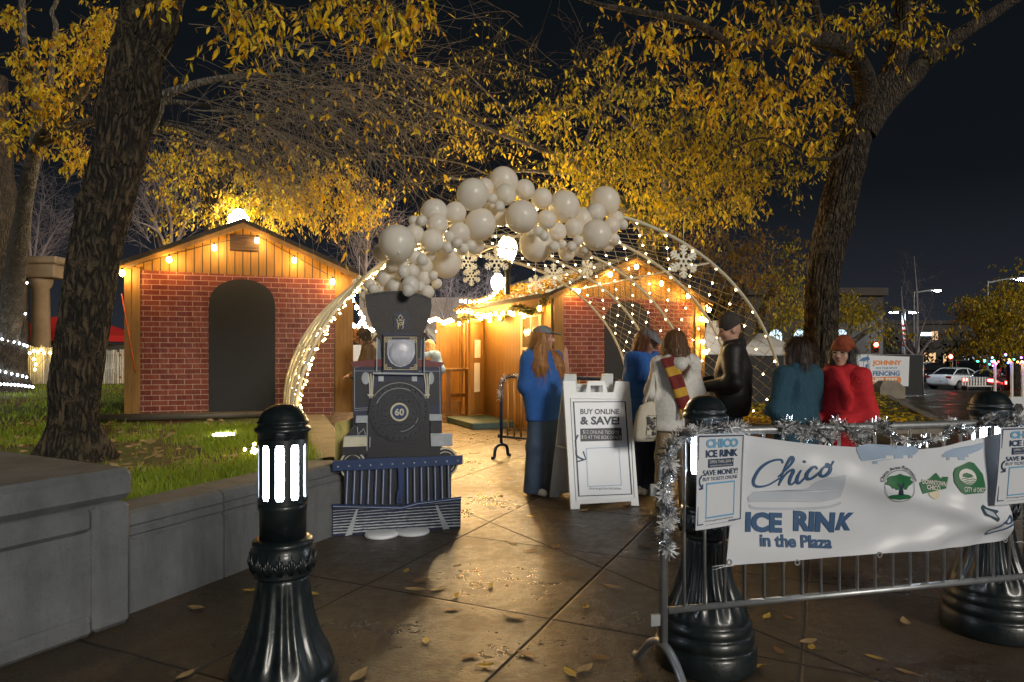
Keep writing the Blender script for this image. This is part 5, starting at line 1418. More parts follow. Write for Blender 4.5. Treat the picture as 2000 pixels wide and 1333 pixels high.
# --- tree in the middle, behind the huts
t4 = thing('elm_tree', 'dense golden tree behind the right hut whose forked limbs rise over the balloons', 'tree', (P(1270, 690, 14.5).x, 17.2, 0))
mb = MB()
bx, by = 1268, 690
pts, rad = tpath([(1268, 760, 60, 17.2), (1268, 600, 52, 17), (1270, 480, 46, 16.6), (1276, 440, 42, 16.4), (1298, 401, 30, 16), (1316, 350, 24, 15.6), (1322, 290, 18, 15.2), (1330, 180, 12, 15)], 16)
bark_tube(mb, pts, rad, 36, 7, .08, 3, .7, 7.0); mb.build('trunk', bark_dark, t4)
mb = MB()
limb(mb, [(1270, 450, 36, 16.5), (1215, 400, 24, 15.5), (1176, 364, 18, 14.6), (1124, 322, 14, 13.6), (1075, 300, 11, 13), (977, 262, 8, 12), (887, 225, 5, 11.3), (800, 190, 3, 10.8)], 14)
limb(mb, [(1277, 445, 30, 16.4), (1310, 415, 20, 16), (1349, 390, 15, 15.6), (1420, 350, 10, 15), (1500, 300, 6, 14.5)], 15)
limb(mb, [(1140, 338, 10, 14), (1080, 338, 8, 13.4), (1015, 334, 6, 12.8), (930, 350, 4, 12.4), (860, 345, 2.5, 12)], 13); limb(mb, [(1130, 320, 8, 13.6), (1160, 240, 6, 13), (1215, 150, 5, 12), (1245, 60, 4, 11.5)], 13)
limb(mb, [(1040, 290, 6, 12.7), (1010, 240, 4, 12.4), (940, 170, 3, 12), (890, 120, 2, 11.6)], 12); limb(mb, [(960, 345, 4, 12.6), (900, 320, 3, 12.4), (800, 305, 2.5, 12), (720, 300, 2, 11.7)], 12)
limb(mb, [(1300, 401, 14, 16), (1290, 330, 9, 15.4), (1250, 260, 6, 15), (1190, 200, 4, 14.6)], 15)
mb.build('limb', bark_pale, t4)
cr = Crown()
for (x, y, rx, ry, n) in ((1130, 330, 100, 40, 40), (1240, 270, 90, 60, 42), (1220, 340, 80, 40, 34), (1350, 300, 90, 60, 44), (1340, 380, 80, 35, 34), (1420, 350, 70, 45, 34), (1480, 270, 80, 50, 32), (1420, 220, 80, 50, 30), (1520, 330, 55, 30, 16), (1280, 190, 90, 60, 28), (1120, 230, 90, 60, 24), (1030, 200, 90, 60, 16), (1600, 260, 60, 40, 16), (1330, 420, 40, 15, 8), (1180, 130, 100, 60, 18), (950, 260, 90, 50, 10), (930, 150, 100, 70, 9), (1120, 380, 60, 25, 16), (1250, 400, 40, 25, 12)):
    region(cr, x, y, rx, ry, 13.2, 1.9, max(3, int(n * 1.05)), .85, .100, .095, .4, 3, .85, r=.006)
cr.build_twigs('leafy_twig', twig_dark, t4); cr.build_leaves('crown', leaf_green, t4)
cr = Crown()
fan(cr, (720, 300), (980, 330), 10.5, 13, 12, 1.6, .35, .25, r=.005, dx=-.8, lp=.30)
fan(cr, (820, 210), (1080, 290), 10.5, 13, 20, 1.6, .4, .2, r=.005, dx=-.8, lp=.30)
fan(cr, (850, 100), (1250, 180), 11, 13, 12, 1.6, .4, .2, r=.005, dx=-.6, lp=.30)
fan(cr, (700, 60), (1150, 60), 11, 13, 12, 1.8, .5, .1, r=.005, dx=-.4, lp=.25)
cr.build_twigs('bare_twig', twig_dark, t4); cr.build_leaves('sparse_leaves', leaf_green, t4)

# --- yellow tree behind the left hut
t5 = thing('elm_tree', 'yellow tree with a forked dark trunk rising behind the left hut roof', 'tree', (P(415, 690, 17).x, 17, 0))
mb = MB()
limb(mb, [(415, 760, 44), (414, 600, 40), (415, 460, 34), (412, 420, 30), (406, 375, 15), (402, 340, 12), (395, 300, 8)], 17, 12); limb(mb, [(414, 440, 26), (424, 400, 20), (436, 360, 15), (450, 320, 10)], 17); mb.build('trunk', bark_dark, t5)
cr = Crown()
for (x, y, rx, ry, n) in ((350, 330, 60, 40, 22), (480, 370, 60, 45, 42), (560, 375, 70, 40, 44), (560, 410, 60, 25, 26), (640, 370, 70, 45, 34), (690, 410, 50, 25, 18), (460, 400, 30, 30, 14), (350, 400, 30, 20, 9), (620, 330, 80, 30, 18), (360, 270, 60, 30, 8), (720, 380, 50, 40, 14), (340, 440, 12, 15, 4), (430, 310, 60, 30, 12)):
    region(cr, x, y, rx, ry, 15.5, 1.2, n, .7, .10, .08, .4, 3, 1.0, r=.006)
cr.build_twigs('leafy_twig', twig_dark, t5); cr.build_leaves('crown', leaf_gold, t5)

# --- darker trees on the right, behind the tunnel
def back_tree(label, trunk, blobs, Y, m, size=.11, L=.9, bk=None, dY=1.5):
    t = thing('elm_tree', label, 'tree', (P(trunk[0][0], 690, Y).x, Y, 0)); q = MB(); limb(q, trunk, Y, 10); q.build('trunk', bk or bark_dark, t)
    cr = Crown()
    for (x, y, rx, ry, n) in blobs: region(cr, x, y, rx, ry, Y - .5, dY, n, L, size, .10, .35, 3, .9, r=.008)
    cr.build_twigs('leafy_twig', twig_dark, t); cr.build_leaves('crown', m, t); return t
back_tree('rust coloured tree seen through the upper right of the light tunnel', [(1440, 790, 30), (1440, 640, 26), (1444, 570, 22), (1430, 500, 14), (1400, 440, 8)], [(1330, 470, 60, 40, 14), (1420, 480, 70, 45, 30), (1500, 500, 60, 50, 26), (1400, 540, 60, 40, 22), (1470, 570, 60, 30, 20), (1290, 440, 40, 30, 6)], 20, leaf_rust)
back_tree('yellow green tree between the light tunnel and the tall right trunk', [(1482, 800, 22), (1484, 660, 18), (1488, 610, 14), (1510, 560, 8)], [(1530, 560, 35, 45, 26), (1505, 600, 35, 30, 18), (1560, 610, 20, 40, 14), (1530, 500, 40, 40, 14)], 21, leaf_green)
back_tree('pale barked tree with yellow leaves just right of the tall right trunk', [(1640, 720, 20, 26), (1655, 680, 14, 26), (1690, 650, 9, 26), (1730, 630, 5, 26)], [(1660, 590, 30, 25, 18), (1700, 610, 35, 22, 20), (1650, 630, 25, 20, 10), (1730, 640, 20, 10, 6)], 26, leaf_green, .13, 1.0, bark_pale)
back_tree('street lit tree at the right edge of the picture above the parked cars', [(1985, 760, 30), (1980, 700, 26), (1965, 650, 18), (1950, 610, 10)], [(1960, 590, 50, 40, 46), (1910, 610, 40, 40, 30), (1990, 640, 50, 40, 40), (1930, 660, 50, 20, 20), (1990, 560, 40, 20, 20)], 30, leaf_green, .16, 1.4, bark_dark, 2)
# --- bare trees
def bare_tree(label, base, tips, Y, n, r0=.06, m=None, L=2.2, up=.7):
    t = thing('bare_tree', label, 'tree', (P(base[0], 690, Y).x, Y, 0)); cr = Crown(); b = P(base[0], base[1], Y)
    q = MB(); 
    for (x, y) in tips:
        e_ = P(x, y, Y + random.uniform(-1, 1)); mid = b.lerp(e_, .5) + V(random.gauss(0, .2), 0, random.gauss(.1, .1))
        bark_tube(q, [b, mid, e_], [r0, r0 * .6, r0 * .15], 10, 6, .05)
        for k in range(n):
            p = b.lerp(e_, random.uniform(.25, 1)); d = (e_ - b).normalized() * .7 + V(random.gauss(0, .45), random.gauss(0, .45), up * random.random())
            cr.spray(p, d, L * random.uniform(.4, 1), .009, 0, .1, .02, 4, 0, .16, .5, 6)
    q.build('trunk', m or twig_violet, t); cr.build_twigs('bare_twig', m or twig_violet, t); return t
bare_tree('grey bare tree with upright twigs left of the left hut roof', (330, 520), [(280, 380), (310, 360), (345, 350), (385, 390), (260, 430)], 20, 16, .07)
bare_tree('bare shrub like tree behind the stone columns, drooping twigs', (60, 560), [(40, 420), (80, 400), (120, 430), (100, 470)], 22, 16, .06, None, 2.4, .1)
bare_tree('bare violet tree behind the balloons right of the left hut roof', (715, 600), [(690, 490), (720, 460), (745, 480), (760, 520)], 21, 12, .06)
bare_tree('bare tree behind the tunnel lamp posts above the right hut roof', (880, 690), [(850, 590), (880, 560), (920, 580), (960, 570), (830, 620)], 24, 14, .07)
bare_tree('pale bare tree behind the fencing banner under the twin street lamp', (1790, 700), [(1760, 560), (1785, 500), (1810, 620), (1760, 640), (1830, 650)], 40, 5, .10, None, 2.4)
# far-off dark wood closing the view
q = Crown()
for i in range(150):
    x = random.uniform(-62, 78); y = random.uniform(60, 80); h = 4.6 + 4 * mnoise.noise(V(x * .06, 3, 0))
    for _ in range(150):
        f = random.random() ** .7; q.leaf(V(x + random.gauss(0, 1.5) * (1.15 - f), y + random.gauss(0, .8), -1 + h * f + random.gauss(0, .15)), V(random.gauss(0, 1), random.gauss(0, 1), -1).normalized(), random.uniform(.35, .6) * (1.3 - .5 * f))
tag(q.build_leaves('far_treeline', mat('far_foliage', (.035, .035, .02), .9, var=.3, scale=.4), None), kind='stuff')
# ------------------------------------------------------------------ people: smooth bodies from blended tapered limbs
def surface_nets(Fv, org, h):
    S = Fv < 0
    nx, ny, nz = Fv.shape
    cnt = np.zeros((nx - 1, ny - 1, nz - 1), np.int8)
    for i in (0, 1):
        for j in (0, 1):
            for k in (0, 1): cnt += S[i:nx - 1 + i, j:ny - 1 + j, k:nz - 1 + k]
    act = np.argwhere((cnt > 0) & (cnt < 8)); idm = -np.ones(cnt.shape, np.int32); idm[tuple(act.T)] = np.arange(len(act))
    acc = np.zeros((len(act), 3)); num = np.zeros(len(act))
    cs = [(i, j, k) for i in (0, 1) for j in (0, 1) for k in (0, 1)]
    for a in cs:
        for ax in range(3):
            if a[ax]: continue
            b = list(a); b[ax] = 1
            fa = Fv[act[:, 0] + a[0], act[:, 1] + a[1], act[:, 2] + a[2]]; fb = Fv[act[:, 0] + b[0], act[:, 1] + b[1], act[:, 2] + b[2]]
            m = (fa < 0) != (fb < 0); t = np.where(m, fa / np.where(m, fa - fb, 1), 0)
            pos = np.repeat(np.array([a], float), len(act), 0); pos[:, ax] += t
            acc[m] += pos[m]; num[m] += 1
    vs = (act + acc / num[:, None]) * h + org
    faces = []
    for ax in range(3):
        o1, o2 = [(1, 2), (2, 0), (0, 1)][ax]
        sl = [slice(None)] * 3; sl2 = [slice(None)] * 3; sl[ax] = slice(0, -1); sl2[ax] = slice(1, None)
        e = np.argwhere(S[tuple(sl)] != S[tuple(sl2)])
        ok = (e[:, o1] > 0) & (e[:, o2] > 0) & (e[:, o1] < Fv.shape[o1] - 1) & (e[:, o2] < Fv.shape[o2] - 1); e = e[ok]
        ins = S[tuple(e.T)]
        q = []
        for d1, d2 in ((1, 1), (0, 1), (0, 0), (1, 0)):
            c = e.copy(); c[:, o1] -= d1; c[:, o2] -= d2; q.append(idm[tuple(c.T)])
        q = np.stack(q, 1); q[~ins] = q[~ins][:, ::-1]; faces.append(q)
    return vs, np.concatenate(faces)
def rot3(yaw=0, pitch=0, roll=0):
    return np.array(Matrix.Rotation(yaw, 3, 'Z') @ Matrix.Rotation(pitch, 3, 'X') @ Matrix.Rotation(roll, 3, 'Y'))
class Sdf:
    def __init__(s, h=.01, k=.03, wr=0.0, wf=14.0, seed=0): s.p = []; s.h = h; s.k = k; s.wr = wr; s.wf = wf; s.seed = seed; s.cl = []
    def cone(s, a, b, r1, r2, k=None, sy=1.0, sub=False):
        """tapered limb; sy flattens it front to back"""
        a = np.array(a, float); b = np.array(b, float); r = max(r1, r2)
        def f(X):
            A, B, Y = a.copy(), b.copy(), X.copy()
            if sy != 1: A[1] /= sy; B[1] /= sy; Y[..., 1] = Y[..., 1] / sy
            ba = B - A; t = np.clip(((Y - A) @ ba) / max(1e-9, ba @ ba), 0, 1)
            return (np.linalg.norm(Y - A - t[..., None] * ba, axis=-1) - (r1 + (r2 - r1) * t)) * min(1, sy)
        s.p.append((f, np.minimum(a, b) - r * max(1, sy), np.maximum(a, b) + r * max(1, sy), k if k is not None else s.k, sub)); return s
    def chain(s, pts, rs, **kw):
        for i in range(len(pts) - 1): s.cone(pts[i], pts[i + 1], rs[i], rs[i + 1], **kw)
        return s
    def ell(s, c, r, M=None, k=None, sub=False):
        c = np.array(c, float); r = np.array(r, float); M = np.eye(3) if M is None else M
        def f(X):
            q = (X - c) @ M; k0 = np.linalg.norm(q / r, axis=-1); k1 = np.linalg.norm(q / (r * r), axis=-1)
            return k0 * (k0 - 1) / np.maximum(k1, 1e-6)
        m = r.max(); s.p.append((f, c - m, c + m, k if k is not None else s.k, sub)); return s
    def ring(s, c, rx, ry, r, M=None, k=None):
        c = np.array(c, float); M = np.eye(3) if M is None else M
        def f(X):
            q = (X - c) @ M; e = (np.sqrt((q[..., 0] / rx) ** 2 + (q[..., 1] / ry) ** 2) - 1) * min(rx, ry); return np.sqrt(e * e + (q[..., 2] * .6) ** 2) - r
        m = max(rx, ry) + 2 * r; s.p.append((f, c - m, c + m, k if k is not None else s.k, False)); return s
    def cut(s, c, n):
        """keep only the side the normal points away from"""
        s.cl.append((np.array(c, float), np.array(n, float))); return s
    def mesh(s, name, m, parent, smooth=True):
        lo = np.min([p[1] for p in s.p if not p[4]], 0) - .05; hi = np.max([p[2] for p in s.p if not p[4]], 0) + .05
        n = np.ceil((hi - lo) / s.h).astype(int) + 1
        Fv = np.full(n, 1.0, np.float32)
        for f, a, b, k, sub in s.p:
            i0 = np.maximum(0, ((a - lo - k - 3 * s.h) / s.h).astype(int)); i1 = np.minimum(n, ((b - lo + k + 3 * s.h) / s.h).astype(int) + 2)
            if (i1 <= i0).any(): continue
            g = np.stack(np.meshgrid(*[lo[d] + s.h * np.arange(i0[d], i1[d]) for d in range(3)], indexing='ij'), -1)
            d = f(g); sl = tuple(slice(i0[q], i1[q]) for q in range(3)); A = Fv[sl]
            if sub: d = -d; hh = np.clip(.5 - .5 * (A - (d)) / k, 0, 1); Fv[sl] = A * (1 - hh) + d * hh + k * hh * (1 - hh)
            else: hh = np.clip(.5 + .5 * (A - d) / k, 0, 1); Fv[sl] = A * (1 - hh) + d * hh - k * hh * (1 - hh)
        g = None
        if s.cl or s.wr:
            g = np.stack(np.meshgrid(*[lo[d] + s.h * np.arange(n[d]) for d in range(3)], indexing='ij'), -1)
        if s.wr:
            rs = np.random.default_rng(s.seed); w = 0
            for _ in range(7):
                k_ = rs.normal(size=3); k_ /= np.linalg.norm(k_); k_[2] *= .7; ph = rs.uniform(0, 6.28); fr = s.wf * rs.uniform(.6, 2.2)
                k2 = rs.normal(size=3); w = w + np.sin(g @ (k_ * fr) + 1.3 * np.sin(g @ (k2 * fr * .35) + ph) + ph)
            Fv = Fv + s.wr * (w / 3).astype(np.float32)
        for c, nn in s.cl: Fv = np.maximum(Fv, ((g - c) @ nn).astype(np.float32))
        vs, fs = surface_nets(Fv, lo, s.h)
        q = MB(); q.add(vs.tolist(), fs.tolist(), smooth=smooth); return q.build(name, m, parent, local=True)

skin = mat('skin', (.52, .30, .22), .5, var=.08, scale=20, spec=.3)
lip_m = mat('lips', (.42, .13, .11), .45, var=0)
eye_m = mat('eyes', (.03, .02, .015), .2, var=0)
cloth = lambda n, c, r=.85, **k: mat(n, c, r, var=k.pop('var', .15), scale=k.pop('scale', 30), bump=k.pop('bump', .3), bscale=k.pop('bscale', 90), **k)
blue_h = cloth('blue_fleece', (.022, .11, .40)); denim = cloth('blue_denim', (.05, .085, .15), var=.3, scale=5); denim_d = cloth('dark_denim', (.02, .028, .05), var=.3, scale=6)
offwhite = cloth('off_white_fleece', (.62, .60, .56)); khaki = cloth('khaki_cotton', (.25, .19, .11)); leather = mat('black_leather', (.014, .013, .013), .58, var=.3, scale=8, bump=.25, bscale=25)
teal_f = cloth('teal_fleece', (.012, .055, .085), bscale=50, bump=.5); red_w = cloth('red_wool', (.50, .012, .018)); rust_w = cloth('rust_knit', (.28, .055, .02), bscale=120, bump=.6); grey_cap = cloth('grey_cap_cloth', (.16, .18, .20)); dark_knit = cloth('charcoal_knit', (.05, .042, .038), bscale=120, bump=.6)
hair_mat = lambda n, c: mat(n, c, .42, var=.55, scale=5, stretch=(14, 14, 1.0), bump=.5, bscale=8)
h_straw = hair_mat('strawberry_hair', (.33, .15, .045)); h_brown = hair_mat('brown_hair', (.13, .06, .022)); h_auburn = hair_mat('auburn_hair', (.15, .05, .018)); h_dark = hair_mat('dark_hair', (.022, .013, .01)); h_blond = hair_mat('blond_hair', (.42, .24, .09))
shoe_w = mat('white_shoe', (.7, .68, .64), .5, var=.08); shoe_d = mat('dark_shoe', (.02, .02, .022), .5, var=.1)

def strands(ho, hm, t, seed):
    me = ho.data; rs = random.Random(seed); q = MB(); nv = len(me.vertices)
    for _ in range(900):
        v = me.vertices[rs.randrange(nv)]; p = v.co.copy(); n = v.normal.copy(); L = rs.uniform(.05, .16); d = V(0, 0, -1); d = d - n * d.dot(n)
        if d.length < .15: d = V(n.x, n.y, -.6)
        d.normalize(); sd_ = d.cross(n); sd_ = sd_.normalized() * rs.uniform(.0012, .003) if sd_.length > .01 else V(.002, 0, 0)
        pts = []; p = p + n * rs.uniform(.001, .005)
        for k in range(5): pts.append(p.copy()); p = p + d * L / 4 + n * .0012 + sd_ * rs.uniform(-1.2, 1.2); d = (d + V(0, 0, -.18)).normalized()
        vs = []
        for k, c in enumerate(pts): w = 1 - .8 * k / 4; vs += [c - sd_ * w, c + n * .0016 * w, c + sd_ * w]
        q.add(vs, [(3 * k + a, 3 * k + a + 1, 3 * k + a + 4, 3 * k + a + 3) for k in range(4) for a in (0, 1)], smooth=True)
    q.build('hair_strand', hm, ho, local=True)
def person(label, loc, rz, sc, cfg):
    """a person facing -Y in local space; x is their left"""
    t = thing('person', label, 'person', loc, rz, None, sc)
    H = rot3(cfg.get('yaw', 0), cfg.get('pitch', 0), cfg.get('roll', 0)); lean = cfg.get('lean', 0.0)
    def B(x, y, z): return (x, y - lean * max(0, z - .95), z)
    piv = np.array(B(0, .012, 1.50))
    def hp(x, y, z): return tuple(piv + H @ np.array([x, y - .012, z + .105]))      # head space, origin at the head's centre
    hip = .088; st = cfg.get('stance', .03)
    legs = []
    for sg in (-1, 1): legs.append([(sg * hip, .0, .92), (sg * (hip + st * .5), -.012, .50), (sg * (hip + st), .015, .09)])
    sh = cfg.get('sh', .172); arms = []
    for sg, key in ((-1, 'R'), (1, 'L')):
        el, wr = cfg[key]; arms.append([B(sg * sh, .012, 1.395), B(*el), B(*wr)])
    # ---- body
    b = Sdf(.0075, .03)
    b.chain([B(0, .0, .95), B(0, .005, 1.10), B(0, .005, 1.28), B(0, .012, 1.40)], [.115, .100, .115, .085], sy=.75)
    for lg in legs: b.chain(lg, [.075, .05, .037])
    for sg, ar in zip((-1, 1), arms):
        b.chain(ar, [.045, .036, .026])
        e_, w_ = np.array(ar[1]), np.array(ar[2]); d = (w_ - e_) / (np.linalg.norm(w_ - e_) + 1e-9)
        up = np.array([0, 0, 1.]) if abs(d[2]) < .8 else np.array([0, -1., 0]); side = np.cross(d, up); side /= np.linalg.norm(side); nrm = np.cross(side, d)
        pc = w_ + d * .05
        b.cone(w_, pc, .024, .027, k=.02); b.cone(pc - side * .018, pc + side * .018, .018, .018, k=.015)
        for i, ln in enumerate((.062, .075, .072, .055)):
            k0 = pc + d * .028 + side * (-.027 + .018 * i); k1 = k0 + d * ln * .5 - nrm * .008; k2 = k1 + d * ln * .38 - nrm * .026
            b.chain([k0, k1, k2], [.0095, .009, .0078], k=.004)
        th0 = pc - side * .026 - d * .02; b.chain([th0, th0 - side * .022 + d * .026, th0 - side * .016 + d * .058 - nrm * .012], [.012, .010, .0085], k=.006)
    b.cone(B(0, .015, 1.40), hp(0, .008, -.085), .056, .050)
    b.ell(hp(0, .014, .018), (.074, .092, .098), H); b.ell(hp(0, -.024, -.045), (.057, .064, .074), H); b.ell(hp(0, -.062, -.098), (.024, .020, .018), H, k=.025)
    b.cone(hp(-.034, -.078, .026), hp(.034, -.078, .026), .011, .011, k=.02)
    for sg in (-1, 1):
        b.ell(hp(sg * .038, -.060, -.026), (.027, .025, .028), H, k=.025); b.ell(hp(sg * .0765, .014, -.006), (.011, .021, .032), H, k=.008)
        b.ell(hp(sg * .031, -.098, .006), (.017, .016, .012), H, k=.012, sub=True)
    b.cone(hp(0, -.086, .014), hp(0, -.109, -.028), .0075, .0125, k=.012); b.cone(hp(-.011, -.092, -.032), hp(.011, -.092, -.032), .009, .009, k=.01)
    b.cone(hp(-.017, -.083, -.062), hp(.017, -.083, -.062), .008, .008, k=.01)
    body = b.mesh('body', skin, t)
    e_ = MB()
    for sg in (-1, 1): e_.ball(hp(sg * .031, -.0815, .007), (.0135, .008, .0065), 10, 6, Matrix(H.tolist()))
    e_.build('eye', eye_m, t, local=True)
    e_ = MB()
    for sg in (-1, 1): e_.tube([hp(sg * .016, -.092, .024), hp(sg * .032, -.0925, .029), hp(sg * .047, -.083, .024)], [.0035, .004, .002], 6)
    e_.build('eyebrow', cfg.get('hairm', h_brown), t, local=True)
    e_ = MB(); e_.ball(hp(0, -.0895, -.058), (.020, .0055, .0045), 10, 6, Matrix(H.tolist())); e_.ball(hp(0, -.0895, -.067), (.017, .006, .005), 10, 6, Matrix(H.tolist())); e_.build('lips', lip_m, t, local=True)
    # ---- trousers and shoes
    pm, pw = cfg['pants']; p = Sdf(.011, .04, .0045, 22, cfg.get('seed', 1))
    for lg in legs:
        a, k_, f_ = [np.array(q) for q in lg]
        p.chain([a + (0, 0, .02), k_, f_ + (0, 0, -.05)], [.098, .072 * (1 + .45 * pw), .058 * (1 + 1.0 * pw)])
    p.cone((-.055, 0, .95), (.055, 0, .95), .105, .105, sy=.95); p.cone((0, 0, .9), (0, 0, 1.02), .12, .115, sy=.85)
    p.cut((0, 0, .022), (0, 0, -1)); p.mesh('trousers', pm, t)
    s_ = Sdf(.009, .02)
    for lg in legs:
        f_ = np.array(lg[2]); s_.chain([f_ + (0, .03, -.045), f_ + (0, -.06, -.045), f_ + (0, -.15, -.055)], [.044, .043, .036]); s_.cone(f_ + (0, .02, -.02), f_ + (0, 0, .0), .042, .04)
    s_.cut((0, 0, .004), (0, 0, -1)); s_.mesh('shoes', cfg['shoes'], t)
    # ---- top
    tm = cfg['top']; lo = cfg.get('loose', 1.0); c = Sdf(.0095, .05, cfg.get('wr', .011), cfg.get('wf', 17), cfg.get('seed', 1) + 5); hem = cfg.get('hem', .86)
    hw = cfg.get('hemw', .13); c.chain([B(0, .0, 1.05), B(0, .0, 1.25), B(0, .008, 1.36)], [.145 * lo, .155 * lo, .135 * lo], sy=.80)
    for sg in (-1, 1): c.chain([B(sg * .062, .0, hem), B(sg * .055, .0, 1.0), B(sg * .03, .0, 1.2)], [hw * lo, .148 * lo, .14 * lo], sy=.85, k=.08)
    c.cone(arms[0][0], arms[1][0], .07 * lo, .07 * lo, sy=1.0); c.cone(B(0, .012, 1.40), B(0, .012, 1.455), .085, .062)
    for ar in arms:
        e_, w_ = np.array(ar[1]), np.array(ar[2]); w2 = e_ + (w_ - e_) * .98
        c.chain([ar[0], ar[1]], [.078 * lo, .066 * lo]); c.chain([ar[1], tuple(w2)], [.066 * lo, .046 * lo])
    for f in cfg.get('top_extra', []): f(c, B)
    c.cut((0, 0, hem - .03), (0, 0, -1))
    topo = c.mesh(cfg.get('top_name', 'hoodie'), tm, t)
    # ---- hair, hat
    hm = cfg.get('hairm', h_brown)
    if cfg.get('hair'):
        h = Sdf(.0085, .03, .0035, 55, cfg.get('seed', 1) + 9)
        cfg['hair'](h, hp, H, B); ho = h.mesh('hair', hm, t); strands(ho, hm, t, cfg.get('seed', 1))
    if cfg.get('hat'): cfg['hat'](hp, H, t)
    for f in cfg.get('more', []): f(t, hp, H, B)
    return t
def hair_cap(h, hp, H, fz=.0):
    h.ell(hp(0, .022, .026), (.086, .099, .104), H)
    h.ell(hp(0, -.105, -.045 + fz), (.060, .085, .10), H, k=.02, sub=True)
def hair_long(h, hp, H, B, front=True, L=.36, w=.05):
    h.ell(hp(0, .022, .026), (.086, .099, .104), H); h.chain([hp(0, .06, .0), B(0, .10, 1.45), B(0, .125, 1.45 - L * .6)], [.085, .09, .06])
    h.ell(hp(0, -.105, -.035), (.062, .085, .11), H, k=.02, sub=True)
    for sg in (-1, 1):
        for ox, oy, dl in ((0, 0, 0), (.035, .045, .02), (-.03, .02, -.05)):
            h.chain([hp(sg * .072, .01 + oy * .5, .02), hp(sg * (.086 + ox * .4), .0 + oy, -.10), B(sg * (.105 + ox), (-.075 if front else .08) + oy, 1.40), B(sg * (.112 + ox), (-.115 if front else .11) + oy, 1.42 - L * .55), B(sg * (.105 + ox * 1.3), (-.135 if front else .11) + oy, 1.42 - L - dl)], [.03, .044, .052, .046, .022])
def hair_bob(h, hp, H, B):
    h.ell(hp(0, .024, .024), (.092, .104, .106), H); h.chain([hp(0, .05, .0), hp(0, .055, -.10)], [.085, .078])
    for sg in (-1, 1): h.chain([hp(sg * .07, .0, .02), hp(sg * .078, -.012, -.10)], [.034, .036])
    h.ell(hp(0, -.115, -.045), (.058, .085, .105), H, k=.02, sub=True)
def hair_straight(h, hp, H, B):
    h.ell(hp(0, .022, .022), (.090, .102, .106), H); h.chain([hp(0, .045, .0), hp(0, .075, -.10), B(0, .12, 1.36)], [.088, .098, .085], sy=.8)
    for sg in (-1, 1): h.chain([hp(sg * .075, .0, .02), hp(sg * .088, .02, -.09), B(sg * .07, .10, 1.38)], [.032, .042, .04])
    h.ell(hp(0, -.115, -.045), (.058, .085, .105), H, k=.02, sub=True)
def hat_cap(m, patch=None):
    def f(hp, H, t):
        c = Sdf(.0075, .012); c.ell(hp(0, .014, .045), (.094, .108, .088), H); n = H @ np.array([0, .12, -1]); c.cut(hp(0, 0, .048), n); c.mesh('cap', m, t)
        b = Sdf(.0065, .01); b.ell(hp(0, -.105, .050), (.080, .098, .010), rot3(0, 0, 0) @ H @ rot3(0, .16, 0)); b.cut(hp(0, -.055, .05), H @ np.array([0, 1, 0])); b.mesh('cap_brim', m if patch is None else patch[1], t)
        if patch is not None:
            q = MB(); q.ball(hp(0, -.092, .085), (.042, .012, .024), 12, 8, Matrix(H.tolist())); q.build('cap_patch', patch[0], t, local=True)
    return f
def hat_beanie(m, tall=.0, rim=True):
    def f(hp, H, t):
        c = Sdf(.008, .02, .0015, 60, 3); c.ell(hp(0, .022, .040 + tall * .3), (.094, .110, .098 + tall), H); 
        if rim: c.ring(hp(0, .012, .050), .086, .102, .013, H @ rot3(0, .12, 0), k=.012)
        c.cut(hp(0, 0, .014), H @ np.array([0, .30, -1])); c.mesh('beanie', m, t)
    return f
def hood_down(c, B): c.chain([B(-.10, -.02, 1.43), B(-.085, .10, 1.44), B(0, .15, 1.40), B(.085, .10, 1.44), B(.10, -.02, 1.43)], [.03, .045, .06, .045, .03])
def pocket(c, B): c.cone(B(-.07, -.122, 1.0), B(.07, -.122, 1.0), .07, .07, sy=.45)
def logo(t, hp, H, B):
    q = MB(); c = B(.075, -.131, 1.30); q.ball(c, (.022, .006, .010), 10, 6); q.build('chest_logo', white_paint, t, local=True)
w1 = G(1061, 964); F2 = P(1251, 690, 7.0); F3 = P(1318, 690, 6.25); F4 = P(1430, 690, 6.5); F5 = P(1556, 690, 5.45); F6 = P(1645, 690, 5.5)
person('woman in blue hoodie, grey cap and wide jeans by the sign, looking right', (w1.x, w1.y, 0), R(38), 1.0, dict(
    yaw=R(55), pitch=R(0), R=((-.205, .05, 1.12), (-.075, -.02, 1.05)), L=((.205, .05, 1.12), (.075, -.02, 1.05)), top=blue_h, loose=1.06, hem=.79, hemw=.155, pants=(denim, .95), shoes=shoe_w, hairm=h_straw, hair=lambda h, hp, H, B: hair_long(h, hp, H, B, True, .19), hat=hat_cap(grey_cap), top_extra=[hood_down, pocket], more=[logo], seed=2, stance=.02))
person('woman in blue hoodie and grey cap, head bent, left of the scarf wearer', (F2.x, F2.y, 0), R(42), .99, dict(
    yaw=R(5), pitch=R(24), lean=.10, R=((-.25, -.03, 1.10), (-.07, -.24, 1.10)), L=((.25, -.03, 1.10), (.07, -.24, 1.10)), top=blue_h, loose=1.08, hem=.79, hemw=.155, pants=(denim_d, .5), shoes=shoe_w, hairm=h_auburn, hair=hair_bob, hat=hat_cap(grey_cap), top_extra=[hood_down, pocket], seed=3))
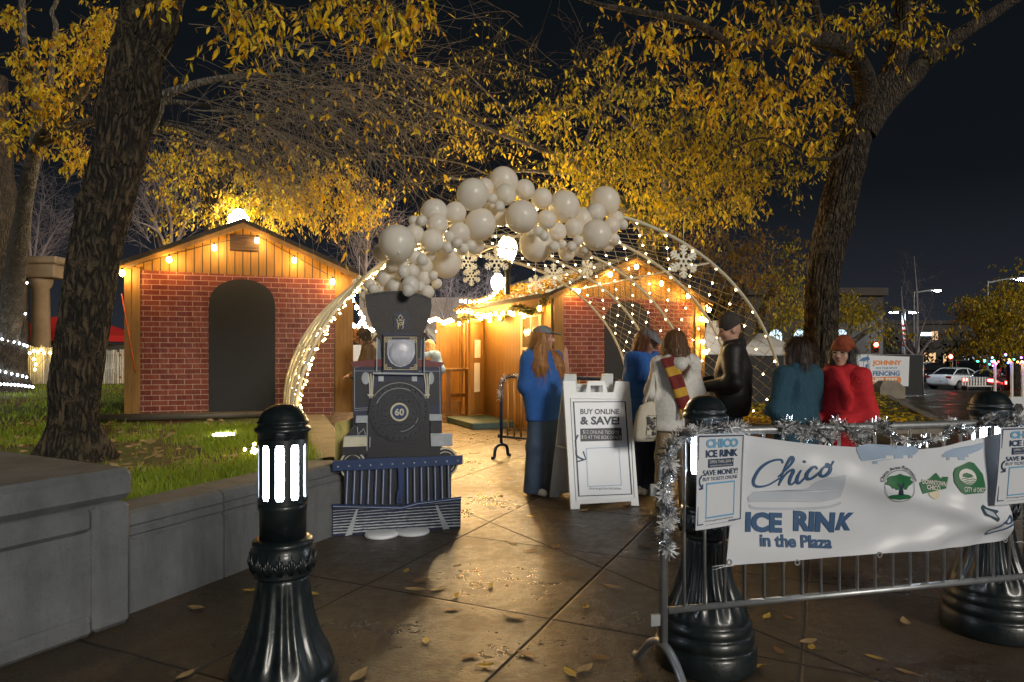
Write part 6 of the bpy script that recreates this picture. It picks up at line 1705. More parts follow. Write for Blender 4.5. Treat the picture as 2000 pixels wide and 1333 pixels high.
def scarf(t, hp, H, B):
    sm = [cloth('maroon_wool', (.16, .016, .014), bscale=120), cloth('mustard_wool', (.52, .30, .03), bscale=120)]
    o = Sdf(.009, .02, .002, 40, 4); o.ring(B(0, .02, 1.455), .088, .085, .034, rot3(0, -.1, 0)); sc = o.mesh('scarf', sm[0], t)
    bands = [(.0, .07, 0), (.07, .135, 1), (.135, .235, 0), (.235, .30, 1), (.30, .40, 0)]
    for a, b, k in bands:
        q = MB(); vs = []; fs = []; n = 6
        for i in range(n + 1):
            f = a + (b - a) * i / n
            z = 1.46 - f * 1.22; y = .135 + .055 * min(1, f / .12) - .03 * f; x = .12 - f * .43
            for u in range(5):
                dx = (u / 4 - .5) * .125
                for yy in (0, .016): vs.append((x + dx, y + yy + .010 * math.sin(u * 1.6 + f * 12), z - dx * .25))
        for i in range(n):
            for u in range(4):
                k0 = i * 10 + u * 2; fs += [(k0, k0 + 2, k0 + 12, k0 + 10), (k0 + 1, k0 + 11, k0 + 13, k0 + 3)]
            fs += [(i * 10, i * 10 + 10, i * 10 + 11, i * 10 + 1), (i * 10 + 8, i * 10 + 9, i * 10 + 19, i * 10 + 18)]
        q.add(vs, fs, smooth=True); q.build('scarf_band', sm[k], sc, local=True)
    q = MB()
    for u in range(9):
        x = .12 - .40 * .43 + (u / 8 - .5) * .125; q.tube([(x, .185, .975), (x + random.gauss(0, .006), .19, .93), (x + random.gauss(0, .012), .187, .885)], [.008, .007, .004], 5); 
    q.build('fringe', sm[1], sc, local=True)
W3 = person('person in an off white hoodie seen from behind with a maroon and mustard striped scarf', (F3.x, F3.y, 0), R(184), .965, dict(
    yaw=R(12), pitch=R(6), R=((-.235, -.03, 1.12), (-.14, -.24, 1.10)), L=((.235, .03, 1.12), (.14, -.18, 1.06)), top=offwhite, loose=1.02, sh=.165, pants=(khaki, .35), shoes=shoe_d, hairm=h_brown, hair=hair_straight, top_extra=[hood_down], more=[scarf], seed=4, hem=.79, hemw=.16))
def collar(c, B): c.chain([B(-.075, -.05, 1.46), B(-.07, .05, 1.475), B(0, .085, 1.48), B(.07, .05, 1.475), B(.075, -.05, 1.46)], [.026] * 5)
person('man in a black leather jacket and charcoal beanie looking down to the left', (F4.x, F4.y, 0), R(-112), 1.045, dict(
    yaw=R(22), pitch=R(14), sh=.19, R=((-.30, .02, 1.12), (-.16, -.25, 1.10)), L=((.30, .03, 1.12), (.15, -.24, 1.08)), top=leather, top_name='leather_jacket', loose=1.10, wr=.010, wf=13, pants=(denim, .2), shoes=shoe_d, hairm=h_dark, hat=hat_beanie(dark_knit, .025, False), top_extra=[collar], seed=5, hem=.84, hemw=.14))
person('woman in a dark teal fleece with a brown bob seen from behind', (F5.x, F5.y, 0), R(-158), .915, dict(
    yaw=R(12), pitch=R(4), R=((-.245, -.03, 1.10), (-.10, -.22, 1.06)), L=((.24, .0, 1.10), (.10, -.22, 1.06)), top=teal_f, top_name='fleece_jacket', loose=.97, pants=(denim_d, .3), shoes=shoe_d, hairm=hair_mat('black_brown_hair', (.035, .016, .009)), hair=hair_bob, top_extra=[collar], seed=6, hem=.80, hemw=.15))
def glasses(t, hp, H, B):
    q = MB()
    for sg in (-1, 1): q.tube([hp(sg * .033 + .019 * math.cos(a), -.104, .004 + .017 * math.sin(a)) for a in [2 * math.pi * i / 14 for i in range(15)]], .0016, 5); q.tube([hp(sg * .052, -.100, .008), hp(sg * .078, .0, .008)], .0015, 5)
    q.tube([hp(-.014, -.105, .006), hp(.014, -.105, .006)], .0015, 5); q.build('glasses', MATS['print_gold'], t, local=True)
def big_scarf(t, hp, H, B):
    o = Sdf(.009, .03, .007, 26, 8); o.ring(B(0, .0, 1.42), .10, .10, .055, rot3(0, .2, 0)); o.ring(B(0, -.0, 1.385), .13, .125, .05, rot3(0, .3, .1)); o.chain([B(.06, -.13, 1.40), B(.13, -.14, 1.22), B(.14, -.12, 1.0)], [.045, .05, .045], sy=.6); o.mesh('red_scarf', red_w, t)
person('woman in red coat, scarf, glasses and rust beanie, rightmost of the queue', (F6.x, F6.y, 0), R(-62), .90, dict(
    yaw=R(14), pitch=R(-2), R=((-.25, .0, 1.08), (-.11, -.22, 1.0)), L=((.25, .02, 1.08), (.12, -.22, 1.0)), top=red_w, top_name='red_coat', loose=1.03, wr=.013, pants=(denim_d, .2), shoes=shoe_d, hairm=h_dark, hair=hair_bob, hat=hat_beanie(rust_w, .03), more=[glasses, big_scarf], seed=7, hem=.62, hemw=.145))
m7 = P(727, 690, 10.2)
person('man in brown shirt and cap with orange patch, bowed behind the train', (m7.x, m7.y, 0), R(-72), 1.06, dict(
    yaw=R(0), pitch=R(28), lean=.12, R=((-.25, -.05, 1.1), (-.1, -.28, 1.05)), L=((.25, -.05, 1.1), (.1, -.28, 1.05)), top=cloth('brown_flannel', (.10, .07, .05), var=.5, scale=18, stretch=(1, 1, .1)), top_name='flannel_shirt', loose=1.1, pants=(denim_d, .2), shoes=shoe_d, hairm=h_dark, hair=lambda h, hp, H, B: hair_cap(h, hp, H), hat=hat_cap(cloth('dark_brown_cap', (.05, .035, .025)), (cloth('orange_patch', (.7, .16, .03)), cloth('tan_brim', (.30, .17, .09)))), top_extra=[collar], seed=8))
m8 = P(840, 690, 14.2)
person('blond person in pale blue hoodie and tan hat, right of the train headlamp', (m8.x, m8.y, 0), R(150), 1.0, dict(
    yaw=R(0), R=((-.25, -.05, 1.1), (-.1, -.24, 1.05)), L=((.25, -.05, 1.1), (.1, -.24, 1.05)), top=cloth('pale_blue_fleece', (.20, .33, .52)), loose=1.1, pants=(denim_d, .2), shoes=shoe_d, hairm=h_blond, hair=hair_straight, hat=hat_beanie(cloth('tan_knit', (.45, .33, .2)), 0), top_extra=[hood_down], seed=9))
# tote bag held by the person with the scarf
bagp = Pl(P(1258, 862, 6.15), R(8))
tb = thing('tote_bag', 'cream canvas tote bag with a dark printed picture beside the scarf wearer', 'bag', tuple(bagp.O))
q = MB(); w_ = .115; vs = []; fs = []
ring = [(-1, 0), (-.6, .035), (0, .05), (.6, .035), (1, 0), (.6, -.035), (0, -.05), (-.6, -.035)]
for j, (z, ww, dd) in enumerate(((0, .90, .7), (.04, .98, 1.0), (.14, 1.0, 1.1), (.26, .86, .9), (.355, .66, .5))):
    for a, c in ring: vs.append(bagp.w(a * w_ * ww + .030 * z * 3.2, z + .03 * a * (j == 4), c * dd))
for j in range(4):
    for i in range(8): fs.append((j * 8 + i, j * 8 + (i + 1) % 8, (j + 1) * 8 + (i + 1) % 8, (j + 1) * 8 + i))
fs.append(list(range(7, -1, -1))); q.add(vs, fs, smooth=True); canvas = cloth('cream_canvas', (.55, .50, .40)); q.build('bag_body', canvas, tb)
q = MB()
for c in (.02, -.02): q.tube(catmull([bagp.w(.0, .35, c), bagp.w(.05, .50, c), bagp.w(.085, .62, c * .5), bagp.w(.115, .50, c), bagp.w(.085, .36, c)], 5), .011, 6)
q.build('strap', canvas, tb)
q = MB(); rp_ = random.Random(5)
q.line(bagp, [(.0, .06), (.09, .06), (.10, .24), (.02, .24)], .006, .054, .057, closed=True)
for _ in range(34):
    a = rp_.uniform(.012, .085); b = rp_.uniform(.07, .22); s = rp_.uniform(.005, .016); q.prism(bagp, [(a + s * math.cos(k * 1.05 + rp_.random()), b + s * math.sin(k * 1.05)) for k in range(6)], .052, .0575 + .0002 * _)
q.build('print', ink_black, tb)
q = MB(); text(q, lambda a, b: bagp.w(a, b, .058), 'Chico', (.0, .025, .08, .05), bold=.02, shear=.3); q.build('lettering', ink_black, tb)
# ------------------------------------------------------------------ lamps
iron_green = mat('lamp_post_green', (.015, .03, .028), .35, var=.2)
def acorn_lamp(label, px, py, Y, m, r=.2, zb=0.0):
    c = P(px, py, Y); t = thing('street_lamp', label, 'street lamp', (c.x, c.y, zb), 0, 'acorn globe street lamps')
    h = c.z - zb; q = MB()
    q.lathe([(.20, 0), (.20, .12), (.15, .18), (.13, .45), (.09, .55), (.065, .9), (.055, h - .5), (.075, h - .46), (.06, h - .42), (.09, h - .34), (.14, h - .27), (.12, h - .24)], n=24); q.build('lamp_post', iron_green, t, local=True)
    q = MB(); q.lathe([(.11, h - .24), (.17, h - .12), (r, h + .02), (r * .92, h + .12), (.10, h + .24), (.07, h + .27)], n=24); q.build('globe', m, t, local=True)
    q = MB(); q.lathe([(.075, h + .27), (.09, h + .285), (.05, h + .32), (.015, h + .36), (.008, h + .40)], n=16); q.build('finial', iron_green, t, local=True)
acorn_lamp('larger white globe lamp shining just under the balloons in the tunnel', 991, 487, 14, globe_glow)
acorn_lamp('white globe lamp lower and farther off above the right hut roof', 972, 553, 21, globe_far)
acorn_lamp('white globe lamp peeping over the roof ridge of the left hut', 466, 434, 14.8, globe_low, .22, .6)
street_white = emit('street_light_white', (.75, .88, 1.0), 120); street_green = emit('street_light_greenish', (.75, 1.0, .85), 60)
red_glow = emit('red_signal', (1.0, .03, .015), 160); tail_glow = emit('tail_lamp', (1.0, .04, .03), 40); green_glow = emit('green_signal', (.05, .9, .6), 12); sign_glow = emit('blue_white_sign', (.65, .85, 1.0), 8); window_glow = emit('lit_window', (.62, .85, 1.0), 1.6); head_glow = emit('amber_lamp', (1.0, .35, .1), 10)
pole_grey = mat('grey_pole', (.25, .26, .27), .5, metal=.3, var=.15); red_paint = mat('red_paint', (.4, .02, .02), .5, var=.1)
ZS = -.95
c = P(1765, 612, 42); t = thing('street_lamp', 'tall twin headed street lamp with candy striped pole above the fencing banner', 'street lamp', (c.x, c.y, ZS))
q = MB(); q.tube([(c.x, c.y, ZS), (c.x, c.y, c.z + .25)], .10, 10); q.build('lamp_post', pole_grey, t)
q = MB()
for k in range(5): z = P(1765, 676 - k * 9.5, 42).z; q.lathe([(.112, z), (.112, z + .15)], (c.x, c.y, 0), 12)
q.build('red_stripe', red_paint, t)
for sg in (-1, 1):
    q = MB(); e_ = c + V(sg * .62, 0, .06); q.tube([c + V(0, 0, .15), c + V(sg * .4, 0, .16), e_ + V(0, 0, .03)], .035, 8); q.lathe([(.30, -.02), (.30, .02), (.12, .10), (.03, .12)], e_, 16); a = q.build('lamp_head', pole_grey, t)
    q = MB(); q.lathe([(.06, -.07), (.2, -.06), (.27, -.021)], e_, 16); q.build('lamp_lens', street_white, a)
def cobra(label, px, py, Y, m):
    c = P(px, py, Y); t = thing('street_lamp', label, 'street lamp', (c.x - 2, c.y, ZS)); q = MB(); q.tube(catmull([(c.x - 2, c.y, ZS), (c.x - 2, c.y, c.z - .8), (c.x - 1.8, c.y, c.z - .25), (c.x - .4, c.y, c.z)], 5), .07, 8); q.build('lamp_post', pole_grey, t)
    q = MB(); q.ball(c, (.42, .2, .1), 12, 6); a = q.build('lamp_head', pole_grey, t); q = MB(); q.ball(c - V(0, .06, .06), (.32, .19, .09), 12, 6); q.build('lamp_lens', m, a)
cobra('street lamp on a long arm with a greenish glow, left of the edge tree', 1830, 567, 58, street_green)
cobra('bright street lamp on an arm at the very right edge of the picture', 1994, 544, 40, street_white)
def signal(label, px, py, Y, m, lit=0):
    c = P(px, py, Y); t = thing('traffic_light', label, 'traffic light', (c.x, c.y, ZS)); q = MB(); q.tube([(c.x, c.y + .1, ZS), (c.x, c.y + .1, c.z - .5)], .05, 8); q.build('signal_pole', pole_grey, t)
    q = MB(); q.box(c, (.36, .2, 1.0 * .62), bev=.03); a = q.build('signal_housing', mat('signal_amber_housing', (.25, .10, .02), .5, var=.1), t)
    for k in range(2):
        o = c + V(0, -.101, .15 - .3 * k); q = MB(); q.ball(o, (.12, .04, .12), 12, 8); q.build('signal_lens', m if k == lit else wire_dark, a)
        q = MB(); q.tube([o + V(.13 * math.cos(a_), -.04, .13 * math.sin(a_)) for a_ in [math.pi * i / 8 for i in range(9)]], .02, 5); q.build('visor', wire_dark, a)
signal('traffic light glowing red left of the twin headed lamp', 1709, 679, 36, red_glow)
signal('small green traffic light, left of the pair far down the street', 1908, 702, 62, green_glow, 1)
signal('small green traffic light, right of the pair far down the street', 1921, 702, 62, green_glow, 1)
c = P(1807, 653, 60); t = thing('lit_sign', 'small glowing blue white sign board right of the twin headed lamp', 'sign', (c.x, c.y, ZS)); q = MB(); q.tube([(c.x - .5, c.y + .1, ZS), (c.x - .5, c.y + .1, c.z)], .05, 6); q.build('sign_pole', pole_grey, t)
q = MB(); q.box(c, (1.15, .12, .36), bev=.02); a = q.build('sign_box', wire_dark, t); q = MB(); q.box(c - V(0, .075, 0), (1.05, .02, .28)); q.build('sign_face', sign_glow, a)

# ------------------------------------------------------------------ vehicles
glass_dark = mat('car_glass', (.012, .014, .016), .08, var=0, spec=.8); tyre_m = mat('tyre_rubber', (.012, .012, .012), .8, var=.1); rim_m = mat('alloy_rim', (.4, .41, .42), .3, metal=.8, var=.1)
def car(label, loc, rz, paint, kind='sedan', tail=tail_glow, Lk=1.0):
    t = thing('parked_car', label, 'car', loc, rz, 'cars beyond the plaza')
    W = .89
    if kind == 'sedan':
        body = [(-2.25, .45, .78, .62), (-2.2, .30, .95, .80), (-1.9, .22, 1.00, .86), (-1.2, .2, 1.0, .89), (0, .2, .96, .89), (.9, .2, .92, .89), (1.6, .22, .84, .86), (2.1, .28, .70, .78), (2.28, .38, .60, .55)]
        cab = [(-1.75, .98, .99, .70), (-1.15, .97, 1.36, .58), (-.6, .95, 1.44, .57), (.1, .95, 1.42, .57), (.55, .92, 1.28, .60), (1.15, .90, .92, .70)]
    else:
        body = [(-2.25, .45, .9, .70), (-2.2, .32, 1.05, .84), (-1.9, .25, 1.08, .89), (0, .22, 1.06, .92), (1.0, .22, 1.02, .92), (1.7, .25, .95, .88), (2.15, .32, .80, .78), (2.28, .42, .66, .6)]
        cab = [(-2.15, 1.05, 1.07, .76), (-1.95, 1.05, 1.60, .66), (-1.2, 1.05, 1.72, .65), (.1, 1.05, 1.68, .65), (.5, 1.02, 1.5, .68), (1.15, 1.0, 1.03, .76)]
    def loft(sts, n=10, belt=.0):
        q = MB(); vs = []
        for x, z0, z1, w in sts:
            for k in range(n * 2):
                th = 2 * math.pi * (k + .5) / (n * 2); cx_ = math.copysign(abs(math.cos(th)) ** .35, math.cos(th)); sz = math.copysign(abs(math.sin(th)) ** .5, math.sin(th))
                vs.append((x, w * cx_, (z0 + z1) / 2 + (z1 - z0) / 2 * sz))
        m = n * 2
        fs = [(i * m + k, (i + 1) * m + k, (i + 1) * m + (k + 1) % m, i * m + (k + 1) % m) for i in range(len(sts) - 1) for k in range(m)] + [list(range(m)), list(range(len(sts) * m - 1, (len(sts) - 1) * m - 1, -1))]
        q.add(vs, fs, smooth=True); return q
    b = loft(body).build('body', paint, t, local=True)
    loft([(x, z0 - .02, z1, w) for x, z0, z1, w in cab]).build('glasshouse', glass_dark, t, local=True)
    q = MB(); rf = [s for s in cab if s[2] > 1.25]
    vs = []
    for x, z0, z1, w in rf: vs += [(x, -w * .93, z1 - .035), (x, -w * .55, z1 + .012), (x, w * .55, z1 + .012), (x, w * .93, z1 - .035)]
    q.add(vs, [(i * 4 + k, (i + 1) * 4 + k, (i + 1) * 4 + k + 1, i * 4 + k + 1) for i in range(len(rf) - 1) for k in range(3)], smooth=True)
    for sg in (-1, 1):
        q.tube([(x, sg * w * .985, z1 - .05) for x, z0, z1, w in cab], .035, 6)
        xm = .0; q.tube([(-.15, sg * .62, 1.40 if kind == 'sedan' else 1.66), (-.2, sg * .80, .98)], .03, 6)
    q.build('roof', paint, t, local=True)
    for x in (-1.38, 1.38):
        for sg in (-1, 1):
            q = MB(); M = Matrix.Rotation(R(90), 3, 'X'); y = sg * .80; 
            q.tube([(x, y - .1, .32), (x, y + .1, .32)], .32, 22); w = q.build('wheel', tyre_m, t, local=True)
            q = MB(); q.tube([(x, y + sg * .09, .32), (x, y + sg * .112, .32)], .2, 14); q.build('rim', rim_m, w, local=True)
    for sg in (-1, 1):
        q = MB(); q.box((-2.19, sg * .66, .82), (.12, .34, .16), bev=.03); q.build('tail_light', tail, t, local=True)
        q = MB(); q.box((2.17, sg * .58, .60), (.16, .34, .13), bev=.03); q.build('headlight', white_plastic, t, local=True)
        q = MB(); q.ball((.75, sg * .98, 1.0), (.08, .1, .07), 8, 6); q.build('wing_mirror', paint, t, local=True)
    q = MB(); q.box((-2.26, 0, .62), (.02, .5, .12)); q.build('number_plate', white_paint, t, local=True)
    return t
cpaint = lambda n, c: mat(n, c, .25, var=.05, coat=.6)
tail_off = mat('unlit_tail_lamp', (.25, .02, .02), .25, var=0)
stone_d = mat('dark_render', (.05, .045, .042), .85, var=.25, scale=.6); shop_warm = emit('warm_shop_window', (1.0, .62, .3), .8); shop_cool = emit('cool_shop_window', (.7, .85, 1.0), .7)
white_car = cpaint('white_car_paint', (.72, .73, .76)); dark_car = cpaint('black_car_paint', (.015, .015, .018)); red_car = cpaint('red_car_paint', (.22, .02, .02)); silver = cpaint('silver_car_paint', (.35, .36, .38))
def at(px, Y): return (P(px, 690, Y).x, Y, ZS + .004)
car('white sedan parked beyond the path, right of the fencing banner', at(1872, 45), R(26), white_car, 'sedan', tail_off)
car('black car behind the fencing banner, left of the white sedan', at(1822, 50), R(25), dark_car, 'suv', tail_off)
car('dark car standing behind the white sedan with glowing tail lights', at(1897, 54), R(50), dark_car, 'suv')
car('dark red car with a bright brake light at the right edge of the picture', at(1985, 37), R(62), red_car, 'suv')
car('silver van far down the street with red lights above the white sedan', at(1868, 70), R(75), silver, 'suv')
car('dark car with red tail lights waiting left of the dark red car', at(1955, 52), R(80), dark_car, 'suv')
car('small dark sedan with red tail lights far down the street, left of the green lights', at(1893, 84), R(84), dark_car, 'sedan')
car('grey sedan parked low at the kerb behind the white stakes', at(1948, 40), R(30), silver, 'sedan')
shop = Pl((P(1690, 690, 95).x, 95, ZS), R(-3)); t = thing('shop_building', 'dark shop building across the street with a few lit windows', 'building', tuple(shop.O)); q = MB(); q.rect(shop, 0, 0, 30, 6.5, -8, 0); q.rect(shop, -.2, 6.5, 30.2, 7.0, -8, .3); q.build('wall', stone_d, t)
for a, b, w, h, m in ((7.5, .3, 2.2, 2.2, shop_warm), (10.6, .3, 1.6, 2.2, shop_warm), (13.2, .4, 2.8, 1.6, shop_cool), (18.5, .3, 2.2, 2.2, shop_warm), (22.4, .3, 2.6, 2.0, shop_cool), (9, 4.2, 1.0, 1.3, shop_warm), (15.5, 4.2, 1.0, 1.3, shop_cool)):
    q = MB(); q.rect(shop, a, b, a + w, b + h, .005, .03); wi = q.build('window', m, t); q = MB(); q.line(shop, [(a, b), (a + w, b), (a + w, b + h), (a, b + h)], .14, .0, .12, closed=True); q.rect(shop, a + w / 2 - .04, b, a + w / 2 + .04, b + h, .031, .08); q.build('window_frame', stone_d, wi)
c = P(1857, 697, 58); t = thing('traffic_light', 'red light hanging above the silver van down the street', 'traffic light', (c.x, c.y, ZS)); q = MB(); q.tube([(c.x + .2, c.y + .1, ZS), (c.x + .2, c.y + .1, c.z)], .05, 6); q.build('signal_pole', pole_grey, t); q = MB(); q.box(c + V(0, .1, -.1), (.4, .15, .8), bev=.03); q.build('signal_housing', wire_dark, t); q = MB(); q.ball(c, (.16, .05, .16), 12, 8); q.build('signal_lens', red_glow, t)

# ------------------------------------------------------------------ fencing banner, stone, bench, screen fence
fb = Pl(P(1590, 690, 22), R(4)); fb.O.z = 0
def pxp(x, y): return fb.px(x, y)
t = thing('screened_fence', 'black screened fence panels behind the red coat and around the fencing banner', 'fence', tuple(fb.O))
q = MB(); a0, _ = pxp(1585, 700); a1, b1_ = pxp(1803, 694); q.rect(fb, a0, .06, a1, b1_, -.02, -.005); q.build('screen_cloth', black_mat, t)
q = MB()
for a in (a0, (a0 + a1) / 2, a1): q.tube([fb.w(a, 0, 0), fb.w(a, b1_ + .02, 0)], .02, 8)
q.tube([fb.w(a0, b1_ + .01, 0), fb.w(a1, b1_ + .01, 0)], .018, 8); q.tube([fb.w(a0, .04, 0), fb.w(a1, .04, 0)], .018, 8); q.build('fence_frame', steel, t)
bn = thing('banner', 'white fencing company banner with a drawn booth hung on the black fence', 'banner', tuple(fb.w(1, .6, .02)))
q = MB(); q.prism(fb, fb.pts([(1660, 693), (1776, 697), (1774, 755), (1660, 752)]), .002, .008); q.build('banner_sheet', vinyl, bn)
Ff = lambda c: (lambda x, y: fb.w(*fb.px(x, y), c))
Zf = lambda l: [(1500 + x * .2701, 500 + y * .2701) for x, y in l]
k = Ink(Ff(.010)); k.stroke(Zf([(655, 765), (688, 745), (690, 850), (660, 840), (655, 765)]), .8, 1); k.stroke(Zf([(690, 765), (735, 760), (735, 850), (692, 858)]), .8, 1); k.build('booth_outline', ink_dark, bn)
k = Ink(Ff(.011)); k.poly(Zf([(655, 762), (690, 730), (725, 728), (740, 752), (690, 762)]), 2); k.poly(Zf([(703, 785), (728, 780), (728, 845), (703, 850)]), 2); k.build('booth_roof', ink_blue, bn)
def Fb(x0, yb, x1, yt): return (1500 + x0 * .2701, 500 + yb * .2701, 1500 + x1 * .2701, 500 + yt * .2701)
k = Ink(Ff(.011)); k.text('JOHNNY', Fb(752, 800, 965, 756), bold=.05); k.poly(Zf([(685, 880), (945, 872), (963, 885), (960, 925), (940, 928), (690, 920), (675, 900)]), 2.5); k.build('lettering', ink_orange, bn)
k = Ink(Ff(.012)); k.text('ON THE SPOT', Fb(775, 818, 935, 806), bold=.02); k.text('FENCING', Fb(757, 868, 952, 835), bold=.04); k.stroke(Zf([(752, 832), (955, 828)]), .5, 1); k.build('lettering', ink_blue, bn)
k = Ink(Ff(.014)); k.text('530-893-5597', Fb(694, 918, 935, 882), bold=.04, shear=.15); k.build('lettering', white_paint, bn)
c = G(1735, 778); t = thing('stone_block', 'squat stone marker with a sloped top standing before the fencing banner', 'stone', tuple(c))
q = MB(); w = .40; q.add([c + V(*p) for p in ((-w, -.25, 0), (w, -.25, 0), (w, .25, 0), (-w, .25, 0), (-w, -.25, .35), (w, -.25, .35), (w * .9, .25, .42), (-w * .9, .25, .42), (-w * .55, -.1, .56), (w * .55, -.1, .56), (w * .5, .22, .56), (-w * .5, .22, .56))], [(0, 1, 5, 4), (1, 2, 6, 5), (2, 3, 7, 6), (3, 0, 4, 7), (4, 5, 9, 8), (5, 6, 10, 9), (6, 7, 11, 10), (7, 4, 8, 11), (8, 9, 10, 11), (3, 2, 1, 0)]); q.build('stone_body', concrete_warm, t)
c = P(1902, 760, 33); t = thing('park_bench', 'pale slatted bench in front of the white sedan', 'bench', (c.x, c.y, -.58)); 
q = MB()
for i in range(9): q.box((c.x - .56 + .14 * i, c.y, -.58 + .62), (.06, .03, .46))
q.build('backrest', white_paint, t); q = MB(); q.box((c.x, c.y - .22, -.58 + .42), (1.25, .42, .05), bev=.01); q.build('seat', white_paint, t)
for sg in (-1, 1): q = MB(); q.box((c.x + sg * .58, c.y - .2, -.58 + .2), (.05, .4, .4)); q.build('leg', iron, t)
# dark screen fence behind the queue
sc_ = Pl(P(1372, 690, 16.5), R(3)); sc_.O.z = 0
t = thing('screened_fence', 'long black screen fence behind the light tunnel and the man in the leather jacket', 'fence', tuple(sc_.O))
q = MB(); a1, b1_ = sc_.px(1610, 694); q.rect(sc_, 0, .1, a1, b1_, -.01, .005); q.build('screen_cloth', black_mat, t)
q = MB()
for i in range(4): q.tube([sc_.w(a1 * i / 3, 0, .01), sc_.w(a1 * i / 3, b1_ + .03, .01)], .025, 8)
q.tube([sc_.w(0, b1_, .01), sc_.w(a1, b1_, .01)], .02, 8); q.build('fence_frame', steel, t)
tl = Pl(P(1376, 690, 20), R(5)); tl.O.z = 0
t = thing('trailer', 'white box trailer behind the light tunnel, left of the white tent', 'trailer', tuple(tl.O)); q = MB(); a1, b1_ = tl.px(1453, 640); q.box(tl.w(a1 / 2, b1_ / 2 + .25, -1), (a1, 2, b1_ - .5), rz=R(5), bev=.05); q.build('trailer_body', white_paint, t)
q = MB(); q.box(tl.w(a1 * .75, b1_ + .12, -1), (.7, .7, .24), rz=R(5), bev=.05); q.build('roof_unit', white_paint, t)
for a in (.3, a1 - .3): q = MB(); q.tube([tl.w(a, .28, .02), tl.w(a, .28, -.2)], .28, 16); q.build('wheel', tyre_m, t)
tn = P(1484, 690, 21); t = thing('canopy_tent', 'white peaked canopy tent behind the light tunnel, right of the trailer', 'tent', (tn.x, tn.y, 0))
def tent(t, c, w, d, h, hp_, m, zb=0.0):
    q = MB(); zz = zb + h; a = [(c.x - w, c.y - d, zz), (c.x + w, c.y - d, zz), (c.x + w, c.y + d, zz), (c.x - w, c.y + d, zz), (c.x, c.y, zb + hp_)]
    a += [(x, y, z - .22) for x, y, z in a[:4]]
    q.add(a, [(0, 1, 4), (1, 2, 4), (2, 3, 4), (3, 0, 4), (5, 6, 1, 0), (6, 7, 2, 1), (7, 8, 3, 2), (8, 5, 0, 3)]); q.build('canopy', m, t)
    for i, j in ((-1, -1), (1, -1), (1, 1), (-1, 1)): q = MB(); q.tube([(c.x + i * (w - .03), c.y + j * (d - .03), zb), (c.x + i * (w - .03), c.y + j * (d - .03), zz)], .025, 6); q.build('leg', steel, t)
tent(t, tn, .75, .9, 1.62, 2.15, mat('white_canvas', (.72, .70, .66), .7, var=.08))

# civic building with lit arched windows
cb = Pl(P(1430, 690, 44), R(2)); cb.O.z = ZS
t = thing('civic_building', 'dim stone building with tall lit arched windows behind the tall right trunk', 'building', tuple(cb.O))
stone = mat('dim_stone', (.06, .05, .042), .85, var=.25, scale=1.2, bump=.2, bscale=6); q = MB(); a1, _ = cb.px(1725, 700); q.rect(cb, 0, 0, a1, 6.2, -6, 0); q.rect(cb, -.2, 6.2, a1 + .2, 6.7, -6, .25); q.build('wall', stone, t)
for px in (1514, 1562, 1642):
    a, bt_ = cb.px(px, 642); _, bb2 = cb.px(px, 706); w = .50
    pts = [(a - w, bb2), (a + w, bb2), (a + w, bt_ - w)] + [(a + w * math.cos(i * math.pi / 10), bt_ - w + w * math.sin(i * math.pi / 10)) for i in range(1, 10)] + [(a - w, bt_ - w)]
    q = MB(); q.prism(cb, pts, .005, .03); wi = q.build('window', window_glow, t)
    q = MB(); q.line(cb, pts, .12, .0, .12, closed=True)
    for x in (-.25, 0, .25): q.rect(cb, a + x - .02, bb2, a + x + .02, bt_ - .3 - abs(x) * .5, .031, .06)
    for y in (.35, .62): yy = bb2 + (bt_ - bb2) * y; q.rect(cb, a - w, yy - .03, a + w, yy + .03, .061, .08)
    for th in (.8, 1.57, 2.34): q.line(cb, [(a, bt_ - w), (a + w * math.cos(th), bt_ - w + w * math.sin(th))], .04, .031, .06)
    q.build('window_frame', stone, wi)

# ------------------------------------------------------------------ far left: stone pergola, tent, picket fence, white lights
pg = thing('stone_pergola', 'tan stone columns carrying a heavy beam at the left edge behind the trees', 'pergola', (P(64, 690, 18).x, 18, .6))
tan = mat('tan_stone', (.30, .23, .15), .8, var=.2, scale=3, bump=.2, bscale=30)
for px in (40, 80):
    c = P(px, 690, 18); q = MB(); zt = P(0, 546, 18).z
    q.lathe([(.30, .45), (.30, .62), (.24, .68), (.235, .8), (.225, 1.6), (.20, zt - .25), (.24, zt - .2), (.27, zt - .12), (.29, zt)], (c.x, c.y, 0), 24); q.build('column', tan, pg)
q = MB(); zt = P(0, 546, 18).z; xl, xr_ = P(28, 0, 18).x, P(124, 0, 18).x
q.box(((xl + xr_) / 2, 18, zt + .20), (xr_ - xl - .1, .6, .36), bev=.02); q.box(((xl + xr_) / 2, 18, zt + .48), (xr_ - xl + .1, .75, .2), bev=.04); q.build('beam', tan, pg)
c = P(140, 690, 24); t = thing('canopy_tent', 'red peaked canopy tent behind the stone columns and the big trunk', 'tent', (c.x, c.y, .6)); red_c = mat('red_canvas', (.62, .03, .025), .6, var=.1)
tent(t, c, 1.8, 1.6, 1.72, 2.55, red_c, .35)
q = MB(); q.box((c.x, c.y + 1.2, 1.2), (3.2, .05, 1.2)); q.build('rear_cloth', mat('blue_grey_cloth', (.25, .30, .36), .7, var=.2), t)
q = MB(); q.box((c.x + .9, c.y - .4, .85), (1.5, .6, .5), bev=.02); tag(q.build('market_table', white_paint), 'white draped table under the red tent', 'table')
t = thing('picket_fence', 'weathered white picket fence on the far side of the lawn at the left', 'fence', (P(150, 690, 16.5).x, 16.5, .6)); q = MB()
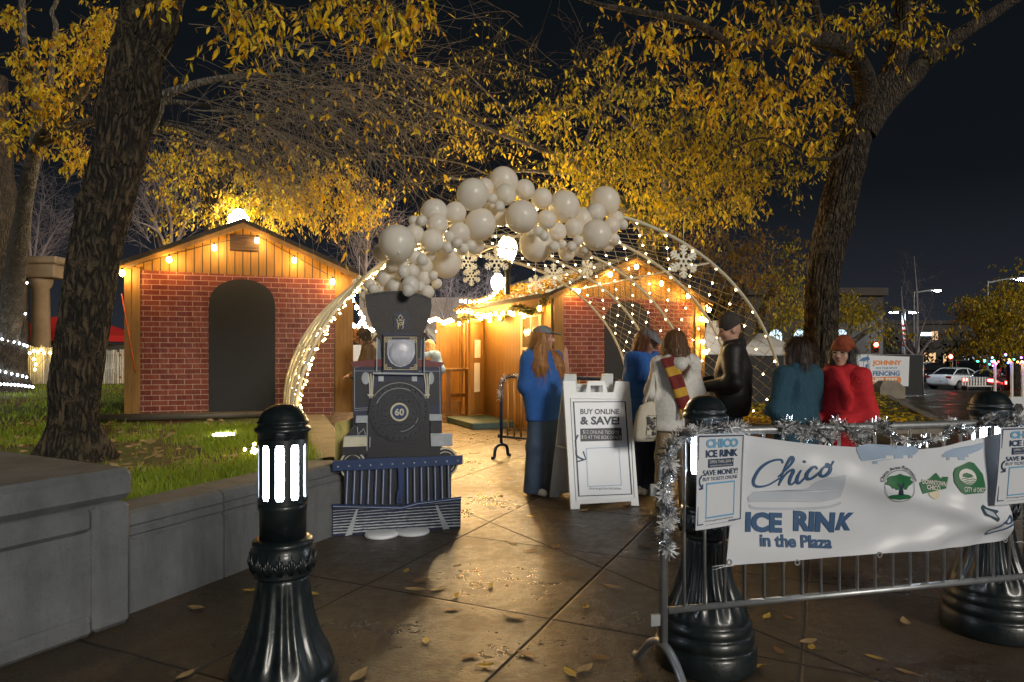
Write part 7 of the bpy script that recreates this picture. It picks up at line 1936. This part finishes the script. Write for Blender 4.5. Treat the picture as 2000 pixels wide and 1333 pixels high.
for i in range(46):
    x = 50 + i * 4.4; c = P(x, 690, 16.5 + random.uniform(-.05, .05)); zt = 1.62 + random.uniform(-.05, .03) - (.0 if x < 110 else .1); q.box((c.x, c.y, (zt + .6) / 2), (.034, .02, zt - .6), rz=random.uniform(-.3, .3))
q.build('pickets', mat('weathered_white', (.5, .47, .40), .8, var=.25), t); q = MB()
for z in (.85, 1.4): q.box((P(150, 690, 16.5).x, 16.54, z), (2.6, .02, .05))
q.build('fence_rail', wood_plain, t)
white_bulb = emit('white_string_bulb', (.72, .85, 1.0), 22, 'NONE'); gold_bulb = emit('gold_string_bulb', (1.0, .72, .22), 30)
bp = []
c0 = P(15, 690, 14.2)
for k in range(76):
    f = k / 75; th = -.4 + f * 3.2 * 2 * math.pi; z = 3.0 - f * 2.15; r_ = .37 + .10 * max(0, f - .8); bp.append(V(c0.x + r_ * math.cos(th), c0.y - 0 + r_ * math.sin(th), z))
front = [p for p in bp if p.y < c0.y + .1]
base = [V(P(x, 690, 13.6).x, 13.6, P(0, 751 + (x / 62) ** 2 * 5, 13.6).z) for x in range(-6, 66, 7)]
string_bulbs('string_lights', 'white lights wound in a spiral round the trunk at the left edge', bp + base, front + base, .006, .02, white_bulb, 'bulb strings', socket=False)
bp = [V(P(x, 690, 16.3).x, 16.3, P(0, y, 16.3).z) for x, y in ((58, 690), (66, 686), (74, 688), (80, 684), (86, 690), (66, 702), (70, 712), (68, 722), (98, 690))]
string_bulbs('string_lights', 'warm lights tangled on the picket fence beside the stone columns', bp, bp, .005, .028, gold_bulb, socket=False)
bp = [V(P(x, 690, 6.0).x, 6.0 + random.uniform(-.2, .2), lawn_z(-2.3, 6) + .04 + random.uniform(0, .10)) for x in (482, 488, 494, 498, 502, 506, 510, 514, 500, 508, 492, 512)]
string_bulbs('string_lights', 'golden lights lying in the grass behind the near bollard', bp, bp, .004, .012, gold_bulb, socket=False)
for px, lab in ((437, 'round uplight glowing in the lawn before the left hut'),):
    c = G(437, 858, .5); t = thing('ground_light', lab, 'ground light', (c.x, c.y, .5)); q = MB(); q.lathe([(.13, .0), (.15, .08), (.13, .095)], (c.x, c.y, .45), 20); q.build('housing', iron, t)
    q = MB(); q.lathe([(.12, .096), (.117, .108)], (c.x, c.y, .45), 20); q.build('lens', emit('uplight_lens', (1.0, .93, .75), 18), t)
q = MB(); a, b = G(328, 1158, .012), G(492, 1103, .012); q.tube(catmull([a, a.lerp(b, .35) + V(.01, 0, 0), a.lerp(b, .7), b], 4), .0125, 8)
for f in (.3, .62): p = a.lerp(b, f); q.box(p, (.03, .03, .03), rz=.4)
tag(q.build('conduit_pipe', mat('pale_conduit', (.5, .48, .44), .5, var=.1)), 'pale conduit pipe lying along the foot of the seat wall', 'pipe')

# ------------------------------------------------------------------ between the huts
wall_b = Pl(P(833, 690, 32), R(0)); wall_b.O.z = 0
t = thing('civic_building', 'pale building with round arches seen between the train and the right hut', 'building', tuple(wall_b.O)); beige = mat('beige_render', (.42, .36, .30), .8, var=.15, scale=.8)
q = MB(); q.rect(wall_b, -3.2, 0, 2.2, 4.1, -4, 0); q.build('wall', beige, t); q = MB()
for a in (-2.0, -.2, 1.3): q.line(wall_b, [(a + .75 * math.cos(i * math.pi / 12), 1.8 + .75 * math.sin(i * math.pi / 12)) for i in range(13)], .22, .001, .12)
q.build('arch_trim', cream, t)
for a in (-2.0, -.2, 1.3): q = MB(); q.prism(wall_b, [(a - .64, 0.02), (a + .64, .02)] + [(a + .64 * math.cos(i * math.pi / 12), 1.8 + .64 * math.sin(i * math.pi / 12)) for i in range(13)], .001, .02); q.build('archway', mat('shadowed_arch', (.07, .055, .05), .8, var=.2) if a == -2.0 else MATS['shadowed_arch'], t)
rk = Pl(P(670, 690, 22), R(0)); rk.O.z = 0
t = thing('rink_barrier', 'white ice rink barrier boards beyond the train cutout', 'barrier', tuple(rk.O)); q = MB(); rink_w = mat('rink_white', (.75, .78, .80), .4, var=.05)
for i in range(3): q.rect(rk, i * 1.3, .02, i * 1.3 + 1.28, 1.12, 0, .05)
q.build('barrier_board', rink_w, t); q = MB(); q.rect(rk, 0, 1.121, 3.9, 1.17, -.01, .07); q.build('barrier_cap', mat('pale_blue_cap', (.3, .5, .65), .4, var=.1), t)
q = MB(); c = P(695, 690, 25); q.box((c.x, c.y, 1.1), (1.6, .8, 1.3), bev=.03); t = tag(q.build('kiosk', rink_w), 'small white kiosk behind the rink barrier left of the train cutout', 'kiosk')
c = P(712, 690, 13.4)
for px, Y, nm in ((688, 12.6, 'brown mitten shaped sign hanging at the right corner of the left hut'),):
    c = P(px, 655, Y); t = thing('hanging_mittens', nm, 'decoration', tuple(c)); mm = mat('tan_felt', (.26, .15, .06), .8, var=.2)
    for dx in (-.035, .075): q = MB(); q.ball(c + V(dx, 0, 0), (.06, .05, .16), 12, 8); q.ball(c + V(dx + .05, 0, -.04), (.025, .03, .06), 8, 6); q.build('mitten', mm, t)
    q = MB(); q.tube([c + V(0, 0, .1), c + V(0, 0, .5)], .005, 4); q.build('cord', wire_dark, t)
t = thing('timber_railing', 'rough wooden railing beside the open door of the right hut', 'railing', (P(895, 690, 15).x, 15, 0)); Tm = lambda x, y: P(x, y, 15)
dark_t = mat('old_timber', (.20, .115, .05), .75, var=.3, scale=4, stretch=(3, 3, .6), bump=.2)
for x in (876, 912): q = MB(); a = Tm(x, 724); q.box((a.x, 15, a.z / 2), (.09, .09, a.z), bev=.008); q.build('post', dark_t, t)
q = MB(); a, b = Tm(868, 725), Tm(920, 725); q.box(((a.x + b.x) / 2, 15, a.z + .03), (b.x - a.x, .14, .06), bev=.008); q.box(((a.x + b.x) / 2, 15.0, Tm(0, 772).z), (.36, .05, .08)); q.build('rail', dark_t, t)
t = thing('market_table', 'wooden counter with jars and cups behind the railing', 'table', (P(892, 690, 17).x, 17, 0)); c = P(890, 690, 17); q = MB(); q.box((c.x, 17, .98), (.9, .6, .06), bev=.01); q.box((c.x, 17, .45), (.8, .5, .9)); q.build('counter', dark_t, t)
for i in range(7):
    q = MB(); x = c.x - .36 + .12 * i; h = random.uniform(.12, .30); q.lathe([(.035, 0), (.04, .02), (.04, h * .7), (.018, h * .85), (.018, h)], (x, 17 + random.uniform(-.15, .15), 1.011), 10)
    tag(q.build('bottle', [cream, white_plastic, MATS['teal_step']][i % 3]), 'small bottle or cup on the counter behind the railing', 'bottle', 'bottles on the counter')
def strand(label, pix, n, r=.034, m=hot_bulb):
    pts = catmull([P(x, y, Y) for x, y, Y in pix], 6); bs = []
    for i in range(n): f = (i + .5) / n * (len(pts) - 1); k = int(f); bs.append(pts[k].lerp(pts[min(k + 1, len(pts) - 1)], f - k) - V(0, 0, .07))
    string_bulbs('string_lights', label, pts, bs, .006, r, m)
strand('dense warm bulbs hanging between the left hut and the train smokestack', [(684, 622, 15), (696, 634, 15), (708, 622, 15), (716, 636, 15.5), (730, 640, 16)], 16)
strand('warm bulbs in a steep line just right of the left hut eave', [(686, 575, 12.5), (700, 600, 13), (712, 618, 13.5)], 4)
strand('dense warm bulbs hanging between the smokestack and the open door', [(838, 622, 16), (852, 618, 16), (866, 626, 16), (880, 620, 16), (894, 636, 16.5)], 14)
strand('faint warm bulbs strung lower behind the tree left of the railing', [(852, 642, 18), (862, 648, 18), (874, 648, 18)], 6, .025)
strand('warm bulbs curving down under the tunnel onto the right hut roof', [(985, 537, 14), (972, 562, 14.2), (950, 578, 14.4), (925, 584, 14.6), (898, 582, 14.8)], 13, .026)
strand('warm bulbs strung under the roof eave over the door of the right hut', [(893, 604, 15), (915, 603, 14.5), (940, 612, 14), (965, 607, 13.6), (1000, 604, 13)], 11, .03)
gpath = [sp_.w(a, b, .14) for a, b in ((4.95, 2.40), (4.3, 2.20), (3.6, 2.33), (2.9, 2.16), (2.2, 2.30), (1.5, 2.15), (.8, 2.28), (0, 2.15))]
ev_m = mat('evergreen_needles', (.06, .08, .025), .6, var=.3); gold_m = mat('gold_ribbon', (.5, .33, .08), .3, metal=.6, var=.2)
rs = random.Random(9); pts = catmull(gpath, 8); t = thing('evergreen_garland', 'evergreen garland swagged along the side eave of the right hut', 'garland', tuple(pts[0])); q = MB(); q2 = MB()
for i in range(2600):
    f = rs.random() * (len(pts) - 1.01); k = int(f); p = pts[k].lerp(pts[k + 1], f - k); d = V(rs.gauss(0, 1), rs.gauss(0, 1), rs.gauss(0, 1)).normalized(); s = d.orthogonal().normalized() * .005; e_ = p + d * rs.uniform(.05, .11)
    (q if rs.random() < .85 else q2).add([p + s, p - s, e_ - s, e_ + s], [(0, 1, 2, 3)])
q.build('needles', ev_m, t); q2.build('ribbon', gold_m, t)
# plank leaning by the woman
pk = Pl(P(1109, 690, 8.2), R(10)); pk.O.z = 0
q = MB(); q.prism(pk, pk.pts([(1101, 690), (1104, 677), (1108, 684), (1114, 760), (1128, 830), (1114, 850)]), 0, .02); tag(q.build('pink_plank', mat('pink_wood', (.42, .22, .16), .6, var=.2)), 'narrow pinkish plank standing behind the woman at the sign', 'plank')

# right edge: white stakes with coloured lights, part of a sign
cols = [emit('bulb_red', (1, .05, .05), 14, 'NONE'), emit('bulb_blue', (.1, .25, 1), 16, 'NONE'), emit('bulb_green', (.1, .9, .4), 8, 'NONE'), emit('bulb_violet', (.5, .15, 1), 16, 'NONE'), emit('bulb_amber', (1, .5, .1), 12, 'NONE')]
for i, (px, yt, lab) in enumerate(((1943, 712, 'leftmost white stake with coloured lights at the right edge'), (1976, 708, 'white stake with coloured lights between the other two stakes'), (1997, 712, 'rightmost white stake with coloured lights, at the picture edge'))):
    c = P(px, yt, 8.5); t = thing('light_stake', lab, 'stake', (c.x, c.y, 0), 0, 'white stakes with coloured lights'); q = MB(); q.tube([(c.x, c.y, 0), tuple(c)], .017, 8); q.build('stake', white_paint, t)
    for k in range(9):
        q = MB(); q.ball(c + V(random.gauss(0, .09), random.gauss(0, .05), random.uniform(-.03, .10)), .012, 6, 4); q.build('bulb', cols[(k + i) % 5], t)
c = P(1998, 820, 6.6); sb = Pl((c.x - .1, 6.6, 0), R(-8)); t = thing('sandwich_board', 'white sign board with a dark figure cut off by the right picture edge', 'sign', tuple(sb.O)); q = MB(); q.rect(sb, -.02, .02, .6, 1.02, -.03, 0); q.build('front_panel', white_plastic, t)
q = MB(); q.prism(sb, [(.05 + .05 * math.cos(i), .90 + .06 * math.sin(i)) for i in range(6)], .001, .004); q.rect(sb, .02, .7, .12, .82, .001, .004); q.build('figure_print', ink_black, t)
q = MB(); q.rect(sb, .0, .02, .05, 1.0, -.4, -.37); q.rect(sb, .53, .02, .58, 1.0, -.4, -.37); q.rect(sb, .0, .6, .58, .65, -.37, -.03); q.build('rear_leg', white_plastic, t)

# ------------------------------------------------------------------ fallen leaves
def leaf_mesh(sz, cu, seed):
    r_ = random.Random(seed); q = MB(); n = 7; vs = []; fs = []
    for i in range(n + 1):
        f = i / n; w = .25 * sz * math.sin(math.pi * min(1, f * 1.02)) ** .75 * (1 - .25 * f) + .0008; x = (f - .5) * sz; z = cu * sz * (f - .4) ** 2 * 2
        vs += [(x, -w, z + w * .5 * cu * 2 + .004), (x, 0, z * .8 + .003), (x, w, z + w * .6 * cu * 2 + .004)]
    for i in range(n):
        for k in (0, 1): a = i * 3 + k; fs.append((a, a + 3, a + 4, a + 1))
    q.add(vs, fs, smooth=True); q.tube([(-sz * .5, 0, .004), (-sz * .72, sz * .05, .006)], .0012, 4); return q
fl_m = [mat('fallen_yellow', (.42, .27, .04), .55, var=.3, scale=40), mat('fallen_brown', (.16, .085, .03), .6, var=.35, scale=40), mat('fallen_tan', (.30, .20, .09), .6, var=.3, scale=40)]
L8 = [(535, 735), (608, 795), (580, 840), (800, 875), (780, 945), (700, 838), (640, 1115), (870, 1197), (280, 1305), (965, 1250), (1100, 583), (1343, 605), (1203, 440), (1160, 465), (988, 385), (930, 323), (935, 270), (988, 237), (905, 100), (1420, 760), (1640, 825), (1500, 935), (1580, 1205), (1500, 1265), (1415, 1285), (1175, 1185), (1110, 985), (990, 820), (1365, 460), (1490, 410), (1140, 140), (1200, 630), (1050, 325), (1095, 240)]
L7 = [(700, 850), (865, 1145), (880, 1172), (725, 1190), (1320, 1055), (670, 1030), (770, 1030), (1325, 1290), (1175, 1220), (1440, 858), (1850, 1105), (620, 1270), (95, 697), (1540, 980)]
L1 = [(1050, 770), (1180, 770), (1060, 940), (1345, 845), (1700, 640), (1000, 1300), (1690, 860), (1075, 800)]
lp_ = [(600 + x * .3623, 850 + y * .3623) for x, y in L8] + [(1220 + x * .4149, 780 + y * .4149) for x, y in L7] + [(x * .3623, 850 + y * .3623) for x, y in L1]
protos = []
for i, (x, y) in enumerate(lp_):
    p = G(x, y); k = i % 6
    if len(protos) <= k: o = leaf_mesh(.095 + .012 * (k % 3), .05 + .055 * (k % 4), k).build('fallen_leaf', fl_m[k % 3]); protos.append(o)
    else: o = protos[k].copy(); COL.objects.link(o)
    o.location = (p.x, p.y, .002); o.rotation_euler = (random.uniform(-.06, .06), 0, random.uniform(0, 6.28)); s_ = random.uniform(.75, 1.1); o.scale = (s_, s_, s_)
    tag(o, 'dry fallen leaf lying on the wet brown paving', 'leaf', 'fallen leaves on the paving')
def litter(name, n, samp, m, size):
    c = Crown()
    for _ in range(n): p = samp(); c.leaf(p, V(random.gauss(0, 1), random.gauss(0, 1), random.gauss(.0, .18)).normalized(), size * random.uniform(.7, 1.2))
    return tag(c.build_leaves(name, m, None), kind='stuff')
def s_lawn():
    while True:
        y = random.uniform(3.9, 9.4); x = random.uniform(-7.5, lawn_edge(y) - .05); tr = math.hypot(x + 3.95, y - 6.0)
        if random.random() < (.9 if tr < 2.2 else .3): return V(x, y, lawn_z(x, y) + .012)
litter('leaf_litter', 620, s_lawn, fl_m[2], .09)
def s_bed():
    a = BED[0].lerp(BED[1] - V(.2, 0, 0), random.random()); b = BED[3].lerp(BED[2] - V(.2, 0, 0), random.random()); f = random.random(); q = a.lerp(b, f); return V(q.x, q.y + .06, .2 + random.uniform(-.02, .05))
litter('leaf_litter', 2600, s_bed, leaf_green, .10)
def s_roof():
    d = random.uniform(0, 4.9); w = random.uniform(-.1, .6); p = rp.w(w * RW / 2 , 2.5 + w * .70, -d); return V(p.x, p.y, p.z + .09)
litter('leaf_litter', 900, s_roof, leaf_rust, .10)
